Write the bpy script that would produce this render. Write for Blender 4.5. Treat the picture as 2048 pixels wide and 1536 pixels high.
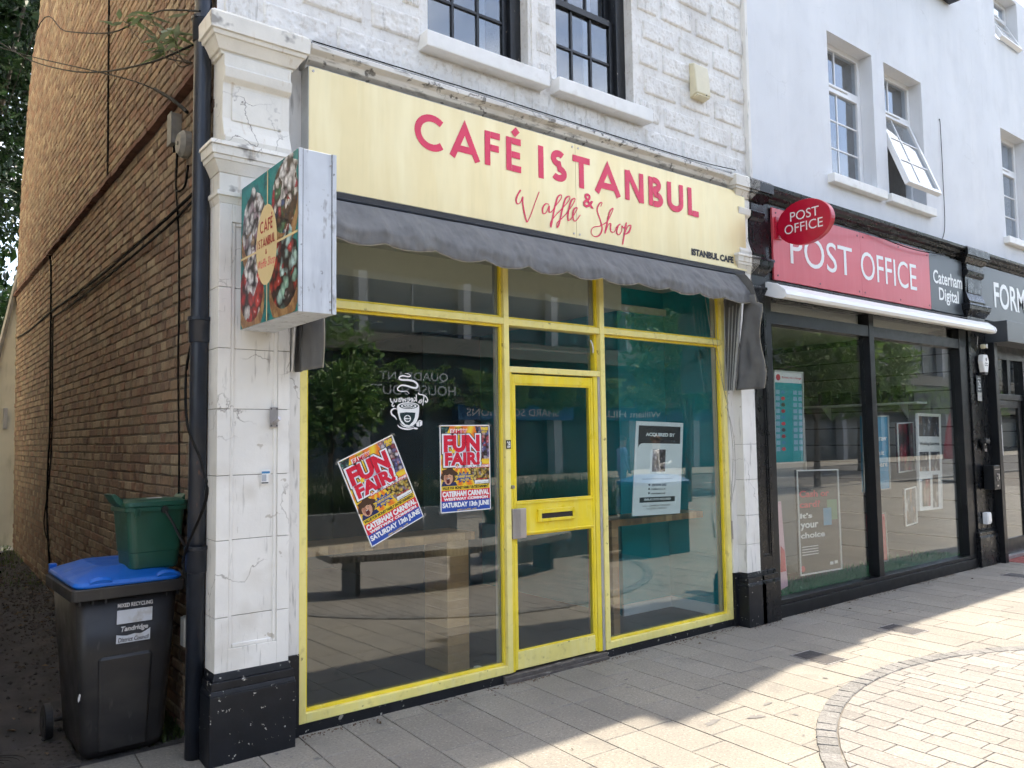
import bpy, math, random
from mathutils import Vector, Matrix, noise as mnoise
rnd = random.Random(7)
S = bpy.context.scene
for o in list(bpy.data.objects): bpy.data.objects.remove(o, do_unlink=True)
COL = S.collection
R = math.radians

# ---------------------------------------------------------------- camera
YAW, PITCH, ROLL, FPX = R(38.0299), R(3.9345), R(-0.797), 1589.68
CAM = Vector((-1.9133, -4.4978, 1.70))
cy, sy, cp, sp = math.cos(YAW), math.sin(YAW), math.cos(PITCH), math.sin(PITCH)
FWD = Vector((sy*cp, cy*cp, sp)); _r = Vector((cy, -sy, 0)); _u = _r.cross(FWD)
RT = math.cos(ROLL)*_r + math.sin(ROLL)*_u; UP = -math.sin(ROLL)*_r + math.cos(ROLL)*_u
cd = bpy.data.cameras.new('camera'); cam = bpy.data.objects.new('camera', cd); COL.objects.link(cam)
cd.sensor_width = 36; cd.lens = FPX/2048*36; cd.clip_start = 0.05; cd.clip_end = 900
mw = Matrix((RT, UP, -FWD)).transposed().to_4x4(); mw.translation = CAM; cam.matrix_world = mw
S.camera = cam

# ---------------------------------------------------------------- sky, sun, exposure
SUN_EL, SUN_AZ = R(57), R(79.5)          # azimuth from +Y (behind the shops) towards +X
W = bpy.data.worlds.new("World"); S.world = W; W.use_nodes = True
wn = W.node_tree; wn.nodes.clear()
sk = wn.nodes.new('ShaderNodeTexSky'); sk.sky_type = 'NISHITA'; sk.sun_disc = False
sk.sun_elevation = SUN_EL; sk.sun_rotation = SUN_AZ; sk.air_density = 1.0; sk.dust_density = 2.0; sk.ozone_density = 1.0
tc = wn.nodes.new('ShaderNodeTexCoord'); cn = wn.nodes.new('ShaderNodeTexNoise')
cn.inputs['Scale'].default_value = 2.6; cn.inputs['Detail'].default_value = 7; cn.inputs['Roughness'].default_value = .55
cm = wn.nodes.new('ShaderNodeMapping'); cm.inputs['Scale'].default_value = (1, 1, 2.2)
wn.links.new(tc.outputs['Generated'], cm.inputs['Vector']); wn.links.new(cm.outputs['Vector'], cn.inputs['Vector'])
cr_ = wn.nodes.new('ShaderNodeValToRGB'); cr_.color_ramp.elements[0].position = .45; cr_.color_ramp.elements[1].position = .72
wn.links.new(cn.outputs['Fac'], cr_.inputs['Fac'])
cx = wn.nodes.new('ShaderNodeMixRGB'); cx.inputs['Color2'].default_value = (11, 11, 11, 1)
ml = wn.nodes.new('ShaderNodeMath'); ml.operation = 'MULTIPLY'; ml.inputs[1].default_value = .7
wn.links.new(cr_.outputs['Color'], ml.inputs[0]); wn.links.new(ml.outputs[0], cx.inputs['Fac'])
bg = wn.nodes.new('ShaderNodeBackground'); bg.inputs['Strength'].default_value = 0.15
wo = wn.nodes.new('ShaderNodeOutputWorld')
wn.links.new(sk.outputs[0], cx.inputs['Color1']); wn.links.new(cx.outputs[0], bg.inputs['Color']); wn.links.new(bg.outputs[0], wo.inputs['Surface'])
sd = bpy.data.lights.new('sun', 'SUN'); sd.energy = 4.0; sd.angle = R(.53); sd.color = (1, .90, .75)
sun = bpy.data.objects.new('sun', sd); COL.objects.link(sun)
SUNV = Vector((math.sin(SUN_AZ)*math.cos(SUN_EL), math.cos(SUN_AZ)*math.cos(SUN_EL), math.sin(SUN_EL)))
sun.rotation_euler = SUNV.to_track_quat('Z', 'Y').to_euler(); sun.location = (8, 6, 14)
vs = S.view_settings; vs.view_transform = 'Standard'; vs.look = 'None'; vs.exposure = 1.45; vs.gamma = 1; vs.use_curve_mapping = False
S.render.engine = 'CYCLES'
S.cycles.max_bounces = 6; S.cycles.diffuse_bounces = 3; S.cycles.glossy_bounces = 3; S.cycles.transparent_max_bounces = 24
S.cycles.caustics_reflective = False; S.cycles.caustics_refractive = False
S.cycles.use_denoising = True
S.cycles.sample_clamp_indirect = 6
S.cycles.use_adaptive_sampling = True; S.cycles.adaptive_threshold = .04; S.cycles.adaptive_min_samples = 12

# ---------------------------------------------------------------- pixel (2048x1536) -> point on a plane of the place
def ray(px, py): return FWD*FPX + RT*(px-1024) - UP*(py-768)
def fp(px, py, Y=0.0):
    d = ray(px, py); t = (Y-CAM.y)/d.y; q = CAM+d*t; return q.x, q.z
def gp(px, py, Z=0.0):
    d = ray(px, py); t = (Z-CAM.z)/d.z; q = CAM+d*t; return q.x, q.y
def xp(px, py, X):
    d = ray(px, py); t = (X-CAM.x)/d.x; q = CAM+d*t; return q.y, q.z
def proj(P):
    v = Vector(P)-CAM; w = v.dot(FWD); return 1024+FPX*v.dot(RT)/w, 768-FPX*v.dot(UP)/w, w

# ---------------------------------------------------------------- mesh helpers
class MB:
    def __init__(s): s.v = []; s.f = []
    def add(s, vs_, fs):
        b = len(s.v); s.v += [tuple(p) for p in vs_]; s.f += [tuple(i+b for i in f) for f in fs]; return s
    def box(s, x0, x1, y0, y1, z0, z1):
        return s.add([(x0,y0,z0),(x1,y0,z0),(x1,y1,z0),(x0,y1,z0),(x0,y0,z1),(x1,y0,z1),(x1,y1,z1),(x0,y1,z1)],
            [(0,3,2,1),(4,5,6,7),(0,1,5,4),(1,2,6,5),(2,3,7,6),(3,0,4,7)])
    def prism(s, poly, fn, a, b):
        """poly: 2D outline (ccw), fn(u,v,t) -> xyz, extruded t=a..b"""
        n = len(poly)
        s.add([fn(u, v, a) for u, v in poly]+[fn(u, v, b) for u, v in poly],
            [tuple(range(n-1, -1, -1)), tuple(range(n, 2*n))]+[(i, (i+1) % n, n+(i+1) % n, n+i) for i in range(n)]); return s
    def tube(s, pts, r, n=8, cap=True):
        pts = [Vector(p) for p in pts]; rs = r if isinstance(r, (list, tuple)) else [r]*len(pts)
        rings = []; ref = Vector((.13, .21, .97))
        for i, p in enumerate(pts):
            t = (pts[min(i+1, len(pts)-1)]-pts[max(i-1, 0)]).normalized()
            a = t.cross(ref)
            if a.length < .05: a = t.cross(Vector((1, 0, 0)))
            a.normalize(); b = t.cross(a)
            rings.append([p+(a*math.cos(2*math.pi*k/n)+b*math.sin(2*math.pi*k/n))*rs[i] for k in range(n)])
        base = len(s.v)
        for g in rings: s.v += [tuple(q) for q in g]
        for i in range(len(rings)-1):
            for k in range(n):
                s.f.append((base+i*n+k, base+i*n+(k+1) % n, base+(i+1)*n+(k+1) % n, base+(i+1)*n+k))
        if cap:
            s.f.append(tuple(base+k for k in range(n-1, -1, -1))); s.f.append(tuple(base+(len(rings)-1)*n+k for k in range(n)))
        return s
    def loft(s, rings, closed=True, cap=True):
        n = len(rings[0]); base = len(s.v)
        for g in rings: s.v += [tuple(q) for q in g]
        for i in range(len(rings)-1):
            for k in range(n if closed else n-1):
                s.f.append((base+i*n+k, base+i*n+(k+1) % n, base+(i+1)*n+(k+1) % n, base+(i+1)*n+k))
        if cap and closed:
            s.f.append(tuple(base+k for k in range(n-1, -1, -1))); s.f.append(tuple(base+(len(rings)-1)*n+k for k in range(n)))
        return s
    def quad(s, a, b, c, d): return s.add([a, b, c, d], [(0, 1, 2, 3)])
    def mesh(s, name):
        me = bpy.data.meshes.new(name); me.from_pydata(s.v, [], s.f); me.update(); return me
    def build(s, name, m, parent=None, bevel=0, smooth=False, seg=2, fix=True):
        me = s.mesh(name)
        if fix:
            import bmesh
            bm = bmesh.new(); bm.from_mesh(me); bmesh.ops.recalc_face_normals(bm, faces=bm.faces); bm.to_mesh(me); bm.free()
        return link(name, me, m, parent, bevel, smooth, seg)
def link(name, me, m, parent=None, bevel=0, smooth=False, seg=2):
    if m and not me.materials: me.materials.append(m)
    if smooth: me.shade_smooth()
    o = bpy.data.objects.new(name, me); COL.objects.link(o)
    if parent: o.parent = parent
    if bevel:
        b = o.modifiers.new('bevel', 'BEVEL'); b.width = bevel; b.segments = seg; b.limit_method = 'ANGLE'; b.angle_limit = R(40)
    return o
def tag(o, label=None, cat=None, group=None, kind=None):
    if label: o['label'] = label
    if cat: o['category'] = cat
    if group: o['group'] = group
    if kind: o['kind'] = kind
    return o
def thing(name, label, cat, loc=(0, 0, 0), rot=(0, 0, 0), group=None):
    o = bpy.data.objects.new(name, None); COL.objects.link(o); o.location = loc; o.rotation_euler = rot; o.empty_display_size = .1
    return tag(o, label, cat, group)
def copy_tree(o, parent=None):
    c = o.copy(); COL.objects.link(c); c.parent = parent
    for ch in list(o.children): copy_tree(ch, c)
    return c
def bx(name, m, parent, x0, x1, y0, y1, z0, z1, bevel=0): return MB().box(x0, x1, y0, y1, z0, z1).build(name, m, parent, bevel)
def crs(pts, k=6, closed=False):
    pts = [Vector(p) for p in pts]; out = []; n = len(pts)
    for i in range(n if closed else n-1):
        if closed: a, b, c, d = pts[i-1], pts[i], pts[(i+1) % n], pts[(i+2) % n]
        else: a, b, c, d = pts[max(i-1, 0)], pts[i], pts[i+1], pts[min(i+2, n-1)]
        for j in range(k):
            t = j/k; out.append(.5*((2*b)+(c-a)*t+(2*a-5*b+4*c-d)*t*t+(3*b-a-3*c+d)*t**3))
    if not closed: out.append(pts[-1])
    return out
def arc(cx_, cy_, rx, ry, a0, a1, n=20): return [(cx_+rx*math.cos(R(a0+(a1-a0)*i/n)), cy_+ry*math.sin(R(a0+(a1-a0)*i/n))) for i in range(n+1)]
def ribbon(pts, w, closed=False):
    """2D stroke with mitred joints -> (verts2d, quads)"""
    P = [Vector((p[0], p[1])) for p in pts]; n = len(P); ws = w if isinstance(w, (list, tuple)) else [w]*n
    L = []
    for i in range(n):
        if closed: a, b = P[i]-P[i-1], P[(i+1) % n]-P[i]
        else: a = P[i]-P[i-1] if i else P[1]-P[0]; b = P[i+1]-P[i] if i < n-1 else P[-1]-P[-2]
        if a.length < 1e-9: a = b
        if b.length < 1e-9: b = a
        a = a.normalized(); b = b.normalized(); m = a+b
        if m.length < 1e-6: m = a.copy()
        m.normalize(); nn = Vector((-m.y, m.x)); k = max(.35, nn.dot(Vector((-a.y, a.x)))); L.append(nn*(ws[i]/2/k))
    v = [p+l for p, l in zip(P, L)]+[p-l for p, l in zip(P, L)]
    f = [(n+i, n+(i+1) % n, (i+1) % n, i) for i in range(n if closed else n-1)]
    return v, f
class Plane:
    def __init__(s, o=(0, 0, 0), u=(1, 0, 0), v=(0, 0, 1)):
        s.o, s.u, s.v = Vector(o), Vector(u), Vector(v); s.n = s.u.cross(s.v).normalized()
    def at(s, a, b, h=0): return s.o+s.u*a+s.v*b+s.n*h
def FY(Y): return Plane((0, Y, 0))
def strokes(name, lines, w, pl, m, parent, lift=.002, step=.00025, tf=None):
    """lines: list of point lists (or (points, closed)); drawn flat on a plane, each stroke a hair above the last"""
    mb = MB()
    for i, l in enumerate(lines):
        cl = False; ww = w
        if isinstance(l, tuple): l, cl = l[0], l[1]
        if isinstance(w, (list, tuple)): ww = w[i]
        v, f = ribbon(l, ww, cl)
        mb.add([pl.at(*(tf(p) if tf else (p.x, p.y)), lift+step*i) for p in v], f)
    return mb.build(name, m, parent, fix=False)
def flat(name, poly, pl, m, parent, lift=.001):
    n = len(poly); return MB().add([pl.at(u, v, lift) for u, v in poly], [tuple(range(n))]).build(name, m, parent, fix=False)
def rect(name, u0, v0, u1, v1, pl, m, parent, lift=.001): return flat(name, [(u0, v0), (u1, v0), (u1, v1), (u0, v1)], pl, m, parent, lift)
def oval(cu, cv, ru, rv, n=32): return [(cu+ru*math.cos(2*math.pi*i/n), cv+rv*math.sin(2*math.pi*i/n)) for i in range(n)]
def txt(name, body, box, pl, m, parent, bold=0.0, shear=0.0, lift=.003, fit='both', align='c', depth=0, space=1.0):
    cu = bpy.data.curves.new(name, 'FONT'); cu.body = body; cu.offset = bold; cu.shear = shear; cu.resolution_u = 4; cu.space_character = space
    ob = bpy.data.objects.new(name, cu); me = bpy.data.meshes.new_from_object(ob); bpy.data.objects.remove(ob); bpy.data.curves.remove(cu)
    xs = [v.co.x for v in me.vertices]; ys = [v.co.y for v in me.vertices]
    x0, x1, y0, y1 = min(xs), max(xs), min(ys), max(ys); u0, v0, u1, v1 = box
    sx, sy_ = (u1-u0)/(x1-x0), (v1-v0)/(y1-y0)
    if fit == 'h': sx = sy_
    if fit == 'w': sy_ = sx
    wd = (x1-x0)*sx; off = {'c': (u1-u0-wd)/2, 'l': 0, 'r': u1-u0-wd}[align]
    for v in me.vertices: v.co = pl.at(u0+off+(v.co.x-x0)*sx, v0+(v.co.y-y0)*sy_, lift)
    me.materials.clear()
    if depth:
        import bmesh
        bm = bmesh.new(); bm.from_mesh(me); r = bmesh.ops.extrude_face_region(bm, geom=bm.faces[:])
        for q in r['geom']:
            if isinstance(q, bmesh.types.BMVert): q.co += pl.n*depth
        bmesh.ops.recalc_face_normals(bm, faces=bm.faces); bm.to_mesh(me); bm.free()
    return link(name, me, m, parent)

# ---------------------------------------------------------------- materials
def newmat(name):
    m = bpy.data.materials.new(name); m.use_nodes = True; nt = m.node_tree; nt.nodes.clear()
    out = nt.nodes.new('ShaderNodeOutputMaterial'); return m, nt, out
def nd(nt, t, ins=None, **kw):
    n = nt.nodes.new(t)
    for k, v in kw.items(): setattr(n, k, v)
    for k, v in (ins or {}).items():
        if isinstance(v, bpy.types.NodeSocket): nt.links.new(v, n.inputs[k])
        else: n.inputs[k].default_value = v
    return n
def c4(c): return (c[0], c[1], c[2], 1)
def wpos(nt, scale=(1, 1, 1)):
    g = nd(nt, 'ShaderNodeNewGeometry')
    return nd(nt, 'ShaderNodeMapping', {'Vector': g.outputs['Position'], 'Scale': scale}).outputs[0]
def nz(nt, scale, detail=4, rough=.55, sc3=(1, 1, 1), vec=None):
    return nd(nt, 'ShaderNodeTexNoise', {'Vector': vec or wpos(nt, sc3), 'Scale': scale, 'Detail': detail, 'Roughness': rough}).outputs['Fac']
def ramp(nt, fac, lo, hi):
    return nd(nt, 'ShaderNodeMapRange', {'Value': fac, 'From Min': lo, 'From Max': hi}, clamp=True).outputs[0]
def mul(nt, a, b, op='MULTIPLY'):
    n = nd(nt, 'ShaderNodeMath', operation=op)
    for i, q in enumerate((a, b)):
        if isinstance(q, (int, float)): n.inputs[i].default_value = q
        else: nt.links.new(q, n.inputs[i])
    return n.outputs[0]
def mixc(nt, fac, a, b, mode='MIX'):
    n = nd(nt, 'ShaderNodeMixRGB', blend_type=mode)
    for k, q in (('Fac', fac), ('Color1', a), ('Color2', b)):
        if isinstance(q, bpy.types.NodeSocket): nt.links.new(q, n.inputs[k])
        else: n.inputs[k].default_value = q if isinstance(q, (int, float)) else c4(q)
    return n.outputs[0]
def pm(name, col, rough=.6, metal=0, var=.12, vs_=4, bump=.0, bs=60, layers=(), rn=0, rcols=None, spec=.5, crack=None, bdist=.004, rvar=.0, sheen=0, rconst=False):
    """paint/stone/metal: base colour with world-space variation, per-piece variation, patches of wear, cracks and fine relief"""
    m, nt, out = newmat(name)
    base = c4(col)
    if rn or rcols:
        g = nd(nt, 'ShaderNodeNewGeometry'); oi = nd(nt, 'ShaderNodeObjectInfo')
        rv = mul(nt, mul(nt, g.outputs['Random Per Island'], oi.outputs['Random'], 'ADD'), 1.0, 'MODULO')
        if rcols:
            r = nd(nt, 'ShaderNodeValToRGB'); r.color_ramp.interpolation = 'CONSTANT' if rconst else 'LINEAR'
            e = r.color_ramp.elements
            while len(e) < len(rcols): e.new(.5)
            for i, c in enumerate(rcols): e[i].position = i/(len(rcols)-(0 if rconst else 1)); e[i].color = c4(c)
            nt.links.new(rv, r.inputs[0]); c = r.outputs[0]
        else: c = base
        if rn: c = mixc(nt, 1.0, c, nd(nt, 'ShaderNodeMapRange', {'Value': mul(nt, mul(nt, rv, 7.31), 1.0, 'MODULO'), 'To Min': 1-rn, 'To Max': 1+rn}).outputs[0], 'MULTIPLY')
        base = c
    if var:
        f = nd(nt, 'ShaderNodeMapRange', {'Value': nz(nt, vs_, 3), 'From Min': .3, 'From Max': .7, 'To Min': 1-var, 'To Max': 1+var}).outputs[0]
        base = mixc(nt, 1.0, base if isinstance(base, bpy.types.NodeSocket) else base[:3], f, 'MULTIPLY')
    for (lc, sc, lo, hi, st, sc3) in layers:
        f = mul(nt, ramp(nt, nz(nt, sc, 3, .6, sc3), lo, hi), st)
        base = mixc(nt, f, base if isinstance(base, bpy.types.NodeSocket) else base[:3], lc)
    hgt = None
    if crack:
        cc, csc, cw, cst = crack
        vn = nd(nt, 'ShaderNodeTexVoronoi', {'Vector': nd(nt, 'ShaderNodeVectorMath', {0: wpos(nt), 1: nd(nt, 'ShaderNodeVectorMath', {0: nd(nt, 'ShaderNodeTexNoise', {'Vector': wpos(nt), 'Scale': 6.0, 'Detail': 5}).outputs['Color'], 'Scale': .25}, operation='SCALE').outputs[0]}, operation='ADD').outputs[0], 'Scale': csc}, feature='DISTANCE_TO_EDGE').outputs['Distance']
        ln = ramp(nt, vn, cw, 0); msk = ramp(nt, nz(nt, 1.7, 3), .52, .6)
        cf = mul(nt, mul(nt, ln, msk), cst)
        base = mixc(nt, cf, base if isinstance(base, bpy.types.NodeSocket) else base[:3], cc); hgt = mul(nt, cf, -1.0)
    b = nd(nt, 'ShaderNodeBsdfPrincipled', {'Roughness': rough, 'Metallic': metal, 'Specular IOR Level': spec})
    if rvar: nt.links.new(nd(nt, 'ShaderNodeMapRange', {'Value': nz(nt, vs_*2.3, 4), 'From Min': .3, 'From Max': .7, 'To Min': max(.02, rough-rvar), 'To Max': min(1, rough+rvar)}).outputs[0], b.inputs['Roughness'])
    if isinstance(base, bpy.types.NodeSocket): nt.links.new(base, b.inputs['Base Color'])
    else: b.inputs['Base Color'].default_value = base
    if bump or hgt is not None:
        h = nz(nt, bs, 3, .6) if bump else None
        if h is not None and hgt is not None: h = mul(nt, h, hgt, 'ADD')
        bp = nd(nt, 'ShaderNodeBump', {'Strength': bump or .3, 'Distance': bdist, 'Height': h if h is not None else hgt})
        nt.links.new(bp.outputs[0], b.inputs['Normal'])
    nt.links.new(b.outputs[0], out.inputs[0]); return m
def glass(name, tint=(.94, .97, .96), dust=.02, wave=.02, ws=1.5, n=1.65):
    m, nt, out = newmat(name)
    g = nd(nt, 'ShaderNodeNewGeometry')
    ior = nd(nt, 'ShaderNodeMapRange', {'Value': g.outputs['Backfacing'], 'To Min': n, 'To Max': 1/n}).outputs[0]
    bp = nd(nt, 'ShaderNodeBump', {'Strength': wave, 'Distance': .05, 'Height': nz(nt, ws, 1)})
    fr = nd(nt, 'ShaderNodeFresnel', {'IOR': ior}).outputs[0]
    tr = nd(nt, 'ShaderNodeBsdfTransparent', {'Color': c4(tint)}); gl = nd(nt, 'ShaderNodeBsdfGlossy', {'Color': (1, 1, 1, 1), 'Roughness': 0.0, 'Normal': bp.outputs[0]})
    df = nd(nt, 'ShaderNodeBsdfDiffuse', {'Color': (.7, .68, .62, 1)})
    mx = nd(nt, 'ShaderNodeMixShader', {0: fr, 1: tr.outputs[0], 2: gl.outputs[0]})
    du = mul(nt, ramp(nt, nz(nt, 5, 6, .7, (1, 1, .35)), .35, .8), dust)
    m2 = nd(nt, 'ShaderNodeMixShader', {0: du, 1: mx.outputs[0], 2: df.outputs[0]})
    nt.links.new(m2.outputs[0], out.inputs[0]); return m
def emit(name, col, st):
    m, nt, out = newmat(name); e = nd(nt, 'ShaderNodeEmission', {'Color': c4(col), 'Strength': st}); nt.links.new(e.outputs[0], out.inputs[0]); return m
def leafm(name, cols, trans=.35):
    m, nt, out = newmat(name)
    g = nd(nt, 'ShaderNodeNewGeometry'); r = nd(nt, 'ShaderNodeValToRGB'); e = r.color_ramp.elements
    while len(e) < len(cols): e.new(.5)
    for i, c in enumerate(cols): e[i].position = i/(len(cols)-1); e[i].color = c4(c)
    nt.links.new(g.outputs['Random Per Island'], r.inputs[0])
    d = nd(nt, 'ShaderNodeBsdfPrincipled', {'Base Color': r.outputs[0], 'Roughness': .5}); t = nd(nt, 'ShaderNodeBsdfTranslucent', {'Color': r.outputs[0]})
    mx = nd(nt, 'ShaderNodeMixShader', {0: trans, 1: d.outputs[0], 2: t.outputs[0]}); nt.links.new(mx.outputs[0], out.inputs[0]); return m
def photo(name, cols, scale=30, sc3=(1, 1, 1), dist=0, rough=.35, cell=True):
    """printed picture: blobs of several colours"""
    m, nt, out = newmat(name)
    if cell:
        wv_ = nd(nt, 'ShaderNodeVectorMath', {0: wpos(nt, sc3), 1: nd(nt, 'ShaderNodeVectorMath', {0: nd(nt, 'ShaderNodeTexNoise', {'Vector': wpos(nt), 'Scale': scale*.8, 'Detail': 2}).outputs['Color'], 'Scale': 1.1/scale}, operation='SCALE').outputs[0]}, operation='ADD').outputs[0]
        vo = nd(nt, 'ShaderNodeTexVoronoi', {'Vector': wv_, 'Scale': scale}); f = nd(nt, 'ShaderNodeSeparateColor', {0: vo.outputs['Color']}).outputs[0]
    else: f = ramp(nt, nz(nt, scale, 5, .6, sc3), .3, .7)
    r = nd(nt, 'ShaderNodeValToRGB'); e = r.color_ramp.elements; r.color_ramp.interpolation = 'CONSTANT' if cell else 'LINEAR'
    while len(e) < len(cols): e.new(.5)
    for i, c in enumerate(cols): e[i].position = i/len(cols) if cell else i/(len(cols)-1); e[i].color = c4(c)
    nt.links.new(f, r.inputs[0])
    c = r.outputs[0]
    if cell:
        dd = vo.outputs['Distance']
        c = mixc(nt, ramp(nt, dd, .30, .78), c, (.02, .012, .01)); c = mixc(nt, mul(nt, ramp(nt, nz(nt, scale*1.7, 3, .6, sc3), .35, .62), .45), c, (.03, .02, .02)); c = mixc(nt, mul(nt, ramp(nt, dd, .20, .05), .45), c, (.95, .9, .86))
    b = nd(nt, 'ShaderNodeBsdfPrincipled', {'Base Color': c, 'Roughness': rough}); nt.links.new(b.outputs[0], out.inputs[0]); return m
Z1 = (1, 1, 1); STK = (7, 7, .8)
GRIME = (.10, .085, .065)
mt = {}
mt['white_old'] = pm('old_white_masonry_paint', (.77, .745, .695), .62, var=.06, vs_=3, bump=.25, bs=45, layers=[((.48, .43, .35), 2.2, .56, .72, .5, Z1), (GRIME, 5, .60, .74, .5, STK), ((.42, .37, .30), 9, .69, .71, .7, Z1)], crack=((.16, .13, .10), 1.5, .007, .7))
mt['white_stone'] = pm('white_painted_rockfaced_stone', (.80, .775, .73), .6, var=.07, vs_=6, bump=.55, bs=26, bdist=.008, layers=[((.50, .43, .34), 26, .52, .70, .45, Z1), ((.46, .41, .35), 2.2, .5, .7, .35, Z1), ((.2, .18, .15), 4, .60, .75, .45, STK)])
mt['white_render'] = pm('white_render', (.71, .72, .735), .75, var=.06, vs_=.9, bump=.35, bs=90, bdist=.004, layers=[((.80, .80, .80), 1.2, .48, .70, .5, (2, 2, .3)), ((.60, .605, .615), 3.2, .5, .75, .35, (1, 1, .8)), ((.5, .49, .46), 5, .62, .75, .25, (4, 4, .3))], crack=((.55, .55, .55), 1.1, .006, .5))
mt['white_trim'] = pm('white_painted_trim', (.80, .79, .76), .5, var=.05, vs_=8, layers=[((.45, .40, .33), 6, .58, .75, .4, Z1)])
mt['cream_cap'] = pm('aged_cream_white_moulding', (.74, .71, .64), .6, var=.08, vs_=5, bump=.3, bs=50, layers=[((.42, .30, .16), 3.5, .6, .72, .55, (6, 6, .7)), ((.13, .12, .11), 7, .62, .70, .7, Z1)], crack=((.14, .11, .09), 4.5, .02, .9))
mt['black_plinth'] = pm('chipped_black_gloss_plinth', (.010, .011, .014), .42, var=.25, vs_=9, bump=.25, bs=30, spec=.35, layers=[((.05, .055, .065), 2.2, .55, .8, .35, Z1), ((.50, .48, .43), 34, .675, .685, .9, Z1), ((.36, .33, .28), 6, .70, .71, .9, Z1)])
mt['black_gloss'] = pm('black_gloss_paint', (.007, .0075, .009), .3, var=.2, vs_=6, spec=.3, layers=[((.03, .03, .033), 5, .55, .75, .4, STK)], rvar=.1)
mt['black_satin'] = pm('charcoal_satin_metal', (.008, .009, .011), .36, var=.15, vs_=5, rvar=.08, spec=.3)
mt['black_iron'] = pm('black_painted_iron', (.012, .016, .026), .33, var=.3, vs_=9, bump=.2, bs=30, layers=[((.16, .07, .04), 6, .66, .74, .6, (3, 3, 1))])
mt['yellow'] = pm('yellow_gloss_frame_paint', (.87, .67, .03), .36, var=.10, vs_=3.5, bump=.08, bs=22, layers=[((.85, .74, .22), 3, .42, .7, .4, STK), ((.22, .15, .03), 16, .71, .76, .8, Z1)], rvar=.12)
mt['yellow_pale'] = pm('pale_yellow_frame_paint', (.88, .75, .24), .42, var=.10, vs_=3.5, bump=.08, bs=22, layers=[((.88, .79, .38), 3, .42, .7, .4, STK), ((.50, .40, .15), 6, .56, .72, .4, (3, 3, 3)), ((.22, .16, .05), 20, .66, .72, .8, Z1)], rvar=.12)  # paler yellow for the outward frame members, with random grime patches
mt['cornice'] = pm('grimy_white_cornice', (.78, .77, .74), .65, var=.08, vs_=6, bump=.35, bs=40, layers=[((.10, .095, .085), 7, .55, .70, .6, (1, 1, 5)), ((.05, .05, .05), 16, .60, .68, .8, Z1), ((.45, .40, .33), 3, .5, .7, .4, Z1)], crack=((.1, .09, .08), 3.5, .02, .9))
mt['grey_strip'] = pm('grey_bare_bead', (.42, .40, .38), .5, var=.1, vs_=9)
mt['sign_cream'] = pm('faded_cream_sign_panel', (.73, .60, .325), .30, .3, var=.05, vs_=2, layers=[((.62, .52, .28), 9, .5, .75, .30, (3, 3, .25)), ((.86, .78, .52), 3, .45, .7, .4, (2, 2, .3))])
mt['sign_edge'] = pm('aluminium_edge', (.55, .55, .53), .4, 0.6, var=.1, vs_=8)
mt['pink'] = pm('raspberry_vinyl', (.74, .025, .095), .4, var=.06, vs_=6)
mt['dark_ink'] = pm('black_vinyl', (.02, .018, .02), .45, var=0)
mt['canvas'] = pm('weathered_grey_canvas', (.15, .149, .148), .85, var=.14, vs_=9, bump=.25, bs=70, bdist=.005, layers=[((.22, .215, .20), 3, .5, .72, .45, (4, 1, .5)), ((.09, .088, .085), 11, .58, .75, .35, (4, 1, .4))])
mt['canvas_edge'] = pm('frayed_canvas_binding', (.30, .27, .22), .85, var=.2, vs_=20)
mt['alu'] = pm('pale_aluminium_rib', (.55, .55, .54), .35, .7, var=.1, vs_=10)
mt['steel'] = pm('brushed_steel', (.42, .39, .38), .33, .6, var=.12, vs_=6, layers=[((.55, .55, .54), 9, .5, .7, .3, STK)])
mt['white_metal'] = pm('weathered_white_metal', (.60, .63, .67), .5, var=.07, vs_=5, layers=[((.40, .43, .48), 4, .46, .68, .5, (4, 4, .6)), ((.12, .10, .09), 14, .60, .72, .6, (1.5, 1.5, .6)), ((.05, .045, .04), 24, .66, .72, .8, Z1)])
mt['white_clean'] = pm('white_powdercoat', (.80, .80, .78), .32, var=.03, vs_=4)
mt['upvc'] = pm('white_upvc', (.82, .82, .82), .28, var=.02, vs_=4, layers=[((.5, .48, .45), 6, .62, .75, .3, Z1)])
mt['black_sash'] = pm('flaking_black_sash_paint', (.008, .009, .011), .4, var=.3, vs_=12, bump=.3, bs=40, layers=[((.45, .38, .3), 30, .70, .73, .9, Z1)])
mt['mortar'] = pm('sooty_mortar', (.15, .122, .092), .9, var=.2, vs_=20, bump=.5, bs=90)
mt['brick'] = pm('stock_brick', (.4, .2, .1), .85, var=.22, vs_=30, bump=.6, bs=90, bdist=.006, rconst=True, rcols=[(0.163, 0.098, 0.064), (0.258, 0.197, 0.128), (0.197, 0.131, 0.087), (0.234, 0.158, 0.099), (0.18, 0.109, 0.071), (0.278, 0.217, 0.143), (0.214, 0.148, 0.097), (0.21, 0.119, 0.076), (0.244, 0.178, 0.114), (0.188, 0.131, 0.089)], rn=.16, layers=[((.11, .085, .065), 4, .5, .75, .45, Z1), ((.5, .42, .32), 22, .64, .76, .35, Z1)])
mt['band'] = pm('red_tile_course', (.115, .05, .032), .85, var=.3, vs_=14, bump=.6, bs=50)
mt['slab'] = pm('buff_granite_slab', (.28, .25, .19), .8, var=.06, vs_=1.2, bump=.4, bs=260, bdist=.002, rcols=[(.220, .199, .166), (.252, .228, .190), (.232, .212, .180), (.257, .232, .190)], rn=.06, layers=[((.10, .092, .08), 75, .53, .66, .62, Z1), ((.45, .42, .36), 62, .55, .68, .55, Z1), ((.14, .13, .115), 3.0, .58, .70, .45, Z1), ((.17, .155, .135), .8, .48, .65, .45, Z1)])
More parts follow.
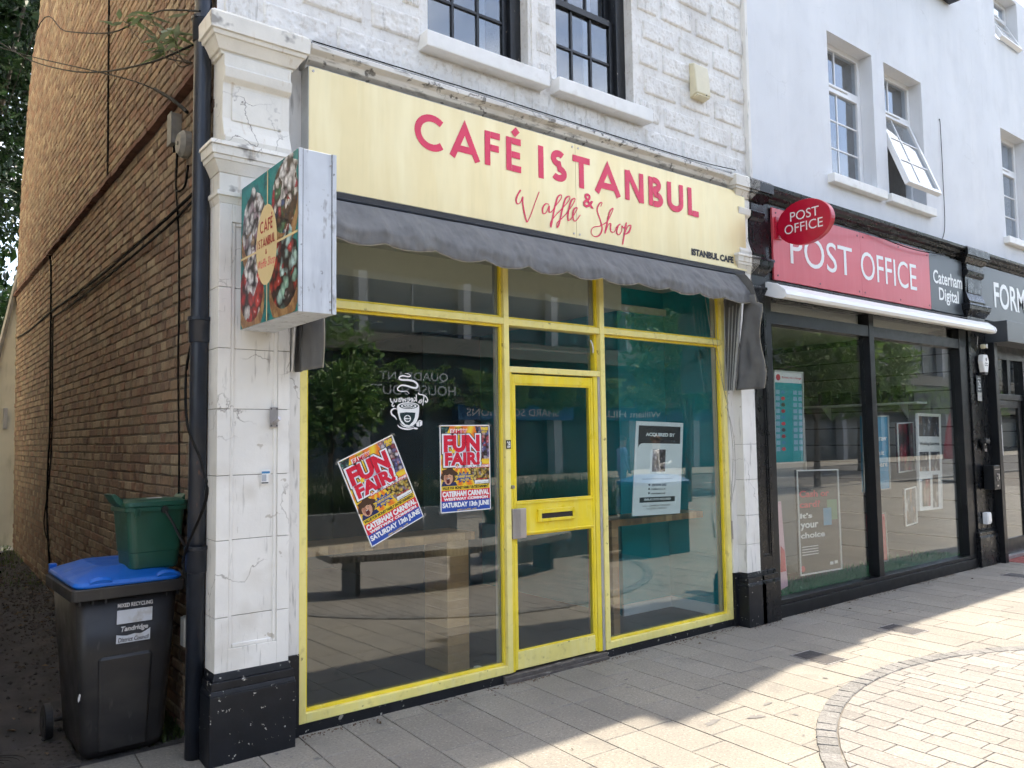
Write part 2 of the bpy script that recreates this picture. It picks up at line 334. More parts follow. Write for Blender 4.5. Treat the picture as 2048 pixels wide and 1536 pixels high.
mt['block'] = pm('grey_granite_block', (.29, .27, .24), .8, var=.06, vs_=1.5, bump=.4, bs=240, bdist=.002, rcols=[(.205, .19, .17), (.24, .22, .192), (.22, .206, .186), (.248, .228, .204)], rn=.09, layers=[((.12, .11, .10), 80, .52, .66, .68, Z1), ((.38, .355, .325), 66, .55, .68, .5, Z1), ((.22, .20, .18), 1.2, .55, .7, .35, Z1)])
mt['sett'] = pm('grey_granite_sett', (.175, .168, .158), .8, var=.15, vs_=14, bump=.8, bs=45, bdist=.015, rn=.14, layers=[((.12, .115, .108), 60, .52, .66, .6, Z1), ((.30, .29, .27), 45, .56, .68, .45, Z1)])
mt['joint'] = pm('sandy_joint', (.15, .132, .11), .95, var=.2, vs_=12, bump=.4, bs=150)
mt['tarmac'] = pm('worn_dark_tarmac', (.052, .047, .045), .9, var=.3, vs_=5, bump=.9, bs=110, bdist=.008, layers=[((.10, .085, .07), 4, .52, .72, .5, Z1), ((.035, .05, .02), 2.2, .60, .72, .5, Z1)])
mt['asphalt'] = pm('asphalt_road', (.085, .08, .075), .9, var=.15, vs_=3, bump=.4, bs=150)
mt['glass'] = glass('shop_window_glass', dust=.008, wave=.012, ws=1.1, n=1.8)
mt['glass_up'] = glass('old_sash_glass', (.8, .85, .9), .03, .05, 1.6, 2.0)
mt['glass_po'] = glass('clean_shop_glass', (.93, .95, .94), .006, .008, .8, 1.55)
mt['rubber'] = pm('black_plastic', (.016, .016, .017), .5, var=.2, vs_=12, bump=.1, bs=80)
mt['cable'] = pm('black_cable', (.008, .008, .008), .7, var=.2, vs_=20, spec=.12)
# ================================================================ GROUND
ground = tag(MB().quad((-300, -300, -.06), (300, -300, -.06), (300, 300, -.06), (-300, 300, -.06)).build('ground', mt['asphalt']), kind='structure')
pavement = tag(MB().box(-8, 40, -9.2, .36, -.05, -.011).build('pavement', mt['joint']), kind='structure')
A3 = R(-3.0); E1 = Vector((math.cos(A3), math.sin(A3))); E2 = Vector((math.sin(A3), -math.cos(A3)))
CC = Vector((3.73, -4.27)); RO, RI = 2.785, 2.675
def in_view(x, y, m=60):
    a, b, w = proj((x, y, 0)); return w > .3 and -m < a < 2048+m and -m < b < 1536+m
def slab_mesh(mb, poly, z1, h=.04, ch=.004, tilt=(0, 0)):
    c = sum((Vector(p) for p in poly), Vector((0, 0)))/len(poly)
    def ring(k, z): return [(*(c+(Vector(p)-c)*k), z+tilt[0]*(p[0]-c.x)+tilt[1]*(p[1]-c.y)) for p in poly]
    r = max((Vector(p)-c).length for p in poly)
    rs = [ring(1, z1-h), ring(1, z1-ch), ring(1-ch/r, z1)]
    n = len(poly); b = len(mb.v)
    for g in rs: mb.v += g
    for i in range(2):
        for k in range(n): mb.f.append((b+i*n+k, b+i*n+(k+1) % n, b+(i+1)*n+(k+1) % n, b+(i+1)*n+k))
    mb.f.append(tuple(b+2*n+k for k in range(n)))
def clip_convex(poly, clip):
    out = [Vector(p) for p in poly]
    for i in range(len(clip)):
        a, b = Vector(clip[i]), Vector(clip[(i+1) % len(clip)]); e = b-a; nin = Vector((-e.y, e.x)); src = out; out = []
        for j in range(len(src)):
            p, q = src[j-1], src[j]; dp, dq = nin.dot(p-a), nin.dot(q-a)
            if dp >= 0: 
                if dq >= 0: out.append(q)
                else: out.append(p+(q-p)*(dp/(dp-dq)))
            elif dq >= 0: out += [p+(q-p)*(dp/(dp-dq)), q]
        if len(out) < 3: return []
    return out
rest = MB(); nslab = 0; cands = []
for ci in range(-28, 96):
    u = ci*.272; v = -.6-rnd.random()*.5
    while v < 9:
        L = rnd.choice((.40, .50, .60, .60, .72)); g = .0026
        poly = [E1*(u+g)+E2*(v+g), E1*(u+g)+E2*(v+L-g), E1*(u+.272-g)+E2*(v+L-g), E1*(u+.272-g)+E2*(v+g)]
        v += L
        c = sum(poly, Vector((0, 0)))/4
        top = .34 if c.x < -.5 else .06
        if all(p.y > top for p in poly): continue
        if any(p.y > top for p in poly): poly = clip_convex(poly, [(-50, -50), (50, -50), (50, top), (-50, top)])
        if len(poly) < 3 or all((p-CC).length < RO-.03 for p in poly): continue
        cands.append((poly, c))
for poly, c in cands:
    t = (rnd.uniform(-.002, .002), rnd.uniform(-.002, .002)); z = rnd.uniform(-.0012, .0012)
    if nslab < 290 and any(in_view(p[0], p[1], 5) for p in poly) and proj((c.x, c.y, 0))[2] < 11:
        mb = MB(); slab_mesh(mb, poly, z, tilt=t); mb.build('paving_slab', mt['slab'], pavement, fix=False); nslab += 1
    else: slab_mesh(rest, poly, z, tilt=t)
tag(rest.build('paving_slabs', mt['slab'], pavement, fix=False), kind='stuff')
# the paved circle with its ring of setts
circ = MB(); circ.add([(CC.x+RO*math.cos(i*math.pi/48), CC.y+RO*math.sin(i*math.pi/48), .001) for i in range(96)], [tuple(range(96))])
circle = tag(circ.build('paving_circle', mt['joint'], fix=False), kind='structure')
restb = MB(); nb = 0
clipc = [(CC.x+(RI-.008)*math.cos(i*math.pi/36), CC.y+(RI-.008)*math.sin(i*math.pi/36)) for i in range(72)]
A4 = R(-2.0); F1 = Vector((math.cos(A4), math.sin(A4))); F2 = Vector((math.sin(A4), -math.cos(A4)))
u = -3.0
while u < 3:
    wd = rnd.choice((.10, .12, .14, .155, .155)); v = -3-rnd.random()*.3
    while v < 3:
        L = rnd.choice((.2, .24, .28, .32, .4)); g = .0025
        poly = [CC+F1*(u+g)+F2*(v+g), CC+F1*(u+g)+F2*(v+L-g), CC+F1*(u+wd-g)+F2*(v+L-g), CC+F1*(u+wd-g)+F2*(v+g)]
        v += L; poly = clip_convex(poly, clipc)
        if len(poly) < 3: continue
        c = sum(poly, Vector((0, 0)))/len(poly)
        if nb < 290 and any(in_view(p[0], p[1], 5) for p in poly): mb = MB(); slab_mesh(mb, poly, .008+rnd.uniform(-.001, .001), .03, .003); mb.build('paving_block', mt['block'], circle, fix=False); nb += 1
        else: slab_mesh(restb, poly, .008, .03, .003)
    u += wd
tag(restb.build('paving_blocks', mt['block'], circle, fix=False), kind='stuff')
ns = 150; rests = MB()
for i in range(ns):
    a0, a1 = 2*math.pi*(i+.015)/ns, 2*math.pi*(i+.985)/ns
    j = lambda: rnd.uniform(-.004, .004)
    pts = [(CC.x+r*math.cos(a), CC.y+r*math.sin(a)) for r, a in ((RI+j(), a0), (RO+j(), a0), (RO+j(), (a0+a1)/2), (RO+j(), a1), (RI+j(), a1))]
    mb = MB(); slab_mesh(mb, pts, .010+rnd.uniform(-.002, .002), .03, .006, (rnd.uniform(-.03, .03), rnd.uniform(-.03, .03)))
    if any(in_view(*p, 10) for p in pts): mb.build('granite_sett', mt['sett'], circle, fix=False)
    else: rests.add(mb.v, mb.f)
tag(rests.build('granite_setts', mt['sett'], circle, fix=False), kind='stuff')
# stains, dead leaves and twigs on the slabs
mt['stain'] = pm('dark_spill_stain', (.16, .15, .14), .8, var=.2, vs_=20)
mt['leaf_dry'] = pm('dry_brown_leaf', (.09, .05, .025), .8, var=.3, vs_=40)
def blot(cx_, cy_, r, ex=1.6):
    ph = rnd.random()*6; pts = []
    for i in range(26):
        a = 2*math.pi*i/26; q = r*(1+.35*math.sin(2*a+ph)+.22*math.sin(5*a+2*ph)+.14*math.sin(9*a+ph))
        pts.append((cx_+q*ex*math.cos(a), cy_+q*.8*math.sin(a), .0026))
    return MB().add(pts, [tuple(range(26))])
for (x, y, r), lb in zip(((1425, 1445, .035), (1512, 1434, .033), (1535, 1408, .02)), ('dark spill stain nearest the shadow edge on the sunny slabs', 'dark spill stain on the sunny slabs, right of the nearest one', 'small faint stain on the sunny slabs near the shadow edge')):
    gx, gy = gp(x, y); tag(blot(gx, gy, r).build('stain', mt['stain'], fix=False), lb, 'stain', 'stains on the sunny slabs')
lv = [(760, 1447, .022), (990, 1392, .012), (1145, 1500, .012), (1430, 1278, .03), (1400, 1288, .02), (1840, 1225, .02), (1945, 1158, .02), (1780, 1223, .02), (1650, 1222, .03), (1700, 1218, .02), (640, 1455, .03), (1232, 1310, .015)]
where = ['below the left end of the yellow frame', 'before the door threshold', 'in the shade nearest the viewer', 'under the right window, the larger one', 'under the right window, left of the larger one', 'beyond the far access cover', 'before the black pier', 'left of the far access cover', 'under the post office window, left end', 'under the post office window, second from left', 'at the foot of the white pilaster', 'just left of the right yellow corner']
for (x, y, r), wl in zip(lv, where):
    gx, gy = gp(x, y); a = rnd.random()*6; mb = MB()
    mb.add([(gx+r*math.cos(a), gy+r*math.sin(a), .004), (gx-.3*r*math.sin(a), gy+.3*r*math.cos(a), .012), (gx-r*math.cos(a), gy-r*math.sin(a), .004), (gx+.3*r*math.sin(a), gy-.3*r*math.cos(a), .006)], [(0, 1, 2), (0, 2, 3)])
    tag(mb.build('dead_leaf', mt['leaf_dry'], fix=False), 'small brown dead leaf on the pavement '+wl, 'leaf', 'litter leaves on the pavement')
# chewing gum spots and grit swept against the shopfronts
gm = MB()
for _ in range(170):
    x = rnd.uniform(-.6, 9.5); y = -rnd.uniform(.1, 3.2); r = rnd.uniform(.005, .017)
    gm.add(blot(x, y, r, 1.0).v, [tuple(range(26))])
tag(gm.build('gum_spots', mt['stain'], fix=False), 'flattened dark chewing gum spots scattered over the paving', 'gum', kind='stuff')
gt = MB()
def grit(mb, x, y, r):
    mb.add([(x-r, y, .001), (x, y-r, .001), (x+r, y, .001), (x, y+r, .001), (x+r*.2, y, r*.9)], [(0, 1, 4), (1, 2, 4), (2, 3, 4), (3, 0, 4)])
for _ in range(1500):
    x = rnd.uniform(-.1, 9.4); y0 = -.02 if 0 < x < 4.1 else (-.145 if x < 4.6 else -.105); 
    if mnoise.noise((x*2.2, 0, 0)) < -.1: continue
    grit(gt, x, y0-abs(rnd.gauss(0, .03)), rnd.uniform(.002, .008))
tag(gt.build('grit', mt['leaf_dry'], fix=False), 'dark grit and crumbs swept against the foot of the shopfronts', 'grit', kind='stuff')
# small dark access covers set into the slabs
mt['cover'] = pm('dark_cast_cover', (.05, .045, .045), .55, .3, var=.25, vs_=20, bump=.6, bs=120)
for (px, py, lb) in ((1806, 1259, 'dark rectangular access cover in the pavement nearest the post office window'), (1637, 1315, 'dark rectangular access cover in the pavement, the one nearer the viewer'), (2040, 1152, 'dark square access cover in the pavement before the grooming shop door')):
    gx, gy = gp(px, py); t = thing('access_cover', lb, 'access cover', (gx, gy, 0), (0, 0, A3), 'access covers in the pavement')
    bx('rim', mt['steel'], t, -.125, .125, -.165, .165, -.03, .0035); bx('plate', mt['cover'], t, -.112, .112, -.152, .152, -.02, .006, .002)
    for k in (-1, 1): bx('lifting_slot', mt['black_iron'], t, -.012, .012, .1*k-.006, .1*k+.006, .003, .0066)

# ---------------------------------------------------------------- alley
def az(y): return max(0.0, .028*(y-.36))
al = MB(); n = 30
for i in range(n):
    y0, y1 = .36+i*.36, .36+(i+1)*.36
    al.quad((-3.2, y0, az(y0)-.006), (-.48, y0, az(y0)-.006), (-.48, y1, az(y1)-.006), (-3.2, y1, az(y1)-.006))
alley = tag(al.build('alley_path', mt['tarmac'], fix=False), kind='structure')
yard = tag(MB().quad((-60, 11, .28), (60, 11, .28), (60, 90, .3), (-60, 90, .3)).build('back_yard', mt['tarmac'], fix=False), kind='structure')
gr = MB()
def stone(mb, x, y, z, r):
    pts = [Vector((rnd.gauss(0, 1), rnd.gauss(0, 1), rnd.gauss(0, .7))).normalized()*r*rnd.uniform(.7, 1.2) for _ in range(6)]
    o = [Vector((1, 0, 0)), Vector((0, 1, 0)), Vector((-1, 0, 0)), Vector((0, -1, 0)), Vector((0, 0, .7)), Vector((0, 0, -.7))]
    q = rnd.random()*6; M_ = Matrix.Rotation(q, 3, 'Z'); vs2 = [M_ @ (p*r*rnd.uniform(.7, 1.3))+Vector((x, y, z)) for p in o]
    mb.add(vs2, [(0, 1, 4), (1, 2, 4), (2, 3, 4), (3, 0, 4), (1, 0, 5), (2, 1, 5), (3, 2, 5), (0, 3, 5)])
for _ in range(2600):
    y = rnd.uniform(.4, 8.6); x = -.5-abs(rnd.gauss(0, .28))-.01
    if rnd.random() < .25: x = rnd.uniform(-1.9, -.5)
    stone(gr, x, y, az(y), rnd.uniform(.005, .019))
mt['gravel'] = pm('dirty_gravel', (.07, .062, .055), .9, var=.2, vs_=9, rn=.5)
tag(gr.build('gravel', mt['gravel'], fix=False), 'loose dark gravel along the foot of the brick alley wall', 'gravel', kind='stuff')
lt = MB()
for _ in range(260):
    y = rnd.uniform(.45, 8.5); x = -.52-abs(rnd.gauss(0, .35)); r = rnd.uniform(.012, .035); a = rnd.random()*6.3; z = az(y)+.006
    lt.add([(x+r*math.cos(a), y+r*math.sin(a), z), (x-.4*r*math.sin(a), y+.4*r*math.cos(a), z+.012), (x-r*math.cos(a), y-r*math.sin(a), z), (x+.4*r*math.sin(a), y-.4*r*math.cos(a), z+.004)], [(0, 1, 2), (0, 2, 3)])
mt['alley_leaf'] = pm('fallen_leaf', (.13, .09, .05), .8, var=.3, vs_=40, rn=.5)
tag(lt.build('fallen_leaves', mt['alley_leaf'], fix=False), 'scattered dry fallen leaves along the alley floor', 'leaves', kind='stuff')
mt['weed'] = leafm('weed_leaf', [(.03, .06, .015), (.06, .10, .02), (.09, .11, .03)])
wd = MB()
def blade(mb, p, h, lean, w, a):
    d = Vector((math.cos(a), math.sin(a), 0)); s = Vector((-d.y, d.x, 0))*w
    p = Vector(p); q = p+d*lean*.4+Vector((0, 0, h*.6)); r = p+d*lean+Vector((0, 0, h))
    mb.add([p-s, p+s, q+s*.8, q-s*.8, r], [(0, 1, 2, 3), (3, 2, 4)])
for _ in range(1300):
    y = rnd.choice((rnd.uniform(5.5, 9.2), rnd.uniform(.42, .95), rnd.uniform(7.5, 9.0))); x = -.5-abs(rnd.gauss(0, .10)) if y < 5 else -.5-abs(rnd.gauss(0, .5))
    blade(wd, (x, y, az(y)-.01), rnd.uniform(.02, .07), rnd.uniform(.01, .05), rnd.uniform(.003, .009), rnd.random()*6.28)
tag(wd.build('weeds', mt['weed'], fix=False), 'low green weeds and moss along the alley wall foot', 'weeds', kind='stuff')
# cast iron manhole cover at the mouth of the alley
mh = thing('manhole_cover', 'worn chequered iron manhole cover with concentric rings beside the wheelie bin', 'manhole cover', (-1.42, .60, .0))
bx('frame', mt['cover'], mh, -.36, .36, -.24, .24, -.03, .006, .003); bx('plate', mt['cover'], mh, -.34, .34, -.22, .22, -.02, .010, .002)
for r in (.035, .065, .10, .135, .165):
    mb = MB(); v, f = ribbon([(-.02+r*math.cos(i*math.pi/20), r*math.sin(i*math.pi/20)) for i in range(40)], .011, True)
    k = len(v); mb.add([(p.x, p.y, .016) for p in v]+[(p.x, p.y, .009) for p in v], f+[(a, (a+1) % 40, k+(a+1) % 40, k+a) for a in range(40)]); mb.build('ring', mt['cover'], mh)
mb = MB()
for i in range(-8, 9):
    for j in range(-5, 6):
        x, y = i*.04, j*.04
        if (x+.02)**2+y*y < .19**2 or (i+j) % 2: continue
        mb.add([(x-.017, y, .009), (x, y-.017, .009), (x+.017, y, .009), (x, y+.017, .009), (x, y, .0165)], [(0, 1, 4), (1, 2, 4), (2, 3, 4), (3, 0, 4)])
tag(mb.build('studs', mt['cover'], mh), kind='stuff')

# ================================================================ CAFE BUILDING
cafe = thing('cafe_building', 'white two-storey cafe building with rock-faced stone front and brick alley side', 'building')
# ---- brick side wall
WX = -.50
def yfar(z):
    if z < 4.2: return 8.78+.5*z/4.2
    pts = [(4.2, 9.27), (5.0, 9.16), (5.5, 9.04), (6.2, 8.76), (6.8, 8.45), (7.2, 8.1), (7.4, 7.7), (7.8, 7.5), (9, 7.2)]
    for (a, b), (c, d) in zip(pts, pts[1:]):
        if z <= c: return b+(d-b)*(z-a)/(c-a)
    return 7.2
zs = [0, 1, 2, 3, 4.2, 5, 5.5, 6.2, 6.8, 7.2, 7.5]
poly = [(.036, -.05), (8.78, -.05)]+[(yfar(z), z) for z in zs]+[(.036, 7.5)]
side = MB().prism(poly, lambda u, v, t: (t, u, v), WX+.006, WX+.22).build('side_wall', mt['mortar'], cafe)
PIT = .0685; BH = .0585
def brick_mesh(L, k):
    q = random.Random(k); j = lambda a: q.uniform(-a, a)
    mb = MB(); a, b = L/2, BH/2; c = .006
    out = [(0, -a+j(.002), -b+j(.002)), (0, a+j(.002), -b+j(.002)), (0, a+j(.002), b+j(.002)), (0, -a+j(.002), b+j(.002))]
    back = [(.012, y, z) for _, y, z in out]; fr = [(-.0045+j(.001), y*(1-c/a), z*(1-c/b)) for _, y, z in out]
    mb.v = back+out+fr
    for i in range(2):
        for n_ in range(4): mb.f.append((i*4+n_, i*4+(n_+1) % 4, i*4+4+(n_+1) % 4, i*4+4+n_))
    mb.f.append((8, 9, 10, 11)); return mb
BM = {}
for nm, L in (('s', .215), ('h', .1025), ('q', .062), ('t', .155)):
    for k in range(4):
        mb = brick_mesh(L, k*7+len(nm)+(3 if nm == 'h' else 0)); me = mb.mesh('brick'); me.materials.append(mt['brick']); BM[nm, k] = (mb, me)
BL = dict(s=.215, h=.1025, q=.062, t=.155)
bricks = []
for ci in range(0, 112):
    z = .03+ci*PIT+BH/2-.04
    if abs(z-3.93) < .045: continue
    y = .035 if ci % 2 else .035-.056; kflip = ci % 2
    while True:
        nm = rnd.choice('sshhhhhhqqt'); L = BL[nm]
        y0, y1 = y, y+L; y = y1+.0105
        if y0 < .03: continue
        if y1 > yfar(z)-.005: break
        bricks.append((nm, rnd.randrange(4), (y0+y1)/2+rnd.uniform(-.002, .002), z+rnd.uniform(-.0035, .0035)+.006*mnoise.noise((y0*.6, z*3, 4))))
def bsize(b):
    a = proj((WX, b[2]-.05, b[3]-.03)); c = proj((WX, b[2]+.05, b[3]+.03))
    if not (-5 < a[0] < 2048 and -5 < a[1] < 1540): return 0
    if 383 < a[0] < 412 : return 0.1
    if b[2] < 1.05 and b[3] < .9: return 0.2
    return abs(a[0]-c[0])*abs(a[1]-c[1])*BL[b[0]]*10
bricks.sort(key=bsize, reverse=True)
restk = MB()
for i, (nm, k, y, z) in enumerate(bricks):
    dx = rnd.uniform(-.002, .0025)
    if i < 295:
        o = bpy.data.objects.new('brick', BM[nm, k][1]); COL.objects.link(o); o.parent = side; o.location = (WX+dx, y, z)
    else: restk.add([(p[0]+WX+dx, p[1]+y, p[2]+z) for p in BM[nm, k][0].v], BM[nm, k][0].f)
tag(restk.build('bricks', mt['brick'], side, fix=False), kind='stuff')
# projecting tile course, in short pieces that do not quite line up
y = .25
mbb = MB()
while y < 9.25:
    L = rnd.uniform(.2, .26); j = rnd.uniform(-.006, .006); mbb.box(WX-.045-rnd.uniform(0, .01), WX+.02, y, y+L-.006, 3.90+j, 3.935+j); mbb.box(WX-.02, WX+.02, y, y+L-.004, 3.937+j, 3.975+j); y += L
mbb.build('tile_course', mt['band'], side)

# ---- front wall, upper floor, with two sash windows
FWY = .03
wins = [(.93, 1.83), (2.115, 2.985)]; WZ0, WZ1 = 4.47, 6.15
def wall_with_holes(name, mat, parent, x0, x1, z0, z1, yf, yb, holes):
    xs = sorted({x0, x1, *[h[0] for h in holes], *[h[1] for h in holes]}); zz = sorted({z0, z1, *[h[2] for h in holes], *[h[3] for h in holes]})
    mb = MB()
    for a, b in zip(xs, xs[1:]):
        for c, d in zip(zz, zz[1:]):
            if any(h[0] <= a and b <= h[1] and h[2] <= c and d <= h[3] for h in holes): continue
            mb.quad((a, yf, c), (b, yf, c), (b, yf, d), (a, yf, d))
    for h in holes:
        mb.quad((h[0], yf, h[2]), (h[0], yf, h[3]), (h[0], yb, h[3]), (h[0], yb, h[2])); mb.quad((h[1], yf, h[2]), (h[1], yb, h[2]), (h[1], yb, h[3]), (h[1], yf, h[3]))
        mb.quad((h[0], yf, h[3]), (h[1], yf, h[3]), (h[1], yb, h[3]), (h[0], yb, h[3])); mb.quad((h[0], yf, h[2]), (h[0], yb, h[2]), (h[1], yb, h[2]), (h[1], yf, h[2]))
    return mb.build(name, mat, parent, fix=False)
front = wall_with_holes('front_wall', mt['white_stone'], cafe, -.5, 4.56, 3.9, 7.5, FWY, .24, [(a, b, WZ0, WZ1) for a, b in wins])
def rock_mesh(seed, w, h):
    mb = MB(); nx, nz_ = 36, 16
    for j in range(nz_+1):
        for i in range(nx+1):
            u, v = i/nx, j/nz_; e = min(u*w, (1-u)*w, v*h, (1-v)*h); x, z = u*w, v*h
            wb_ = .012*mnoise.noise((x*9+seed, z*9, 1)); rg = abs(mnoise.noise((x*38+seed*9+wb_*60, z*38, seed*3.7)))
            d = 0 if e < .001 else min(1, e/.006)*(.012+.013*rg+.004*mnoise.noise((x*14, z*14+seed*5, 2))+.005*mnoise.noise((x*75, z*75, seed)))
            if e > .001 and e < .010: d *= .5
            mb.v.append((x, -max(d, 0)-.001, z))
    for j in range(nz_):
        for i in range(nx):
            a = j*(nx+1)+i; mb.f.append((a, a+1, a+nx+2, a+nx+1))
    me = mb.mesh('stone_block'); me.materials.append(mt['white_stone']); me.shade_smooth(); return me
RK = [rock_mesh(k, .41, .172) for k in range(9)]
for ri in range(-2, 15):
    zt = 4.345+ri*.2435; zb = zt-.172
    if zb < 3.93 or zt > 7.5: continue
    ph = .25 if ri % 2 == 0 else .495; x = ph-.478*3
    while x < 4.6:
        x0, x1 = max(x, -.46), min(x+.41, 4.53); x += .478
        segs = [(x0, x1)]
        for a, b in wins:
            if zb < WZ1+.02 and zt > WZ0-.12:
                ns_ = []
                for s0, s1 in segs:
                    if s1 <= a-.07 or s0 >= b+.07: ns_.append((s0, s1)); continue
                    if s0 < a-.07: ns_.append((s0, a-.07))
                    if s1 > b+.07: ns_.append((b+.07, s1))
                segs = ns_
        for s0, s1 in segs:
            if s1-s0 < .07: continue
            o = bpy.data.objects.new('stone_block', RK[rnd.randrange(9)]); COL.objects.link(o); o.parent = front; o.location = (s0, FWY, zb); o.scale = ((s1-s0)/.41, 1, 1)
bx('mullion_pier', mt['white_stone'], front, 1.86, 2.085, FWY-.012, FWY+.01, 4.49, 6.3)
bx('parapet', mt['white_stone'], cafe, -.62, 4.58, -.15, .3, 7.45, 7.6)
bx('roof', mt['black_satin'], cafe, -.5, 4.56, .25, 7.6, 7.38, 7.5)
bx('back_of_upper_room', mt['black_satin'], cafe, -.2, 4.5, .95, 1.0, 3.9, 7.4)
for a, b in wins:
    w = bpy.data.objects.new('window', None); COL.objects.link(w); w.parent = cafe
    bx('sill', mt['white_trim'], w, a-.075, b+.115, -.085, .2, 4.355, 4.468, .008)
    Yw = .13
    MB().box(a-.02, a+.045, Yw-.01, Yw+.1, WZ0, WZ1).box(b-.10, b+.02, Yw-.01, Yw+.1, WZ0, WZ1).box(a+.045, b-.10, Yw-.01, Yw+.1, WZ0-.005, WZ0+.03).build('outer_frame', mt['black_sash'], w, .004)
    # lower sash: three panes by two; meeting rail; upper sash set behind
    x0, x1 = a+.045, b-.10; zm = 5.26
    mb = MB().box(x0, x0+.03, Yw+.03, Yw+.075, WZ0+.03, zm).box(x1-.045, x1, Yw+.03, Yw+.075, WZ0+.03, zm).box(x0+.03, x1-.045, Yw+.03, Yw+.075, WZ0+.03, WZ0+.075).box(x0+.03, x1-.045, Yw+.02, Yw+.09, zm-.05, zm+.005); mb.build('sash_frame', mt['black_sash'], w, .003)
    xa, xb = x0+.03, x1-.045; za, zb = WZ0+.075, zm-.05; pw = (xb-xa)/3
    bars = MB()
    for k in (1, 2): bars.box(xa+pw*k-.011, xa+pw*k+.011, Yw+.035, Yw+.065, za, zb)
    zmid = (za+zb)/2
    for k in range(3): bars.box(xa+pw*k+(.011 if k else 0), xa+pw*(k+1)-(.011 if k < 2 else 0), Yw+.035, Yw+.065, zmid-.011, zmid+.011)
    bars.build('glazing_bars', mt['black_sash'], w, .002)
    for k in range(3):
        for l in range(2):
            tl = rnd.uniform(-.006, .006)
            MB().box(xa+pw*k+.006, xa+pw*(k+1)-.006, Yw+.048+tl*.2, Yw+.051, (za, zmid)[l]+.004, (zmid, zb)[l]-.004).build('pane', mt['glass_up'], w)
    mb = MB().box(x0, x0+.03, Yw+.08, Yw+.12, zm+.005, WZ1).box(x1-.045, x1, Yw+.08, Yw+.12, zm+.005, WZ1)
    for k in (1, 2): mb.box(xa+pw*k-.011, xa+pw*k+.011, Yw+.085, Yw+.115, zm+.005, WZ1)
    mb.build('upper_sash', mt['black_sash'], w, .003)
    for k in range(3): MB().box(xa+pw*k+.012, xa+pw*(k+1)-.012, Yw+.098, Yw+.101, zm+.006, WZ1-.005).build('pane', mt['glass_up'], w)
    mb = MB()   # pale blind edge just inside
    mb.box(x1-.14, x1-.05, Yw+.25, Yw+.26, WZ0, WZ1); mb.build('blind_edge', mt['white_trim'], w)

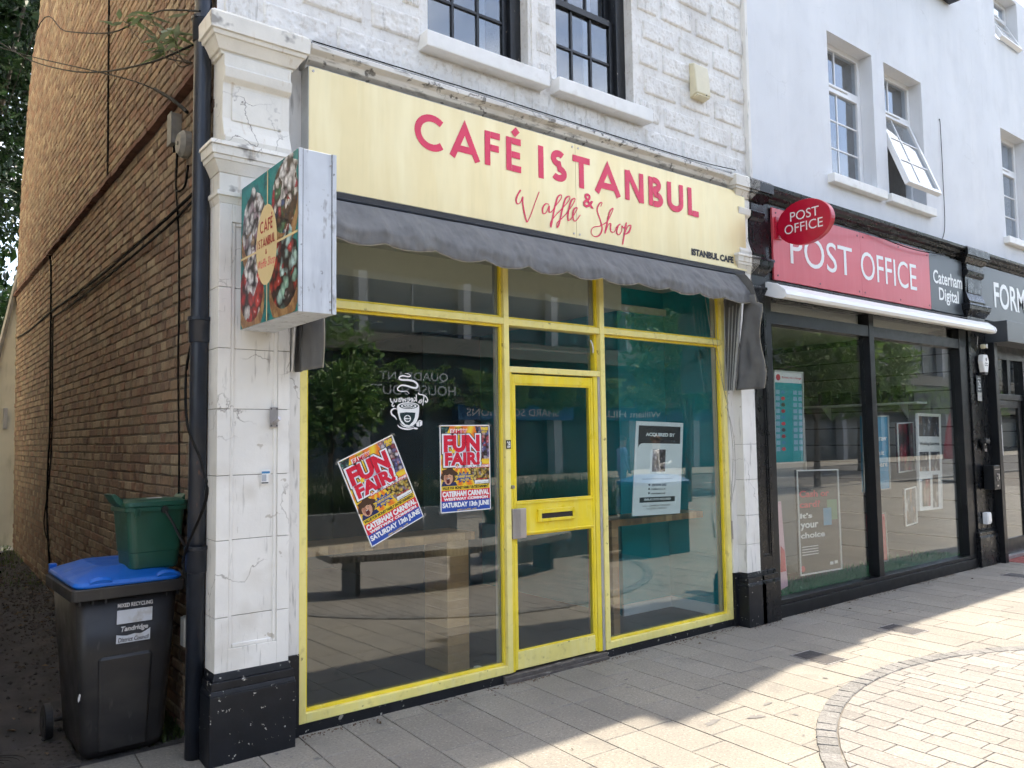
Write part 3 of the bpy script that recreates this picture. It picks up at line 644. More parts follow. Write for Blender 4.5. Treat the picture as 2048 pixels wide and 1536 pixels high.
# ---- cornice above the fascia, pilasters and shop surround
def sweepx(name, prof, x0, x1, m, parent, bevel=0):
    """profile [(y,z)..] swept along X"""
    return MB().prism(prof, lambda u, v, t: (t, u, v), x0, x1).build(name, m, parent, bevel)
mt['box_lead'] = pm('grey_lead', (.22, .22, .23), .6, var=.2, vs_=9)
corn = [(.05, 3.95), (-.05, 3.95), (-.06, 3.985), (-.10, 4.0), (-.115, 4.03), (-.16, 4.045), (-.165, 4.075), (-.10, 4.095), (.05, 4.12)]
sweepx('cornice', corn, .0, 4.30, mt['cornice'], cafe, .004)
bx('lead_flashing', mt['box_lead'], cafe, .0, 4.3, -.10, .03, 4.106, 4.114)
bx('fascia_backing', mt['white_old'], cafe, -.09, 4.36, -.02, .06, 3.0, 3.95)
def pilaster(nm, x0, x1, mats, parent, z_plinth=.47, panel=True, dz=0, cuts=()):
    """pilaster with plinth, panelled shaft, capital, console and top cornice; mats: white, plinth, cap"""
    wm, bm_, cmt = mats; p = bpy.data.objects.new(nm, None); COL.objects.link(p); p.parent = parent
    yb = .06
    def rings(prof, m, name, bev=.003):   # stacked mouldings: (z0,z1,out)
        mb = MB()
        for (z0, z1, o0, o1) in prof:
            def rg(o, z): return [(x0-o, -.105-o, z), (x1+o, -.105-o, z), (x1+o, yb, z), (x0-o, yb, z)]
            mb.loft([rg(o0, z0), rg(o1, z1)])
        return mb.build(name, m, p, bev)
    rings([(-.04, .36+dz, .032, .032), (.36+dz, .385+dz, .032, .024), (.385+dz, .43+dz, .022, .022), (.43+dz, z_plinth+dz, .012, .002)], bm_, 'plinth', .004)
    # shaft with recessed panel
    sh = MB(); z0, z1 = z_plinth+dz+.001, 3.03; w = x1-x0; m_ = .17*w; yf = -.105
    mgz = .12
    if panel:
        sh.box(x0, x0+m_, yf, yb, z0, z1); sh.box(x1-m_, x1, yf, yb, z0, z1); sh.box(x0+m_, x1-m_, yf, yb, z0, z0+mgz); sh.box(x0+m_, x1-m_, yf, yb, z1-.10, z1)
        sh.box(x0+m_, x1-m_, yf+.016, yb, z0+mgz, z1-.10)
    else: sh.box(x0, x1, yf, yb, z0, z1)
    if cuts:      # the shaft is built of stones with fine open joints
        src, sh = sh, MB(); zz = [z0, *cuts, z1]
        for bi in range(0, len(src.v), 8):
            (xa, ya, za), (xb, yb2, zb) = src.v[bi], src.v[bi+6]
            for c, d in zip(zz, zz[1:]):
                lo, hi = max(za, c+(.0015 if c > z0 else 0)), min(zb, d-(.0015 if d < z1 else 0))
                if hi > lo: sh.box(xa, xb, ya, yb2, lo, hi)
        bx('shaft_core', mt['mortar'], p, x0+.006, x1-.006, yf+.022, yb-.002, z0, z1)
    sh.build('shaft', wm, p, .0025)
    if panel:
        fr = MB()
        for a, b, c, d in ((x0+m_, x0+m_+.022, z0+mgz, z1-.10), (x1-m_-.022, x1-m_, z0+mgz, z1-.10), (x0+m_+.022, x1-m_-.022, z0+mgz, z0+mgz+.022), (x0+m_+.022, x1-m_-.022, z1-.122, z1-.10)): fr.box(a, b, yf+.007, yf+.02, c, d)
        fr.build('panel_moulding', wm, p, .005)
    rings([(3.03, 3.07, .0, .012), (3.07, 3.095, .02, .02), (3.095, 3.20, .004, .004), (3.20, 3.26, .008, .045), (3.26, 3.285, .05, .055), (3.285, 3.335, .062, .066), (3.335, 3.36, .075, .07)], cmt, 'capital')
    # console block with its scrolled foot
    cb = MB(); yo = -.105
    prof = [(yb, 3.361), (yo-.03, 3.361), (yo-.035, 3.40), (yo-.012, 3.46), (yo+.005, 3.52), (yo+.002, 3.72), (yo-.03, 3.745), (yo-.04, 3.80), (yo-.02, 3.81), (yo-.022, 3.88), (yb, 3.88)]
    cb.prism(prof, lambda u, v, t: (t, u, v), x0+.01, x1-.01); cb.build('console', cmt, p, .004)
    MB().prism([(yo+.02, 3.50), (yo-.006, 3.51), (yo-.002, 3.70), (yo+.02, 3.71)], lambda u, v, t: (t, u, v), x0+.06, x1-.06).build('console_panel', cmt, p, .004)
    rings([(3.88, 3.90, .004, .01), (3.90, 3.96, .02, .055), (3.96, 3.985, .065, .07), (3.985, 4.075, .082, .085), (4.075, 4.10, .085, .06)], cmt, 'top_cornice')
    return p
pilaster('pilaster', -.515, -.105, (mt['white_old'], mt['black_plinth'], mt['cream_cap']), cafe, cuts=(.76, 1.17, 1.52, 1.885, 2.22, 2.56))
pilaster('pilaster', 4.165, 4.365, (mt['white_old'], mt['black_plinth'], mt['cream_cap']), cafe, panel=False, cuts=(.72, .98, 1.30, 1.62))
bx('reveal', mt['white_old'], cafe, -.105, -.004, -.012, .12, .47, 3.2); bx('reveal', mt['white_old'], cafe, 4.094, 4.165, -.012, .12, .47, 3.2)
bx('reveal_base', mt['black_plinth'], cafe, -.105, -.004, -.02, .12, -.03, .469); bx('reveal_base', mt['black_plinth'], cafe, 4.094, 4.165, -.02, .12, -.03, .469)
bx('stall_riser', mt['black_plinth'], cafe, -.004, 1.50, .008, .14, -.03, .062); bx('stall_riser', mt['black_plinth'], cafe, 2.50, 4.094, .008, .14, -.03, .062)
mt['thresh'] = pm('worn_timber_threshold', (.10, .085, .075), .75, var=.35, vs_=14, bump=.5, bs=60, layers=[((.4, .37, .33), 9, .62, .68, .7, (1, 4, 4))])
bx('threshold', mt['thresh'], cafe, 1.50, 2.50, -.012, .14, -.03, .05, .006); bx('threshold_step', mt['thresh'], cafe, 1.50, 2.50, -.03, -.0125, -.03, .022, .004)
# drip board and lintel behind the awning
bx('lintel', mt['white_old'], cafe, -.004, 4.094, .0, .12, 3.12, 3.2)

# ---- yellow shopfront: frame members, panes, door
sf = bpy.data.objects.new('shopfront', None); COL.objects.link(sf); sf.parent = cafe
FT, FB = 3.12, .062
Yf, Yg = 0.0, .058
yl, yp = mt['yellow'], mt['yellow_pale']
bx('stile', yp, sf, 0, .047, Yf, .11, FB, FT, .004); bx('stile', yp, sf, 4.035, 4.09, Yf, .11, FB, FT, .004)
bx('mullion', yp, sf, 1.538, 1.585, Yf, .11, FB, FT, .004); bx('mullion', yp, sf, 2.494, 2.543, Yf-.004, .11, FB, FT, .004)
for a, b in ((.047, 1.538), (2.543, 4.035)):
    bx('bottom_rail', yp, sf, a, b, Yf+.002, .11, FB, .118, .004); bx('transom', yp, sf, a, b, Yf+.001, .11, 2.523, 2.570, .004); bx('head_rail', yp, sf, a, b, Yf+.002, .11, FT-.05, FT, .003)
bx('transom', yp, sf, 1.585, 2.494, Yf+.001, .11, 2.519, 2.567, .004); bx('transom', yp, sf, 1.585, 2.494, Yf+.001, .11, 2.178, 2.222, .004); bx('head_rail', yp, sf, 1.585, 2.494, Yf+.002, .11, FT-.05, FT, .003)
def glazing(a, b, c, d, name='pane', bead=True, gm=mt['glass'], parent=sf, beadm=yl, y=Yg, grey=True):
    if bead:
        t = .018
        MB().box(a, a+t, y-.03, y-.004, c, d).box(b-t, b, y-.03, y-.004, c, d).box(a+t, b-t, y-.03, y-.004, c, c+t).box(a+t, b-t, y-.03, y-.004, d-t, d).build('glazing_bead', beadm, parent, .003)
        if grey: MB().box(a, a+.028, y+.004, y+.04, c, d).box(b-.028, b, y+.004, y+.04, c, d).build('inner_bead', mt['grey_strip'], parent)
    return MB().box(a+.002, b-.002, y-.003, y+.003, c+.002, d-.002).build(name, gm, parent)
glazing(.047, 1.538, .118, 2.523); glazing(2.543, 4.035, .118, 2.523)
glazing(.047, 1.538, 2.570, FT-.05); glazing(2.543, 4.035, 2.570, FT-.05); glazing(1.585, 2.494, 2.567, FT-.05)
# hopper light above the door: two overlapping louvre panes
MB().box(1.60, 2.48, Yg-.002, Yg+.004, 2.355, 2.515).build('louvre_pane', mt['glass'], sf); MB().box(1.60, 2.48, Yg+.010, Yg+.016, 2.225, 2.372).build('louvre_pane', mt['glass'], sf)
MB().box(1.585, 1.60, Yg-.02, Yg+.03, 2.222, 2.519).box(2.468, 2.494, Yg-.02, Yg+.03, 2.222, 2.519).build('louvre_side', yl, sf, .003)
MB().tube([(2.435, Yg-.012, 2.47), (2.447, Yg-.02, 2.44), (2.462, Yg-.014, 2.40), (2.466, Yg-.006, 2.37)], .006, 6).build('louvre_lever', mt['white_trim'], sf)
door = bpy.data.objects.new('door', None); COL.objects.link(door); door.parent = cafe
MB().box(1.585, 1.612, .012, .10, .06, 2.178).box(2.424, 2.468, .012, .10, .06, 2.178).build('door_jamb', yl, door, .003)
bx('door_jamb_strip', mt['grey_strip'], door, 2.4685, 2.4935, .008, .10, .06, 2.178)
dl, dr, db, dt = 1.616, 2.420, .068, 2.166; sL = 1.640; sR = 2.396
MB().box(dl, sL, .016, .062, db, dt).box(sR, dr, .016, .062, db, dt).build('stile', yl, door, .003)
bx('bottom_rail', yp, door, sL, sR, .017, .062, db, .190, .003); bx('lock_rail', yl, door, sL, sR, .017, .062, 1.012, 1.240, .003); bx('top_rail', yl, door, sL, sR, .017, .062, 2.100, dt, .003)
MB().box(sL, sR, .010, .018, 1.225, 1.240).box(sL, sR, .010, .018, 1.012, 1.026).build('rail_moulding', yl, door, .003)
MB().box(sL+.002, sR-.002, .036, .042, .192, 1.010).build('pane', mt['glass'], door); MB().box(sL+.002, sR-.002, .036, .042, 1.242, 2.098).build('pane', mt['glass'], door)
t = .012
for c, d in ((.190, 1.012), (1.240, 2.100)):
    MB().box(sL, sL+t, .022, .035, c, d).box(sR-t, sR, .022, .035, c, d).box(sL+t, sR-t, .022, .035, c, c+t).box(sL+t, sR-t, .022, .035, d-t, d).build('glazing_bead', yl, door, .002)
lp = MB()
for a, b, c, d in ((1.832, 1.866, 1.090, 1.182), (2.176, 2.196, 1.090, 1.182), (1.866, 2.176, 1.090, 1.112), (1.866, 2.176, 1.150, 1.182)): lp.box(a, b, -.002, .018, c, d)
lpo = lp.build('letter_plate', yl, door, .003)
bx('letter_slot', mt['dark_ink'], lpo, 1.867, 2.175, .008, .0165, 1.113, 1.149)
MB().prism([(1.592, -.004), (1.592, .013), (1.722, .013), (1.722, .002), (1.655, -.014)], lambda u, v, t: (u, v, t), .988, 1.200).build('lock_guard_plate', mt['steel'], door, .003)
mb = MB().tube([(1.598, .012, 1.356), (1.598, -.012, 1.356)], .012, 14); mb.build('lock_cylinder', mt['steel'], door)
# house number plate 28
hn = tag(bx('number_plate', mt['dark_ink'], None, 1.541, 1.582, -.007, -.003, 1.628, 1.690), 'small black plate with white number 28 on the yellow post left of the door', 'number plate')
txt('lettering', '28', (1.547, 1.636, 1.577, 1.682), FY(-.007), mt['white_clean'], hn, bold=.03, lift=.001)
# ================================================================ CAFE INTERIOR (parts of the building)
room = bpy.data.objects.new('shop_interior', None); COL.objects.link(room); room.parent = cafe
mt['teal'] = pm('teal_wall_paint', (.010, .34, .40), .6, var=.08, vs_=2)
mt['teal_shaded'] = pm('shaded_teal_wall', (.003, .065, .095), .6, var=.1, vs_=2)  # same teal, with the dimness of the room's depth put into the colour
mt['ceil'] = pm('grey_white_ceiling', (.60, .58, .54), .8, var=.05, vs_=2)
mt['bulk'] = pm('cream_bulkhead', (.80, .76, .66), .8, var=.04, vs_=2)
mt['vinyl'] = pm('dark_vinyl_floor', (.022, .026, .028), .45, var=.2, vs_=3)
bx('floor', mt['vinyl'], room, -.05, 4.15, .14, 5.2, .0, .062)
bx('ceiling', mt['ceil'], room, -.05, 4.15, .70, 5.2, 2.89, 2.95); bx('soffit', mt['ceil'], room, -.05, 4.15, .12, 1.2, 3.121, 3.2)
bx('bulkhead', mt['bulk'], room, -.05, 3.45, .68, .70, 2.89, 3.12)
bx('back_wall', mt['teal_shaded'], room, -.05, 4.15, 5.2, 5.25, 0, 3.1); bx('side_wall', mt['teal_shaded'], room, -.07, -.05, .12, 5.2, 0, 3.2)
bx('teal_partition', mt['teal'], room, 3.45, 4.15, .74, 5.2, .062, 3.12); bx('end_wall', mt['teal'], room, 4.10, 4.16, .12, .74, .0, 3.2)
bx('store_block', mt['teal_shaded'], room, 2.67, 3.45, 2.95, 5.2, .062, 2.89)
bx('skirting', mt['white_clean'], room, 3.435, 4.10, .722, .739, .062, .16); bx('skirting', mt['white_clean'], room, 4.085, 4.0995, .13, .72, .062, .16)
for (px, py) in ((754, 645), (884, 663), (640, 665), (1070, 563)):
    gx, gy = gp(px, py, 2.885)
    if not (0 < gx < 3.4 and .75 < gy < 5): continue
    MB().tube([(gx, gy, 2.888), (gx, gy, 2.878)], .055, 20).build('downlight_rim', mt['white_clean'], room)
    MB().tube([(gx, gy, 2.8785), (gx, gy, 2.876)], .040, 20).build('downlight_lens', mt['alu'], room)
mt['pipe_grey'] = pm('pale_support_column', (.35, .36, .37), .6, var=.1, vs_=2)
bx('support_column', mt['pipe_grey'], room, .62, .70, 1.6, 1.68, .062, 2.89)
mt['disc'] = pm('round_yellow_clock', (.45, .42, .12), .5, var=.1, vs_=8)

# ---- block-work counters standing in the two windows
WOOD = [(.32, .19, .085), (.24, .13, .055), (.40, .26, .125), (.19, .10, .045), (.36, .22, .10)]
mt['wood'] = pm('butcher_block_oak', (.4, .25, .13), .42, var=.12, vs_=9, rcols=WOOD, rn=.15, layers=[((.15, .08, .04), 30, .55, .75, .35, (6, 6, 1))])
def counter(label, x0, x1, yf, yb, zt, leg):
    t = thing('counter', label, 'counter', ((x0+x1)/2, (yf+yb)/2, .062), group='wooden counters behind the shop windows')
    ox, oy = (x0+x1)/2, (yf+yb)/2; x = x0
    while x < x1-.01:
        w = min(rnd.choice((.035, .045, .05, .06)), x1-x)
        MB().box(x-ox+.0004, x+w-ox-.0004, yf-oy, yf+.05-oy, zt-.055-.062, zt-.062).build('block_strip', mt['wood'], t); x += w
    bx('top', mt['wood'], t, x0-ox, x1-ox, yf-oy+.051, yb-oy, zt-.055-.062, zt-.0625)
    for (a, b) in leg:
        z = 0
        while z < zt-.062-.06:
            h = min(.062, zt-.062-.056-z); MB().box(a-ox, b-ox, yf-oy+.01, yb-oy-.03, z+.0004, z+h-.0004).build('leg_block', mt['wood'], t); z += h
    return t
counter('butcher block counter behind the left window, under the fun fair posters', .02, 1.46, .28, .62, 1.03, ((1.225, 1.41),))
counter('butcher block counter behind the right window, under the acquired by board', 2.86, 4.05, .28, .62, 1.005, ((2.87, 2.945),))
tl = thing('tealight_glass', 'small glass tealight holder on the floor inside the left window', 'tealight', (1.44, .235, .062))
MB().tube([(0, 0, 0), (0, 0, .055)], .034, 20).build('glass_cup', mt['glass_po'], tl); MB().tube([(0, 0, .004), (0, 0, .02)], .028, 18).build('candle', mt['white_clean'], tl)

# ================================================================ FASCIA SIGN
SY = -.13
sign = thing('fascia_sign', 'cream fascia sign reading CAFÉ ISTANBUL Waffle and Shop in raspberry letters', 'sign', (0, 0, 0))
SX0, SX1, SZ0, SZ1 = -.005, 4.275, 3.213, 3.944
seam = 2.147
bx('panel', mt['sign_cream'], sign, SX0, seam-.0015, SY, SY+.004, SZ0, SZ1); bx('panel', mt['sign_cream'], sign, seam+.0015, SX1, SY, SY+.004, SZ0, SZ1)
bx('tray_back', mt['sign_edge'], sign, SX0-.003, SX1+.003, SY+.0045, -.0205, SZ0-.003, SZ1+.003)
bx('black_trim', mt['dark_ink'], sign, SX0+.02, SX1-.02, SY+.006, -.021, SZ0-.045, SZ0-.0035)  # black trim band below the sign panel
SP = FY(SY)
for (x, z) in ((.02, SZ1-.025), (seam-.03, SZ1-.03), (seam+.03, SZ1-.03), (seam-.03, SZ0+.03), (seam+.03, SZ0+.03), (SX1-.03, SZ1-.03), (SX1-.03, SZ0+.03)):
    MB().tube([(x, SY-.001, z), (x, SY-.004, z)], .008, 10).build('screw', mt['steel'], sign)
# geometric capitals, drawn as strokes (unit height)
def GL(ch, w):
    h = w/2; r = .5-h
    if ch == 'C': return [arc(.5, .5, r, r, 47, 313, 26)], .86
    if ch == 'A': return [[(h*.55, 0), (.44, 1.0-h*1.1), (.88-h*.55, 0)], [(.20, .27), (.68, .27)]], .88
    if ch == 'F': return [[(h, 0), (h, 1)], [(h*2, 1-h), (.50, 1-h)], [(h*2, .53), (.46, .53)]], .52
    if ch in 'EÉ':
        g = [[(h, 0), (h, 1)], [(h*2, 1-h), (.50, 1-h)], [(h*2, .5), (.47, .5)], [(h*2, h), (.50, h)]]
        if ch == 'É': g.append([(.24, 1.10), (.40, 1.28)])
        return g, .52
    if ch == 'I': return [[(h, 0), (h, 1)]], w
    if ch == 'L': return [[(h, 0), (h, 1)], [(h*2, h), (.46, h)]], .47
    if ch == 'T': return [[(.29, 0), (.29, 1-w)], [(0, 1-h), (.58, 1-h)]], .58
    if ch == 'N': return [[(h, 0), (h, 1)], [(.72-h, 0), (.72-h, 1)], [(h*1.2, .97), (.72-h*1.2, .03)]], .72
    if ch == 'U': return [[(h, 1), (h, .33)]+arc(.34, .33, .34-h, .33-h, 180, 360, 18)+[(.68-h, .33), (.68-h, 1)]], .68
    if ch == 'B': return [[(h, 0), (h, 1)], [(w, 1-h), (.27, 1-h)]+arc(.27, .755, .22-h+.02, .245-h, 90, -90, 14)+[(w, .51+h*0)], [(w, .515), (.30, .515)]+arc(.30, .2575, .26-h+.02, .2575-h+.0, 90, -90, 14)+[(w, h)]], .56
    if ch == 'S': return [arc(.29, .745, .25-h+.0, .255-h, 38, 270, 18)+arc(.29, .245+h*.5, .27-h, .26-h*1.2, 90, -148, 20)[1:]], .57
    if ch == 'P': return [[(h, 0), (h, 1)], [(w, 1-h), (.30, 1-h)]+arc(.30, .70, .27-h, .30-h, 90, -90, 14)+[(w, .40+h)]], .58
    if ch == 'O': return [(arc(.5, .5, .5-h, .5-h, 0, 345, 30), True)], 1.0
    return [], .3
def caps(name, s, x0, x1, z0, h, w, pl, m, parent, gap=.16, word=.42, lift=.002, depth=None):
    lines = []; x = 0
    for ch in s:
        if ch == ' ': x += word-gap; continue
        g, adv = GL(ch, w)
        for l in g:
            cl = isinstance(l, tuple); pts = l[0] if cl else l; q = [(p[0]+x, p[1]) for p in pts]; lines.append((q, cl))
        x += adv+gap
    tot = x-gap; k = (x1-x0)/tot
    out = [([(x0+p[0]*k, z0+p[1]*h) for p in pts], cl) for pts, cl in lines]
    return strokes(name, out, w*(h*.5+k*.5), pl, m, parent, lift)
caps('lettering', 'CAFÉ', .722, fp(1043, 343, SY)[0], 3.607, .245, .185, SP, mt['pink'], sign, gap=.175)
caps('lettering', 'ISTANBUL', fp(1076, 352, SY)[0], 3.600, 3.607, .245, .185, SP, mt['pink'], sign, gap=.175)
# hand-lettered second line, traced on the panel plane
SC = [[(1041, 380), (1035, 390), (1032, 401), (1035, 408), (1041, 404), (1045, 394), (1045, 404), (1048, 424), (1052, 440), (1055, 443), (1062, 428), (1070, 405), (1078, 384)],
      [(1098, 409), (1091, 408), (1085, 417), (1086, 427), (1092, 425), (1098, 412), (1098, 424), (1104, 422), (1113, 409), (1122, 397), (1122, 390), (1115, 395), (1108, 420), (1103, 447), (1101, 454), (1101, 445), (1110, 432), (1123, 418), (1137, 402), (1139, 393), (1131, 397), (1124, 420), (1118, 447), (1114, 455), (1114, 446), (1124, 436), (1135, 424), (1148, 404), (1149, 397), (1142, 402), (1136, 425), (1136, 441), (1143, 436), (1151, 424), (1154, 416), (1148, 418), (1145, 430), (1147, 441), (1152, 441), (1160, 430)],
      [(1201, 413), (1204, 406), (1199, 407), (1194, 420), (1200, 440), (1204, 458), (1198, 471), (1188, 473), (1182, 465), (1186, 455), (1200, 452), (1214, 443), (1222, 428), (1226, 417), (1219, 424), (1213, 450), (1210, 466), (1216, 450), (1221, 448), (1221, 462), (1228, 464), (1233, 454), (1240, 449), (1236, 452), (1233, 464), (1237, 470), (1243, 462), (1243, 452), (1248, 456), (1252, 446), (1248, 470), (1245, 488), (1250, 465), (1256, 452), (1261, 452), (1258, 464), (1251, 468), (1256, 464), (1262, 455)]]
scl = []; scw = []
for l in SC:
    pts = crs([Vector((*fp(x, y, SY), 0)) for x, y in l], 6); scl.append([(p.x, p.y) for p in pts])
    ws_ = []
    for i, p in enumerate(pts):
        d = pts[min(i+1, len(pts)-1)]-pts[max(i-1, 0)]; ws_.append(.0075+.007*max(0, -d.normalized().y if d.length else 0))
    scw.append(ws_)
mbx = MB()
for l, ww in zip(scl, scw):
    v, f = ribbon(l, ww); mbx.add([SP.at(p.x, p.y, .002+.00001*(i % len(l))) for i, p in enumerate(v)], f)
mbx.build('script_lettering', mt['pink'], sign, fix=False)
a0 = fp(1166, 412, SY); a1 = fp(1187, 390, SY)
txt('ampersand', '&', (a0[0], a0[1]-.006, a1[0], a1[1]+.0), SP, mt['pink'], sign, bold=.02)
b0 = fp(1382, 512, SY)
txt('small_lettering', 'ISTANBUL CAFE', (3.487, 3.258, 4.075, 3.320), SP, mt['dark_ink'], sign, bold=.06)

# ================================================================ PROJECTING SIGN
ps = thing('projecting_sign', 'white box sign with waffle pictures sticking out from the left pilaster', 'sign', (-.40, -.125, 2.32))
PT, PD, PH = .195, .79, .80     # thickness x, depth y, height z
# box tapers slightly; local origin at the lower wall corner of the picture face
bx('box', mt['white_metal'], ps, .002, PT, -PD, 0, 0, PH, .003)
PP = Plane((0, 0, 0), (0, -1, 0), (0, 0, 1))
FG = [(0, PD), (0, PH)]
mt['print_teal'] = photo('printed_teal_swirl', [(.0, .04, .05), (.0, .17, .17), (.0, .22, .21), (.005, .12, .13), (.0, .20, .20)], 9, (1, 1, 1), cell=False)
rect('picture_face', .003, .003, PD-.003, PH-.003, PP, mt['print_teal'], ps, .001)
mt['pw1'] = photo('print_marshmallow', [(.75, .55, .62), (.8, .78, .78), (.55, .30, .42), (.7, .7, .74), (.35, .22, .12), (.85, .82, .8)], 17)
mt['pw2'] = photo('print_sweets', [(.10, .05, .025), (.2, .09, .03), (.05, .10, .25), (.07, .2, .08), (.16, .07, .03), (.7, .66, .6), (.45, .03, .05)], 22)
mt['pw3'] = photo('print_strawberry', [(.6, .02, .02), (.72, .05, .035), (.5, .015, .015), (.8, .75, .72), (.65, .03, .03)], 15)
mt['pw4'] = photo('print_kiwi_choc', [(.55, .03, .02), (.6, .05, .03), (.06, .03, .02), (.30, .52, .38), (.04, .03, .02), (.5, .03, .02), (.42, .62, .52)], 17)
mt['pcream'] = photo('print_cream', [(.75, .72, .7), (.85, .84, .82), (.6, .45, .5), (.82, .8, .78)], 21)
mt['pmint'] = photo('print_mint_cream', [(.35, .58, .5), (.45, .66, .6), (.55, .05, .05), (.5, .7, .66)], 19)
mt['pwaf'] = photo('print_waffle', [(.30, .15, .055), (.42, .24, .09), (.22, .10, .04), (.36, .19, .07)], 12, cell=False)
def dome(cu, cv, ru, rv, k=24, flatb=.0): return [(cu+ru*math.cos(a), cv+rv*math.sin(a)) for a in [2*math.pi*i/k for i in range(k)]]
def cl_(poly): return [(min(max(u, .004), PD-.004), min(max(v, .004), PH-.004)) for u, v in poly]
for (nm, q, wq, tq, tm, fm) in (('w1', (.20, .52), (.19, .20), (.17, .62), 'pcream', 'pw1'), ('w2', (.62, .58), (.18, .20), (.67, .70), 'pcream', 'pw2'), ('w3', (.17, .18), (.19, .19), (.17, .29), 'pcream', 'pw3'), ('w4', (.62, .20), (.20, .20), (.66, .31), 'pmint', 'pw4')):
    flat('waffle_print', cl_(dome(q[0], q[1]-.05, wq[0], wq[1])), PP, mt['pwaf'], ps, .0014); flat('filling_print', cl_(dome(q[0], q[1]+.02, wq[0]*.93, wq[1]*.92)), PP, mt[fm], ps, .0018)
    flat('topping_print', cl_([(tq[0]+(.10+.022*math.sin(7*a))*math.cos(a), tq[1]+(.12+.025*math.sin(5*a+1))*math.sin(a)) for a in [2*math.pi*i/40 for i in range(40)]]), PP, mt[tm], ps, .0022)
mt['ps_cream'] = pm('printed_cream', (.72, .55, .27), .4, var=.03)
mt['ps_red'] = pm('printed_brick_red', (.42, .035, .03), .4, var=.0)
rect('divider', PD/2-.006, .003, PD/2+.006, PH-.003, PP, mt['ps_cream'], ps, .0026); rect('divider', .003, PH/2-.015, PD-.003, PH/2-.003, PP, mt['ps_cream'], ps, .0028)
flat('badge', oval(PD/2-.01, .405, .145, .212, 40), PP, mt['ps_cream'], ps, .0032)
caps('lettering', 'CAFÉ', .295, .475, .475, .065, .17, PP, mt['ps_red'], ps, gap=.14, lift=.0036)
caps('lettering', 'ISTANBUL', .262, .508, .398, .048, .15, PP, mt['ps_red'], ps, gap=.15, lift=.0036)
txt('lettering', '&', (.372, .355, .396, .383), PP, mt['ps_red'], ps, bold=.02, lift=.0036)
txt('lettering', 'Waffle Shop', (.268, .275, .505, .335), PP, mt['pink'], ps, shear=.35, lift=.0036)
bx('edge_trim', mt['white_metal'], ps, .0005, .020, -PD-.004, -PD-.0005, 0, PH); bx('edge_trim', mt['white_metal'], ps, PT-.020, PT+.001, -PD-.004, -PD-.0005, 0, PH)
bx('corner_bead', mt['dark_ink'], ps, .020, .0235, -PD-.0015, -PD-.0003, 0, PH); bx('corner_bead', mt['dark_ink'], ps, PT-.0235, PT-.020, -PD-.0015, -PD-.0003, 0, PH)
for z in (.02, .06, PH-.06): MB().tube([(PT-.03, -PD-.001, z), (PT-.03, -PD-.005, z)], .005, 8).build('screw', mt['steel'], ps)

# ================================================================ CAFE AWNING (folded dutch canopy)
aw = thing('awning', 'folded weathered grey canvas awning with scalloped edge under the cafe sign', 'awning')
AX0, AX1 = -.045, 4.10
def awy(t): return -.115-.215*math.sin(min(t, 1)*math.pi/2)   # out from the wall as it falls
nx = 420; ny = 20; mb = MB()
for i in range(nx+1):
    u = i/nx; x = AX0+(AX1-AX0)*u
    sc = abs(math.sin(math.pi*(x-.05+.03*mnoise.noise((x*1.1, 5, 5)))/.37)); bot = 2.897-(.034+.012*mnoise.noise((x*.9, 8, 2)))*sc**.8+.014*mnoise.noise((x*1.3, 3, 0))
    sag = .012*mnoise.noise((x*2.2, 0, 4))
    for j in range(ny+1):
        t = j/ny
        z = 3.168+(bot-3.168)*t; yy = -.105-.175*min(1, t*1.4)**.8
        w_ = -.016*abs(mnoise.noise((x*7+z*3, z*9-x, 11)))-.010*abs(mnoise.noise((x*15-z*6, z*16+x*2, 3)))+.016*mnoise.noise((x*5, z*6, 1))+.022*mnoise.noise((x*1.7, z*2.5, 7))+.011*mnoise.noise((x*13, z*8, 5))+.006*mnoise.noise((x*30, z*18, 8))
        mb.v.append((x, yy+w_*min(1, t*3), z+sag*t))
for i in range(nx):
    for j in range(ny): a = i*(ny+1)+j; mb.f.append((a, a+1, a+ny+2, a+ny+1))
hood = mb.build('hood_fabric', mt['canvas'], aw, smooth=True, fix=False)
sm = hood.modifiers.new('thick', 'SOLIDIFY'); sm.thickness = .004; sm.offset = 1
edge = [mb.v[i*(ny+1)+ny] for i in range(nx+1)]
MB().tube([(p[0], p[1]-.001, p[2]) for p in edge], .0042, 5).build('scallop_binding', mt['canvas_edge'], aw)
MB().tube([(AX0, -.115, 3.172), (AX1, -.115, 3.172)], .012, 8).build('head_rail', mt['black_iron'], aw)
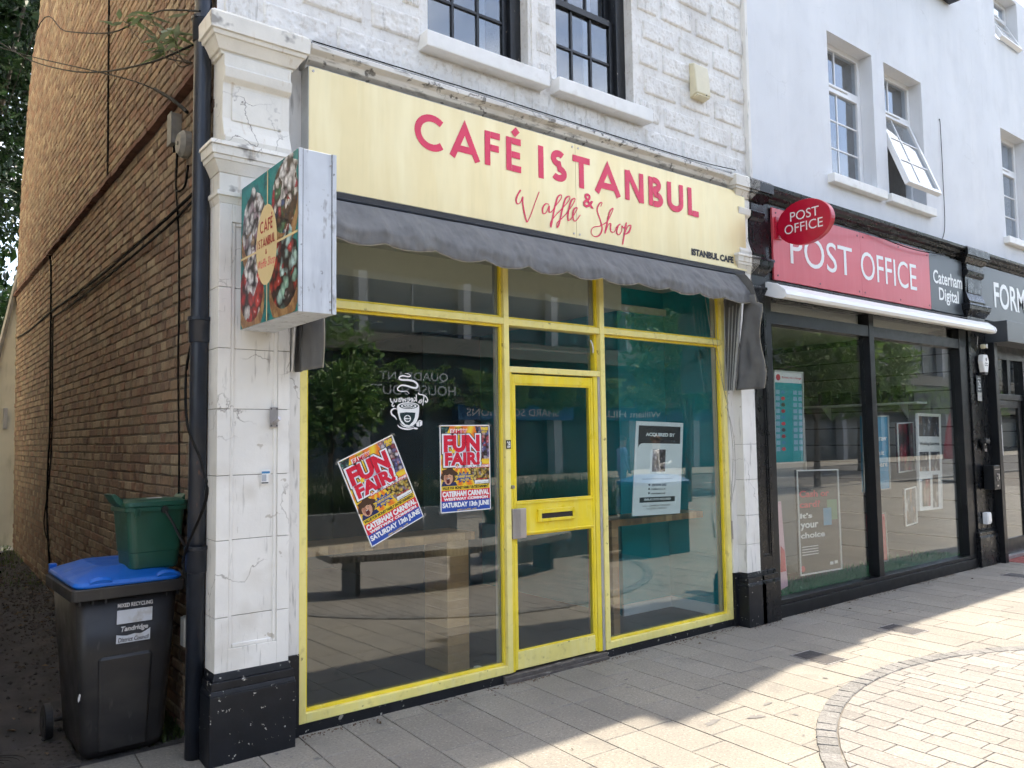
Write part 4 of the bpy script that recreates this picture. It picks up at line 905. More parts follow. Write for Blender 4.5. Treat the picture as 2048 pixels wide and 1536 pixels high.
for xs, sgn, nm in ((AX0, -1, 0), (AX1, 1, 1)):
    # ribs fanned from the pivot near the wall
    piv = [(xs-.045, -.012-.022*k, 2.105) for k in range(5)]; tops = [(-.03, 2.86), (-.085, 2.86), (-.125, 2.87), (-.165, 2.88), (-.215, 2.93)]
    for k in range(5):
        p, (ty, tz) = piv[k], tops[k]; MB().tube([p, (xs-.045, (p[1]+ty)/2, (p[2]+tz)/2), (xs-.045, ty, tz)], .0055 if k < 4 else .011, 6).build('rib', mt['alu'], aw)
    # gathered folds between ribs
    mb = MB(); m_ = 40
    for i in range(m_+1):
        t = i/m_
        for j in range(13):
            s = j/12; y0 = -.012+s*(-.088); y1 = -.01+s*(-.205); z = 2.11+(2.95-2.11)*s*0+t*.84
            yy = y0+(y1-y0)*t; xx = xs+sgn*(.018*math.sin(s*math.pi*4)*(.4+t)+.02*mnoise.noise((s*4, t*4, nm*7)))-sgn*.02
            mb.v.append((xx, yy, z))
    for i in range(m_):
        for j in range(12): a = i*13+j; mb.f.append((a, a+1, a+14, a+13))
    mb.build('gathered_side', mt['canvas'], aw, smooth=True, fix=False)
    mb = MB(); m_ = 34
    for i in range(m_+1):
        t = i/m_; z = 2.108+t*.84
        for j in range(11):
            s = j/10; ya = -.10-.115*t; yb = -.40-.02*math.sin(t*9)+.05*max(0, t-.8)*5*.3+(.06 if t > .9 else 0)
            yy = ya+(yb-ya)*s; xx = xs+sgn*(.012*math.sin(s*3+t*2)+.025*mnoise.noise((s*2.5, t*3, 3+nm))-.01)
            mb.v.append((xx, yy, z+.0*s))
    for i in range(m_):
        for j in range(10): a = i*11+j; mb.f.append((a, a+1, a+12, a+11))
    fl = mb.build('side_flap', mt['canvas'], aw, smooth=True, fix=False); q = fl.modifiers.new('thick', 'SOLIDIFY'); q.thickness = .004
    ed = [mb.v[i*11+10] for i in range(m_+1)]; MB().tube(ed, .0035, 5).build('flap_binding', mt['canvas_edge'], aw)
    # shoulder where the hood folds over the end
    mb = MB(); n1, n2 = 10, 10
    for i in range(n1+1):
        t = i/n1
        for j in range(n2+1):
            s = j/n2; yy = -.105-.20*s**.9-.07*s*t; z = 3.17-.09*s*s*1.2-t*(.20+.08*s)+.012*mnoise.noise((s*3, t*3, 9)); xx = xs+sgn*(.015+.03*t+.02*math.sin(t*3+s*4))
            mb.v.append((xx, yy, z))
    for i in range(n1):
        for j in range(n2): a = i*(n2+1)+j; mb.f.append((a, a+1, a+n2+2, a+n2+1))
    mb.build('hood_end', mt['canvas'], aw, smooth=True, fix=False)
P3 = lambda px, py, Y: Vector((fp(px, py, Y)[0], Y, fp(px, py, Y)[1]))
cdA = crs([P3(1428, 600, -.06), P3(1436, 700, -.05), P3(1450, 790, -.03), P3(1455, 812, -.03), P3(1466, 900, -.05), P3(1462, 1000, -.05)], 6)
MB().tube(cdA, .0022, 5).build('pull_cord', mt['canvas_edge'], aw)
cdB = crs([P3(1410, 595, -.08), P3(1425, 680, -.06), P3(1448, 780, -.04), P3(1456, 805, -.04), P3(1451, 815, -.04), P3(1456, 822, -.04), P3(1468, 880, -.05), P3(1470, 960, -.06), P3(1462, 1010, -.05), P3(1464, 1085, -.04)], 6)
MB().tube(cdB, .002, 5).build('pull_cord', mt['canvas_edge'], aw)
MB().tube([P3(1464, 1042, -.05), P3(1466, 1078, -.04)], .006, 6).build('cord_cleat', mt['steel'], aw)

# ================================================================ THINGS ON THE PILASTER AND WALL
cb = thing('pole_bracket', 'small rusty steel pole bracket screwed to the white pilaster', 'bracket', (-.20, -.106, 1.84))
cb.scale = (.62, .8, .68)
a = xp(537, 835, -.2)
bx('plate', mt['steel'], cb, -.038, .038, -.008, .0, -.085, .085, .003); MB().tube([(0, -.005, -.045), (.01, -.09, -.01)], .017, 12).build('socket', mt['steel'], cb)
for sx in (-.026, .026):
    for sz in (-.07, .07): MB().tube([(sx, -.007, sz), (sx, -.012, sz)], .006, 8).build('bolt', mt['black_iron'], cb)
mt['stick_blue'] = pm('blue_print', (.05, .22, .45), .5, var=.1); mt['stick_grey'] = pm('grey_print', (.4, .42, .45), .5, var=.1)
q0 = fp(522, 968, -.107); q1 = fp(541, 938, -.107)
st = thing('sticker', 'small torn blue and grey sticker on the white pilaster', 'sticker', (0, -.1062, 0))
PL = FY(0)
flat('backing', [(q0[0], q0[1]), (q1[0]-.01, q0[1]), (q1[0]-.012, q1[1]-.03), (q1[0], q1[1]-.028), (q1[0], q1[1]), (q0[0]+.005, q1[1]-.004)], PL, mt['white_clean'], st, .0008)
rect('print', q0[0]+.004, q1[1]-.024, q1[0]-.004, q1[1]-.012, PL, mt['stick_blue'], st, .0014); rect('print', q0[0]+.004, q0[1]+.014, q0[0]+.03, q1[1]-.03, PL, mt['stick_grey'], st, .0014); rect('print', q0[0]+.002, q0[1]+.002, q1[0]-.012, q0[1]+.009, PL, mt['dark_ink'], st, .0014)
# alarm box upstairs
mt['cream_plastic'] = pm('yellowed_cream_plastic', (.66, .60, .42), .4, var=.06, vs_=9)
ab = thing('alarm_box', 'yellowed cream alarm box on the white stone wall above the sign', 'alarm box', (3.81, FWY-.013, 4.76))
MB().prism([(0, 0), (-.05, .02), (-.085, .035), (-.075, .20), (-.06, .31), (0, .33)], lambda u, v, t: (t, u, v), -.10, .10).build('cover', mt['cream_plastic'], ab, .01)
MB().prism([(-.03, 0), (-.088, .012), (-.07, .034), (-.02, .034)], lambda u, v, t: (t, u, v), -.085, .085).build('base_lip', mt['cream_plastic'], ab, .004)
MB().tube([(.03, -.088, .028), (.03, -.092, .028)], .007, 8).build('screw', mt['dark_ink'], ab)
# soil pipe on the corner
dp = thing('downpipe', 'thick black iron soil pipe running up the corner beside the white pilaster', 'pipe', (-.562, .078, 0))
pts = [(0, .0, .0), (0, 0, 1.42), (0, 0, 5.9)]
mt['pipe_low'] = mt['black_iron']
MB().tube([(0, 0, -.02), (0, 0, 2.0), (0, 0, 4.0), (0, 0, 7.4)], .048, 20).build('pipe', mt['black_iron'], dp, smooth=True)
for z in (1.05, 2.32, 4.06):
    MB().tube([(0, 0, z-.06), (0, 0, z-.055), (0, 0, z+.06), (0, 0, z+.065)], [.050, .056, .058, .062], 20).build('socket_collar', mt['black_iron'], dp, smooth=True)
    MB().tube([(0, 0, z+.066), (0, 0, z+.085)], .065, 20).build('collar_rim', mt['black_iron'], dp)
    MB().box(.02, .062, -.01, .03, z-.02, z+.02).build('pipe_bracket', mt['black_iron'], dp)
# boxes and cables on the brick side
def bpt(px, py, off=.012): y, z = xp(px, py, WX-off); return Vector((WX-off, y, z))
def cable(label, pts, r=.005, k=6, name='cable'): return tag(MB().tube(crs(pts, k), r*1.1, 6).build(name, mt['cable']), label, 'cable', 'cables strung along the brick alley wall')
jb = bpt(357, 262); t = thing('junction_box', 'grey weathered junction box on the brick wall beside the soil pipe', 'junction box', jb)
mt['box_grey'] = pm('weathered_grey_plastic', (.20, .19, .17), .6, var=.25, vs_=10); 
bx('case', mt['box_grey'], t, -.05, .012, -.045, .045, -.10, .10, .006); bx('lid', mt['box_grey'], t, -.058, -.051, -.048, .048, -.105, .105, .003)
for k in range(3): MB().tube([(-.02, -.02+.02*k, -.10), (-.02, -.022+.02*k, -.14)], .008, 8).build('gland', mt['cable'], t)
jb2 = bpt(374, 290); t = thing('bell_housing', 'round dark metal bell housing on the brick wall behind the soil pipe', 'bell', jb2)
MB().tube([(.01, 0, 0), (-.03, 0, 0), (-.055, 0, 0)], [.085, .085, .06], 20).build('dome', mt['box_grey'], t); MB().tube([(-.05, 0, 0), (-.06, 0, 0)], .012, 10).build('centre_bolt', mt['black_iron'], t)
cable('black cable sagging from the tree to the pipe, topmost of the alley cables', [Vector((-.72, 9.3, 6.6))]+[bpt(80, 47, .15), bpt(130, 62, .16), bpt(215, 66, .15), bpt(270, 45, .12), bpt(320, 22, .1), bpt(400, 22, .18)], .005)
cable('black cable sagging in a long curve across the brick above the tile course', [bpt(0, 85, .5), bpt(60, 120, .3), bpt(130, 140, .2), bpt(200, 144, .15), bpt(300, 125, .12), bpt(385, 90, .1)], .006)
cable('thin black cable crossing down to the joint beside the pipe', [bpt(0, 95, .45), bpt(70, 115, .3), bpt(180, 140, .14), bpt(260, 160, .1), bpt(312, 180, .08), bpt(345, 200, .06), bpt(375, 225, .04)], .005)
cable('thicker black splice sleeve hanging on the cable near the pipe', [bpt(309, 178, .085), bpt(330, 190, .08), bpt(350, 203, .07), bpt(374, 224, .06)], .011, name='cable_splice')
cable('vertical black conduit running down the upper brick wall', [bpt(218, -20), bpt(217, 100), bpt(216, 250), bpt(215, 362)], .008, 4)
cable('black cable drooping in a loop under the junction box', [bpt(355, 290), bpt(353, 330), bpt(352, 375), bpt(358, 382), bpt(370, 370), bpt(376, 330)], .006)
cable('twisted black cable run climbing the brick to the junction box, upper one', [bpt(95, 520), bpt(150, 470, .02), bpt(230, 400, .025), bpt(300, 380, .02), bpt(345, 425, .02)][:0]+[bpt(35, 676), bpt(62, 658), bpt(104, 622), bpt(180, 568, .02), bpt(250, 510, .03), bpt(330, 440, .025), bpt(385, 388, .02)], .010)
cable('twisted black cable run climbing the brick, lower one', [bpt(106, 634), bpt(140, 612), bpt(200, 566, .02), bpt(270, 508, .03), bpt(340, 448, .025), bpt(386, 402, .02)], .008)
cable('pair of black cables dropping down the brick wall behind the bins', [bpt(94, 505), bpt(100, 515), bpt(102, 560), bpt(101, 700), bpt(100, 850), bpt(96, 930), bpt(94, 1010), bpt(96, 1080), bpt(101, 1150)], .010)
cable('thin black cable drop beside the pair behind the bins', [bpt(106, 634), bpt(105, 700), bpt(104, 850), bpt(99, 950), bpt(93, 1000), bpt(88, 1050), bpt(98, 1090)], .006)
cable('thin straight black cable down the brick left of the soil pipe', [bpt(352, 378), bpt(357, 470), bpt(358, 600), bpt(356, 735), bpt(358, 900), bpt(357, 1010)], .005)
cable('black cable looping off the soil pipe down to the meter box', [bpt(382, 690, .1), bpt(372, 750, .08), bpt(375, 850, .16), bpt(405, 930, .2), bpt(412, 1000, .2), bpt(375, 1090, .14), bpt(366, 1125, .1)], .007)
cable('black armoured cable sleeve beside the soil pipe low down', [bpt(367, 1125, .08), bpt(374, 1160, .08), bpt(378, 1200, .08), bpt(386, 1260, .06), bpt(382, 1380, .04), bpt(380, 1430, .04)], .012)
mbx_ = bpt(371, 1305); t = thing('meter_box', 'small grey plastic box low on the brick wall behind the wheelie bin', 'junction box', (WX-.01, .34, .62))
bx('case', mt['sign_edge'], t, -.04, .004, -.04, .04, -.085, .085, .006); bx('lid', mt['sign_edge'], t, -.048, -.041, -.036, .036, -.08, .08, .003)
cable('thin cable running along the top of the cafe cornice', [Vector((.02, -.12, 4.11)), Vector((.6, -.125, 4.112)), Vector((1.5, -.12, 4.118)), Vector((2.6, -.12, 4.112)), Vector((3.6, -.12, 4.12)), Vector((4.2, -.1, 4.16))], .0035)
# ================================================================ WHEELIE BIN
mt['bin'] = pm('dark_bin_plastic', (.018, .017, .018), .42, var=.2, vs_=3, bump=.12, bs=160, layers=[((.05, .045, .04), 2.5, .48, .7, .5, (1, 1, 2)), ((.09, .08, .07), 26, .64, .74, .35, (1, 1, .3))], rvar=.1)
mt['binlid'] = pm('blue_bin_plastic', (.006, .12, .52), .36, var=.1, vs_=4, bump=.12, bs=160, layers=[((.03, .06, .12), 7, .6, .75, .4, Z1)], rvar=.08)
wb = thing('wheelie_bin', 'black wheelie bin with a blue lid at the alley mouth by the brick wall', 'wheelie bin', (-.845, .36, 0), (0, 0, R(1.5)))
def rrect(w0, w1, d0, d1, r, z, n=5):
    pts = []
    for cx_, cy_, a in ((w1-r, d1-r, 0), (w0+r, d1-r, 90), (w0+r, d0+r, 180), (w1-r, d0+r, 270)):
        for i in range(n+1): t = R(a+90*i/n); pts.append((cx_+r*math.cos(t), cy_+r*math.sin(t), z))
    return pts
rs = [rrect(-.195, .195, .03, .49, .05, .012), rrect(-.215, .215, .005, .53, .055, .06), rrect(-.24, .24, -.02, .60, .055, .5), rrect(-.262, .262, -.045, .655, .055, .885)]
MB().loft(rs).build('body', mt['bin'], wb, smooth=True)
# recessed lower front panel and side rib
MB().loft([rrect(-.135, .115, -.008, .05, .02, .05), rrect(-.150, .130, -.036, .05, .02, .535), rrect(-.14, .12, -.028, .05, .02, .55)]).build('front_bulge', mt['bin'], wb, smooth=False)
MB().loft([rrect(-.290, .290, -.072, .690, .03, .868), rrect(-.292, .292, -.074, .692, .03, .873), rrect(-.292, .292, -.074, .692, .03, .925), rrect(-.288, .288, -.070, .69, .03, .93)]).build('rim', mt['bin'], wb)
for i in (0, 1, 2, 7, 8): bx('rim_rib', mt['bin'], wb, -.25+.0625*i-.003, -.25+.0625*i+.003, -.07, -.03, .845, .868)
# lid, raised in the middle and rolling down to the front edge
L = MB().loft([rrect(-.272, .272, -.062, .70, .05, .931), rrect(-.28, .28, -.066, .70, .05, .945), rrect(-.272, .272, -.055, .70, .05, .962), rrect(-.225, .225, .02, .68, .05, .978), rrect(-.12, .12, .17, .64, .05, 1.006), rrect(-.11, .11, .19, .63, .05, 1.008)])
L.build('lid', mt['binlid'], wb, .004)
for sx in (-.15, .19):
    mb = MB(); n = 10
    for i in range(n+1):
        t = i/n; x = sx-.055+.11*t; h = .014*math.sin(math.pi*t)**.6
        mb.v += [(x, -.060, .950), (x, -.068, .958+h), (x, -.052, .972+h), (x, -.012, .962)]
    for i in range(n):
        for k in range(3): a = i*4+k; mb.f.append((a, a+4, a+5, a+1))
    mb.build('lid_grip', mt['binlid'], wb, smooth=False)
MB().tube([(-.27, .725, .955), (.27, .725, .955)], .014, 10).build('handle_bar', mt['rubber'], wb)
for sx in (-.25, .25): bx('hinge_lug', mt['binlid'] if sx < 0 else mt['bin'], wb, sx-.02, sx+.02, .69, .735, .93, .985, .004)
MB().tube([(-.27, .56, .10), (.27, .56, .10)], .011, 8).build('axle', mt['rubber'], wb)
for sx in (-.285, .285):
    wh = MB().tube([(sx-.022, .56, .10), (sx-.018, .56, .10), (sx+.018, .56, .10), (sx+.022, .56, .10)], [.088, .10, .10, .088], 28).build('wheel', mt['rubber'], wb)
    MB().tube([(sx-.026, .56, .10), (sx+.026, .56, .10)], .035, 18).build('hub', mt['bin'], wh)
# print on the front, on the sloping front face
bt = (.045-.02)/.385
BP = Plane((0, -.02-.0085, .493), (1, 0, 0), (0, -.065, 1))
mt['print_white'] = pm('white_bin_print', (.62, .60, .58), .5, var=.1, vs_=30)
mt['label_paper'] = pm('grubby_paper_label', (.60, .62, .66), .6, var=.08, vs_=9, layers=[((.28, .22, .13), 12, .55, .75, .6, Z1)])
txt('print', 'MIXED RECYCLING', (-.062, .315, .118, .337), BP, mt['print_white'], wb, bold=.02, lift=.001)
rect('address_label', -.064, .225, .118, .300, BP, mt['label_paper'], wb, .001)
txt('print', 'Tandridge', (-.042, .175, .098, .210), BP, mt['print_white'], wb, bold=.03, shear=.2, lift=.001)
flat('council_panel', [(-.064, .120), (.110, .120), (.110, .185), (.085, .170), (.06, .160), (.03, .165), (-.01, .158), (-.04, .162), (-.064, .168)], BP, mt['label_paper'], wb, .001)
txt('print', 'District Council', (-.055, .126, .104, .150), BP, mt['dark_ink'], wb, bold=.02, shear=.2, lift=.002)
flat('bird_dropping', [(-.222, .0), (-.214, .01), (-.210, .04), (-.218, .045), (-.224, .02)], Plane((-.02, -.012, .34), (1, 0, 0), (0, -.065, 1)), mt['print_white'], wb, .02)

# ================================================================ FOOD CADDY on the bin lid
mt['caddy'] = pm('dark_green_plastic', (.012, .075, .048), .40, var=.15, vs_=5, bump=.1, bs=120, rvar=.08)
cdy = thing('food_caddy', 'dark green lidded food caddy standing on the blue bin lid', 'caddy', (-.69, .54, .978), (R(-1), 0, R(4)))
cdy.scale = (1.02, 1.0, 1.17)
MB().loft([rrect(-.125, .125, -.10, .14, .04, 0), rrect(-.132, .132, -.108, .148, .04, .012), rrect(-.138, .138, -.115, .155, .04, .085), rrect(-.142, .142, -.118, .158, .04, .088), rrect(-.158, .158, -.135, .175, .04, .285)]).build('body', mt['caddy'], cdy, smooth=False)
MB().loft([rrect(-.168, .168, -.146, .186, .04, .283), rrect(-.170, .170, -.148, .188, .04, .288), rrect(-.170, .170, -.148, .188, .04, .305), rrect(-.166, .166, -.144, .184, .04, .308)]).build('rim', mt['caddy'], cdy)
MB().loft([rrect(-.172, .172, -.150, .190, .04, .309), rrect(-.168, .168, -.146, .186, .04, .330), rrect(-.13, .13, -.11, .15, .04, .342), rrect(-.12, .12, -.10, .14, .04, .340)]).build('lid', mt['caddy'], cdy, .003)
# lid ears
for sx in (-1, 1):
    mb = MB().prism([(sx*.15, .31), (sx*.165, .345), (sx*.205, .375), (sx*.225, .372), (sx*.20, .335), (sx*.165, .305)][::sx], lambda u, v, t: (u, t, v), -.05, .10)
    mb.build('lid_ear', mt['caddy'], cdy, .004)
for x in (-.12, -.10): bx('clip', mt['caddy'], cdy, x-.006, x+.006, -.155, -.144, .262, .30, .002)
hp = crs([(.03, -.158, .288), (.07, -.175, .22), (.12, -.18, .13), (.175, -.15, .06), (.19, -.02, .03), (.19, .1, .05), (.17, .17, .12), (.10, .195, .20), (.03, .196, .288)], 5)
MB().tube(hp, .0075, 8).build('handle', mt['rubber'], cdy)
for y in (-.153, .193): MB().tube([(.03, y-.012, .29), (.03, y+.012, .29)], .018, 14).build('handle_boss', mt['rubber'], cdy)
flat('paper_scrap', [(-.03, -.06), (.06, -.05), (.07, .04), (-.02, .03)], Plane((0, 0, 0), (1, 0, 0), (0, 1, 0)), mt['label_paper'], cdy, .3445)

# ================================================================ POSTERS ON THE GLASS
PW, PHt = .42, .594
mtp = {}
def pc(n, c): mtp[n] = pm('poster_'+n, c, .38, var=0); return mtp[n]
for n, c in dict(white=(.84, .84, .83), red=(.66, .012, .04), blue=(.02, .07, .36), yellow=(.85, .60, .03), black=(.015, .013, .015), navy=(.012, .02, .10), skin=(.62, .33, .21), skin2=(.46, .20, .12), hair=(.07, .03, .015), mouth=(.10, .008, .012), pale=(.75, .76, .9)).items(): pc(n, c)
m, nt, out = newmat('poster_sunburst')
og = nd(nt, 'ShaderNodeTexCoord'); sp_ = nd(nt, 'ShaderNodeSeparateXYZ', {0: og.outputs['Object']})
ang = nd(nt, 'ShaderNodeMath', {0: mul(nt, sp_.outputs[2], .36, 'SUBTRACT'), 1: mul(nt, sp_.outputs[0], .18, 'SUBTRACT')}, operation='ARCTAN2').outputs[0]
wv = nd(nt, 'ShaderNodeMath', {0: mul(nt, ang, 14.0)}, operation='SINE').outputs[0]
f = mul(nt, ramp(nt, wv, -1, 1), .65); f = mul(nt, f, mul(nt, nz(nt, 25, 4, .5, Z1, og.outputs['Object']), .45), 'ADD')
cb_ = mixc(nt, ramp(nt, f, .2, .75), (.85, .62, .04), (.80, .20, .02))
nt.links.new(nd(nt, 'ShaderNodeBsdfPrincipled', {'Base Color': cb_, 'Roughness': .38}).outputs[0], out.inputs[0]); mtp['burst'] = m; mtp['skin'] = photo('poster_skin', [(.46, .2, .12), (.66, .38, .25), (.58, .29, .18), (.72, .46, .33)], 45, cell=False)
mtp['ride'] = photo('poster_fairground_ride', [(.6, .25, .22), (.75, .5, .45), (.12, .14, .35), (.5, .08, .1), (.7, .65, .68), (.25, .2, .4)], 38)
mtp['wheel'] = photo('poster_big_wheel', [(.01, .06, .06), (.02, .12, .11), (.05, .2, .16), (.3, .4, .4), (.01, .04, .05)], 60)
mtp['gold'] = photo('poster_gold_lights', [(.75, .5, .05), (.3, .15, .02), (.8, .65, .2), (.4, .3, .35), (.65, .4, .05)], 55)
def poster(label, loc, ang):
    t = thing('poster', label, 'poster', loc, (0, -ang, 0), 'fun fair posters on the cafe window'); P = Plane()
    w, h = PW, PHt
    MB().box(0, w, 0, .0006, 0, h).build('sheet', mtp['white'], t)
    U = lambda a: a*w; V = lambda b: b*h
    def rc(n, u0, v0, u1, v1, m, l): return rect(n, U(u0), V(v0), U(u1), V(v1), P, mtp[m], t, l)
    rc('artwork', .018, .012, .982, .988, 'burst', .0002)
    flat('artwork', [(U(.02), V(.985)), (U(.02), V(.80)), (U(.10), V(.86)), (U(.16), V(.93)), (U(.20), V(.985))][::1], P, mtp['wheel'], t, .0004)
    flat('artwork', [(U(.70), V(.985)), (U(.98), V(.985)), (U(.98), V(.60)), (U(.78), V(.60)), (U(.75), V(.85))][::-1], P, mtp['ride'], t, .0004)
    flat('artwork', [(U(.68), V(.30)), (U(.98), V(.30)), (U(.98), V(.50)), (U(.55), V(.50))], P, mtp['gold'], t, .0004)
    def T(s, u0, v0, u1, v1, m, l, bold=.03, sh=0): return txt('lettering', s, (U(u0), V(v0), U(u1), V(v1)), P, mtp[m], t, bold=bold, shear=sh, lift=l)
    T("GUYATT'S", .30, .955, .45, .975, 'black', .001)
    T('FAMILY', .205, .885, .545, .955, 'white', .0008, .09); T('FAMILY', .225, .892, .53, .948, 'red', .0012, .03)
    for s, u0, v0, u1, v1 in (('FUN', .06, .68, .80, .89), ('FAIR!', .08, .525, .80, .69)):
        T(s, u0-.035, v0-.022, u1+.035, v1+.018, 'black', .0008, .16); T(s, u0-.02, v0-.013, u1+.02, v1+.011, 'white', .0012, .12); T(s, u0, v0, u1, v1, 'pale', .0016, .085); T(s, u0+.012, v0+.006, u1-.012, v1-.006, 'red', .002, .055)
    st = [(U(.255)+U(.055)*(1 if k % 2 == 0 else .45)*math.sin(k*math.pi/5), V(.70)+U(.055)*(1 if k % 2 == 0 else .45)*math.cos(k*math.pi/5)) for k in range(10)][::-1]
    flat('star', st, P, mtp['yellow'], t, .0024)
    T('FREE', .815, .935, .965, .972, 'yellow', .001, .06, .15); T('ENTRY', .83, .905, .95, .929, 'yellow', .001, .05, .15)
    rc('strip', .28, .498, .982, .535, 'red', .0006); T('SOMETHING FOR EVERYONE!', .29, .502, .97, .530, 'white', .001, .05)
    # shouting child: hair, face, open mouth
    hr = [(U(.17)+U(.155)*(1+.12*math.sin(6*a)+.06*math.sin(11*a))*math.cos(a), V(.425)+V(.085)*(1+.10*math.sin(5*a+1))*math.sin(a)) for a in [2*math.pi*i/40 for i in range(40)]]
    flat('child_shirt', [(U(.02), V(.302)), (U(.33), V(.302)), (U(.30), V(.345)), (U(.05), V(.36))], P, mtp['navy'], t, .0006)
    flat('child_hair', hr, P, mtp['hair'], t, .0008); flat('child_face', oval(U(.155), V(.392), U(.088), V(.075), 28), P, mtp['skin'], t, .0012); flat('child_cheek', oval(U(.115), V(.40), U(.035), V(.04), 18), P, mtp['skin2'], t, .0014)
    flat('child_mouth', oval(U(.15), V(.362), U(.034), V(.034), 22), P, mtp['mouth'], t, .0016); flat('child_teeth', [(U(.128), V(.382)), (U(.172), V(.384)), (U(.168), V(.390)), (U(.132), V(.388))], P, mtp['white'], t, .002); flat('child_fringe', [(U(.06), V(.42)), (U(.09), V(.432)), (U(.13), V(.425)), (U(.17), V(.438)), (U(.22), V(.425)), (U(.26), V(.43)), (U(.25), V(.48)), (U(.08), V(.48))], P, mtp['hair'], t, .0019)
    for e in (.125, .185): flat('child_eye', oval(U(e), V(.412), U(.014), V(.003), 12), P, mtp['hair'], t, .0018)
    bu = [(U(.46)+U(.20)*(1 if k % 2 == 0 else .62)*math.cos(k*math.pi/12), V(.395)+V(.072)*(1 if k % 2 == 0 else .62)*math.sin(k*math.pi/12)) for k in range(24)]
    flat('burst', bu, P, mtp['black'], t, .0009); flat('burst', [(U(.46)+(a-U(.46))*.92, V(.395)+(b-V(.395))*.9) for a, b in bu], P, mtp['blue'], t, .0013)
    T("IT'S BACK", .40, .425, .52, .440, 'yellow', .0018); T('THE NEWEST & FASTEST', .28, .39, .66, .417, 'yellow', .0018, .05, .1); T('WALTZER', .39, .352, .56, .378, 'yellow', .0018, .05, .1)
    rc('token_box', .68, .312, .96, .352, 'white', .0008); T('TOKEN RATE', .69, .357, .93, .372, 'red', .001); T('1 TOKEN 2 TOKENS', .69, .318, .945, .330, 'black', .001, .01)
    rc('strip', .018, .255, .982, .302, 'yellow', .0007); T('VALUE FOR MONEY FAMILY ENTERTAINMENT', .04, .262, .96, .295, 'black', .0011, .05, .15)
    rc('band', .018, .130, .982, .250, 'red', .0007); T('CATERHAM CARNIVAL', .035, .178, .965, .243, 'white', .0011, .06); T('WESTWAY COMMON', .06, .136, .94, .168, 'white', .0011, .06)
    rc('band', .018, .012, .982, .132, 'blue', .0009); T('SATURDAY 13th JUNE', .035, .040, .965, .115, 'white', .0013, .05); T('OPEN 12 NOON - LATE', .32, .016, .70, .032, 'yellow', .0013, .02)
    mtape = mt['tape']
    for u, v, a in ((0, h, .6), (w, h, -.6), (0, 0, -.6), (w, 0, .6)):
        c = Vector((u, v)); d = Vector((math.cos(a), math.sin(a)))*.022; n_ = Vector((-d.y, d.x))*.35
        flat('tape', [tuple(c-d-n_), tuple(c+d-n_), tuple(c+d+n_), tuple(c-d+n_)], P, mtape, t, .0028)
    return t
mt['tape'] = glass('clear_tape', (.8, .8, .78), .35, .1, 30)
YG = Yg-.0045
poster('tilted fun fair poster stuck crookedly on the left window glass', (.504, YG, 1.027), R(23.4))
poster('upright fun fair poster stuck straight on the left window by the door', (1.022, YG, 1.204), R(.4))

# ---- takeaway cup transfer (reads reversed from the street)
mt['decal'] = pm('white_window_vinyl', (.85, .85, .84), .5, var=0)
dc = thing('window_sticker', 'white coffee cup takeaway transfer reading backwards on the left window', 'sticker', (0, 0, 0)); DP = FY(Yg-.0045)
DI = pm('dark_window_gap', (.012, .03, .035), .3, var=0)
def dpx(zx, zy): return fp(700+zx/8.535, 700+zy/8.535, Yg-.0045)
def dpoly(n, pts, m=mt['decal'], l=.0006): return flat(n, [dpx(*p) for p in pts], DP, m, dc, l)
def dline(n, pts, w, l=.0006, k=6, m=None, closed=False):
    q = crs([Vector((*dpx(*p), 0)) for p in pts], k, closed); nn = len(q)
    ww = w if not isinstance(w, tuple) else [w[0]+(w[1]-w[0])*math.sin(math.pi*i/(nn-1)) for i in range(nn)]
    return strokes(n, [([(p.x, p.y) for p in q], closed)], [ww], DP, m or mt['decal'], dc, l)
dline('steam', [(930, 400), (1000, 410), (1030, 440), (1000, 455), (900, 440), (850, 460), (845, 495), (900, 510), (1010, 515), (1100, 540), (1150, 590), (1140, 640), (1080, 645), (960, 610), (870, 605), (815, 650), (825, 690), (880, 705), (970, 705), (1010, 750)], (.002, .0135), .0006)
def ell(cx_, cy_, rx, ry, n=36): return [(cx_+rx*math.cos(2*math.pi*i/n), cy_+ry*math.sin(2*math.pi*i/n)) for i in range(n)]
cup = [(800, 960), (815, 1080), (840, 1180), (880, 1255), (940, 1300), (1010, 1310), (1080, 1290), (1130, 1240), (1165, 1150), (1180, 1040), (1180, 950)]
dpoly('cup', cup[::1]+[(1150, 920), (1080, 898), (990, 890), (900, 898), (830, 925)])
dpoly('cup_gap', ell(1000, 957, 160, 48), DI, .0010); dpoly('coffee', ell(1000, 955, 132, 38), l=.0014); dpoly('coffee_gap', ell(1000, 955, 105, 28), DI, .0018); dpoly('coffee', ell(995, 950, 72, 19), l=.0022); dpoly('coffee_gap', ell(990, 948, 45, 11), DI, .0026); dpoly('coffee', ell(985, 946, 24, 6), l=.003)
dpoly('cup_gap', [(850, 1075), (960, 1062), (1115, 1070), (1105, 1150), (1075, 1220), (1010, 1285), (940, 1270), (880, 1200), (855, 1130)], DI, .0010)
dpoly('bean', ell(978, 1172, 60, 62), l=.0014); dpoly('bean_gap', [(930, 1150), (975, 1120), (1020, 1145), (1010, 1168), (960, 1160)], DI, .0018); dpoly('bean_gap', [(935, 1185), (985, 1180), (1025, 1175), (1005, 1210), (960, 1208)], DI, .0018)
dline('saucer', [(815, 1275), (835, 1310), (900, 1340), (990, 1352), (1070, 1340), (1110, 1320)], (.003, .010)); dline('saucer', [(850, 1250), (890, 1290), (960, 1315), (1040, 1318), (1095, 1300)], (.002, .006))
dline('handle', [(805, 1010), (750, 1000), (705, 1040), (715, 1100), (765, 1140), (800, 1190)], (.004, .012))
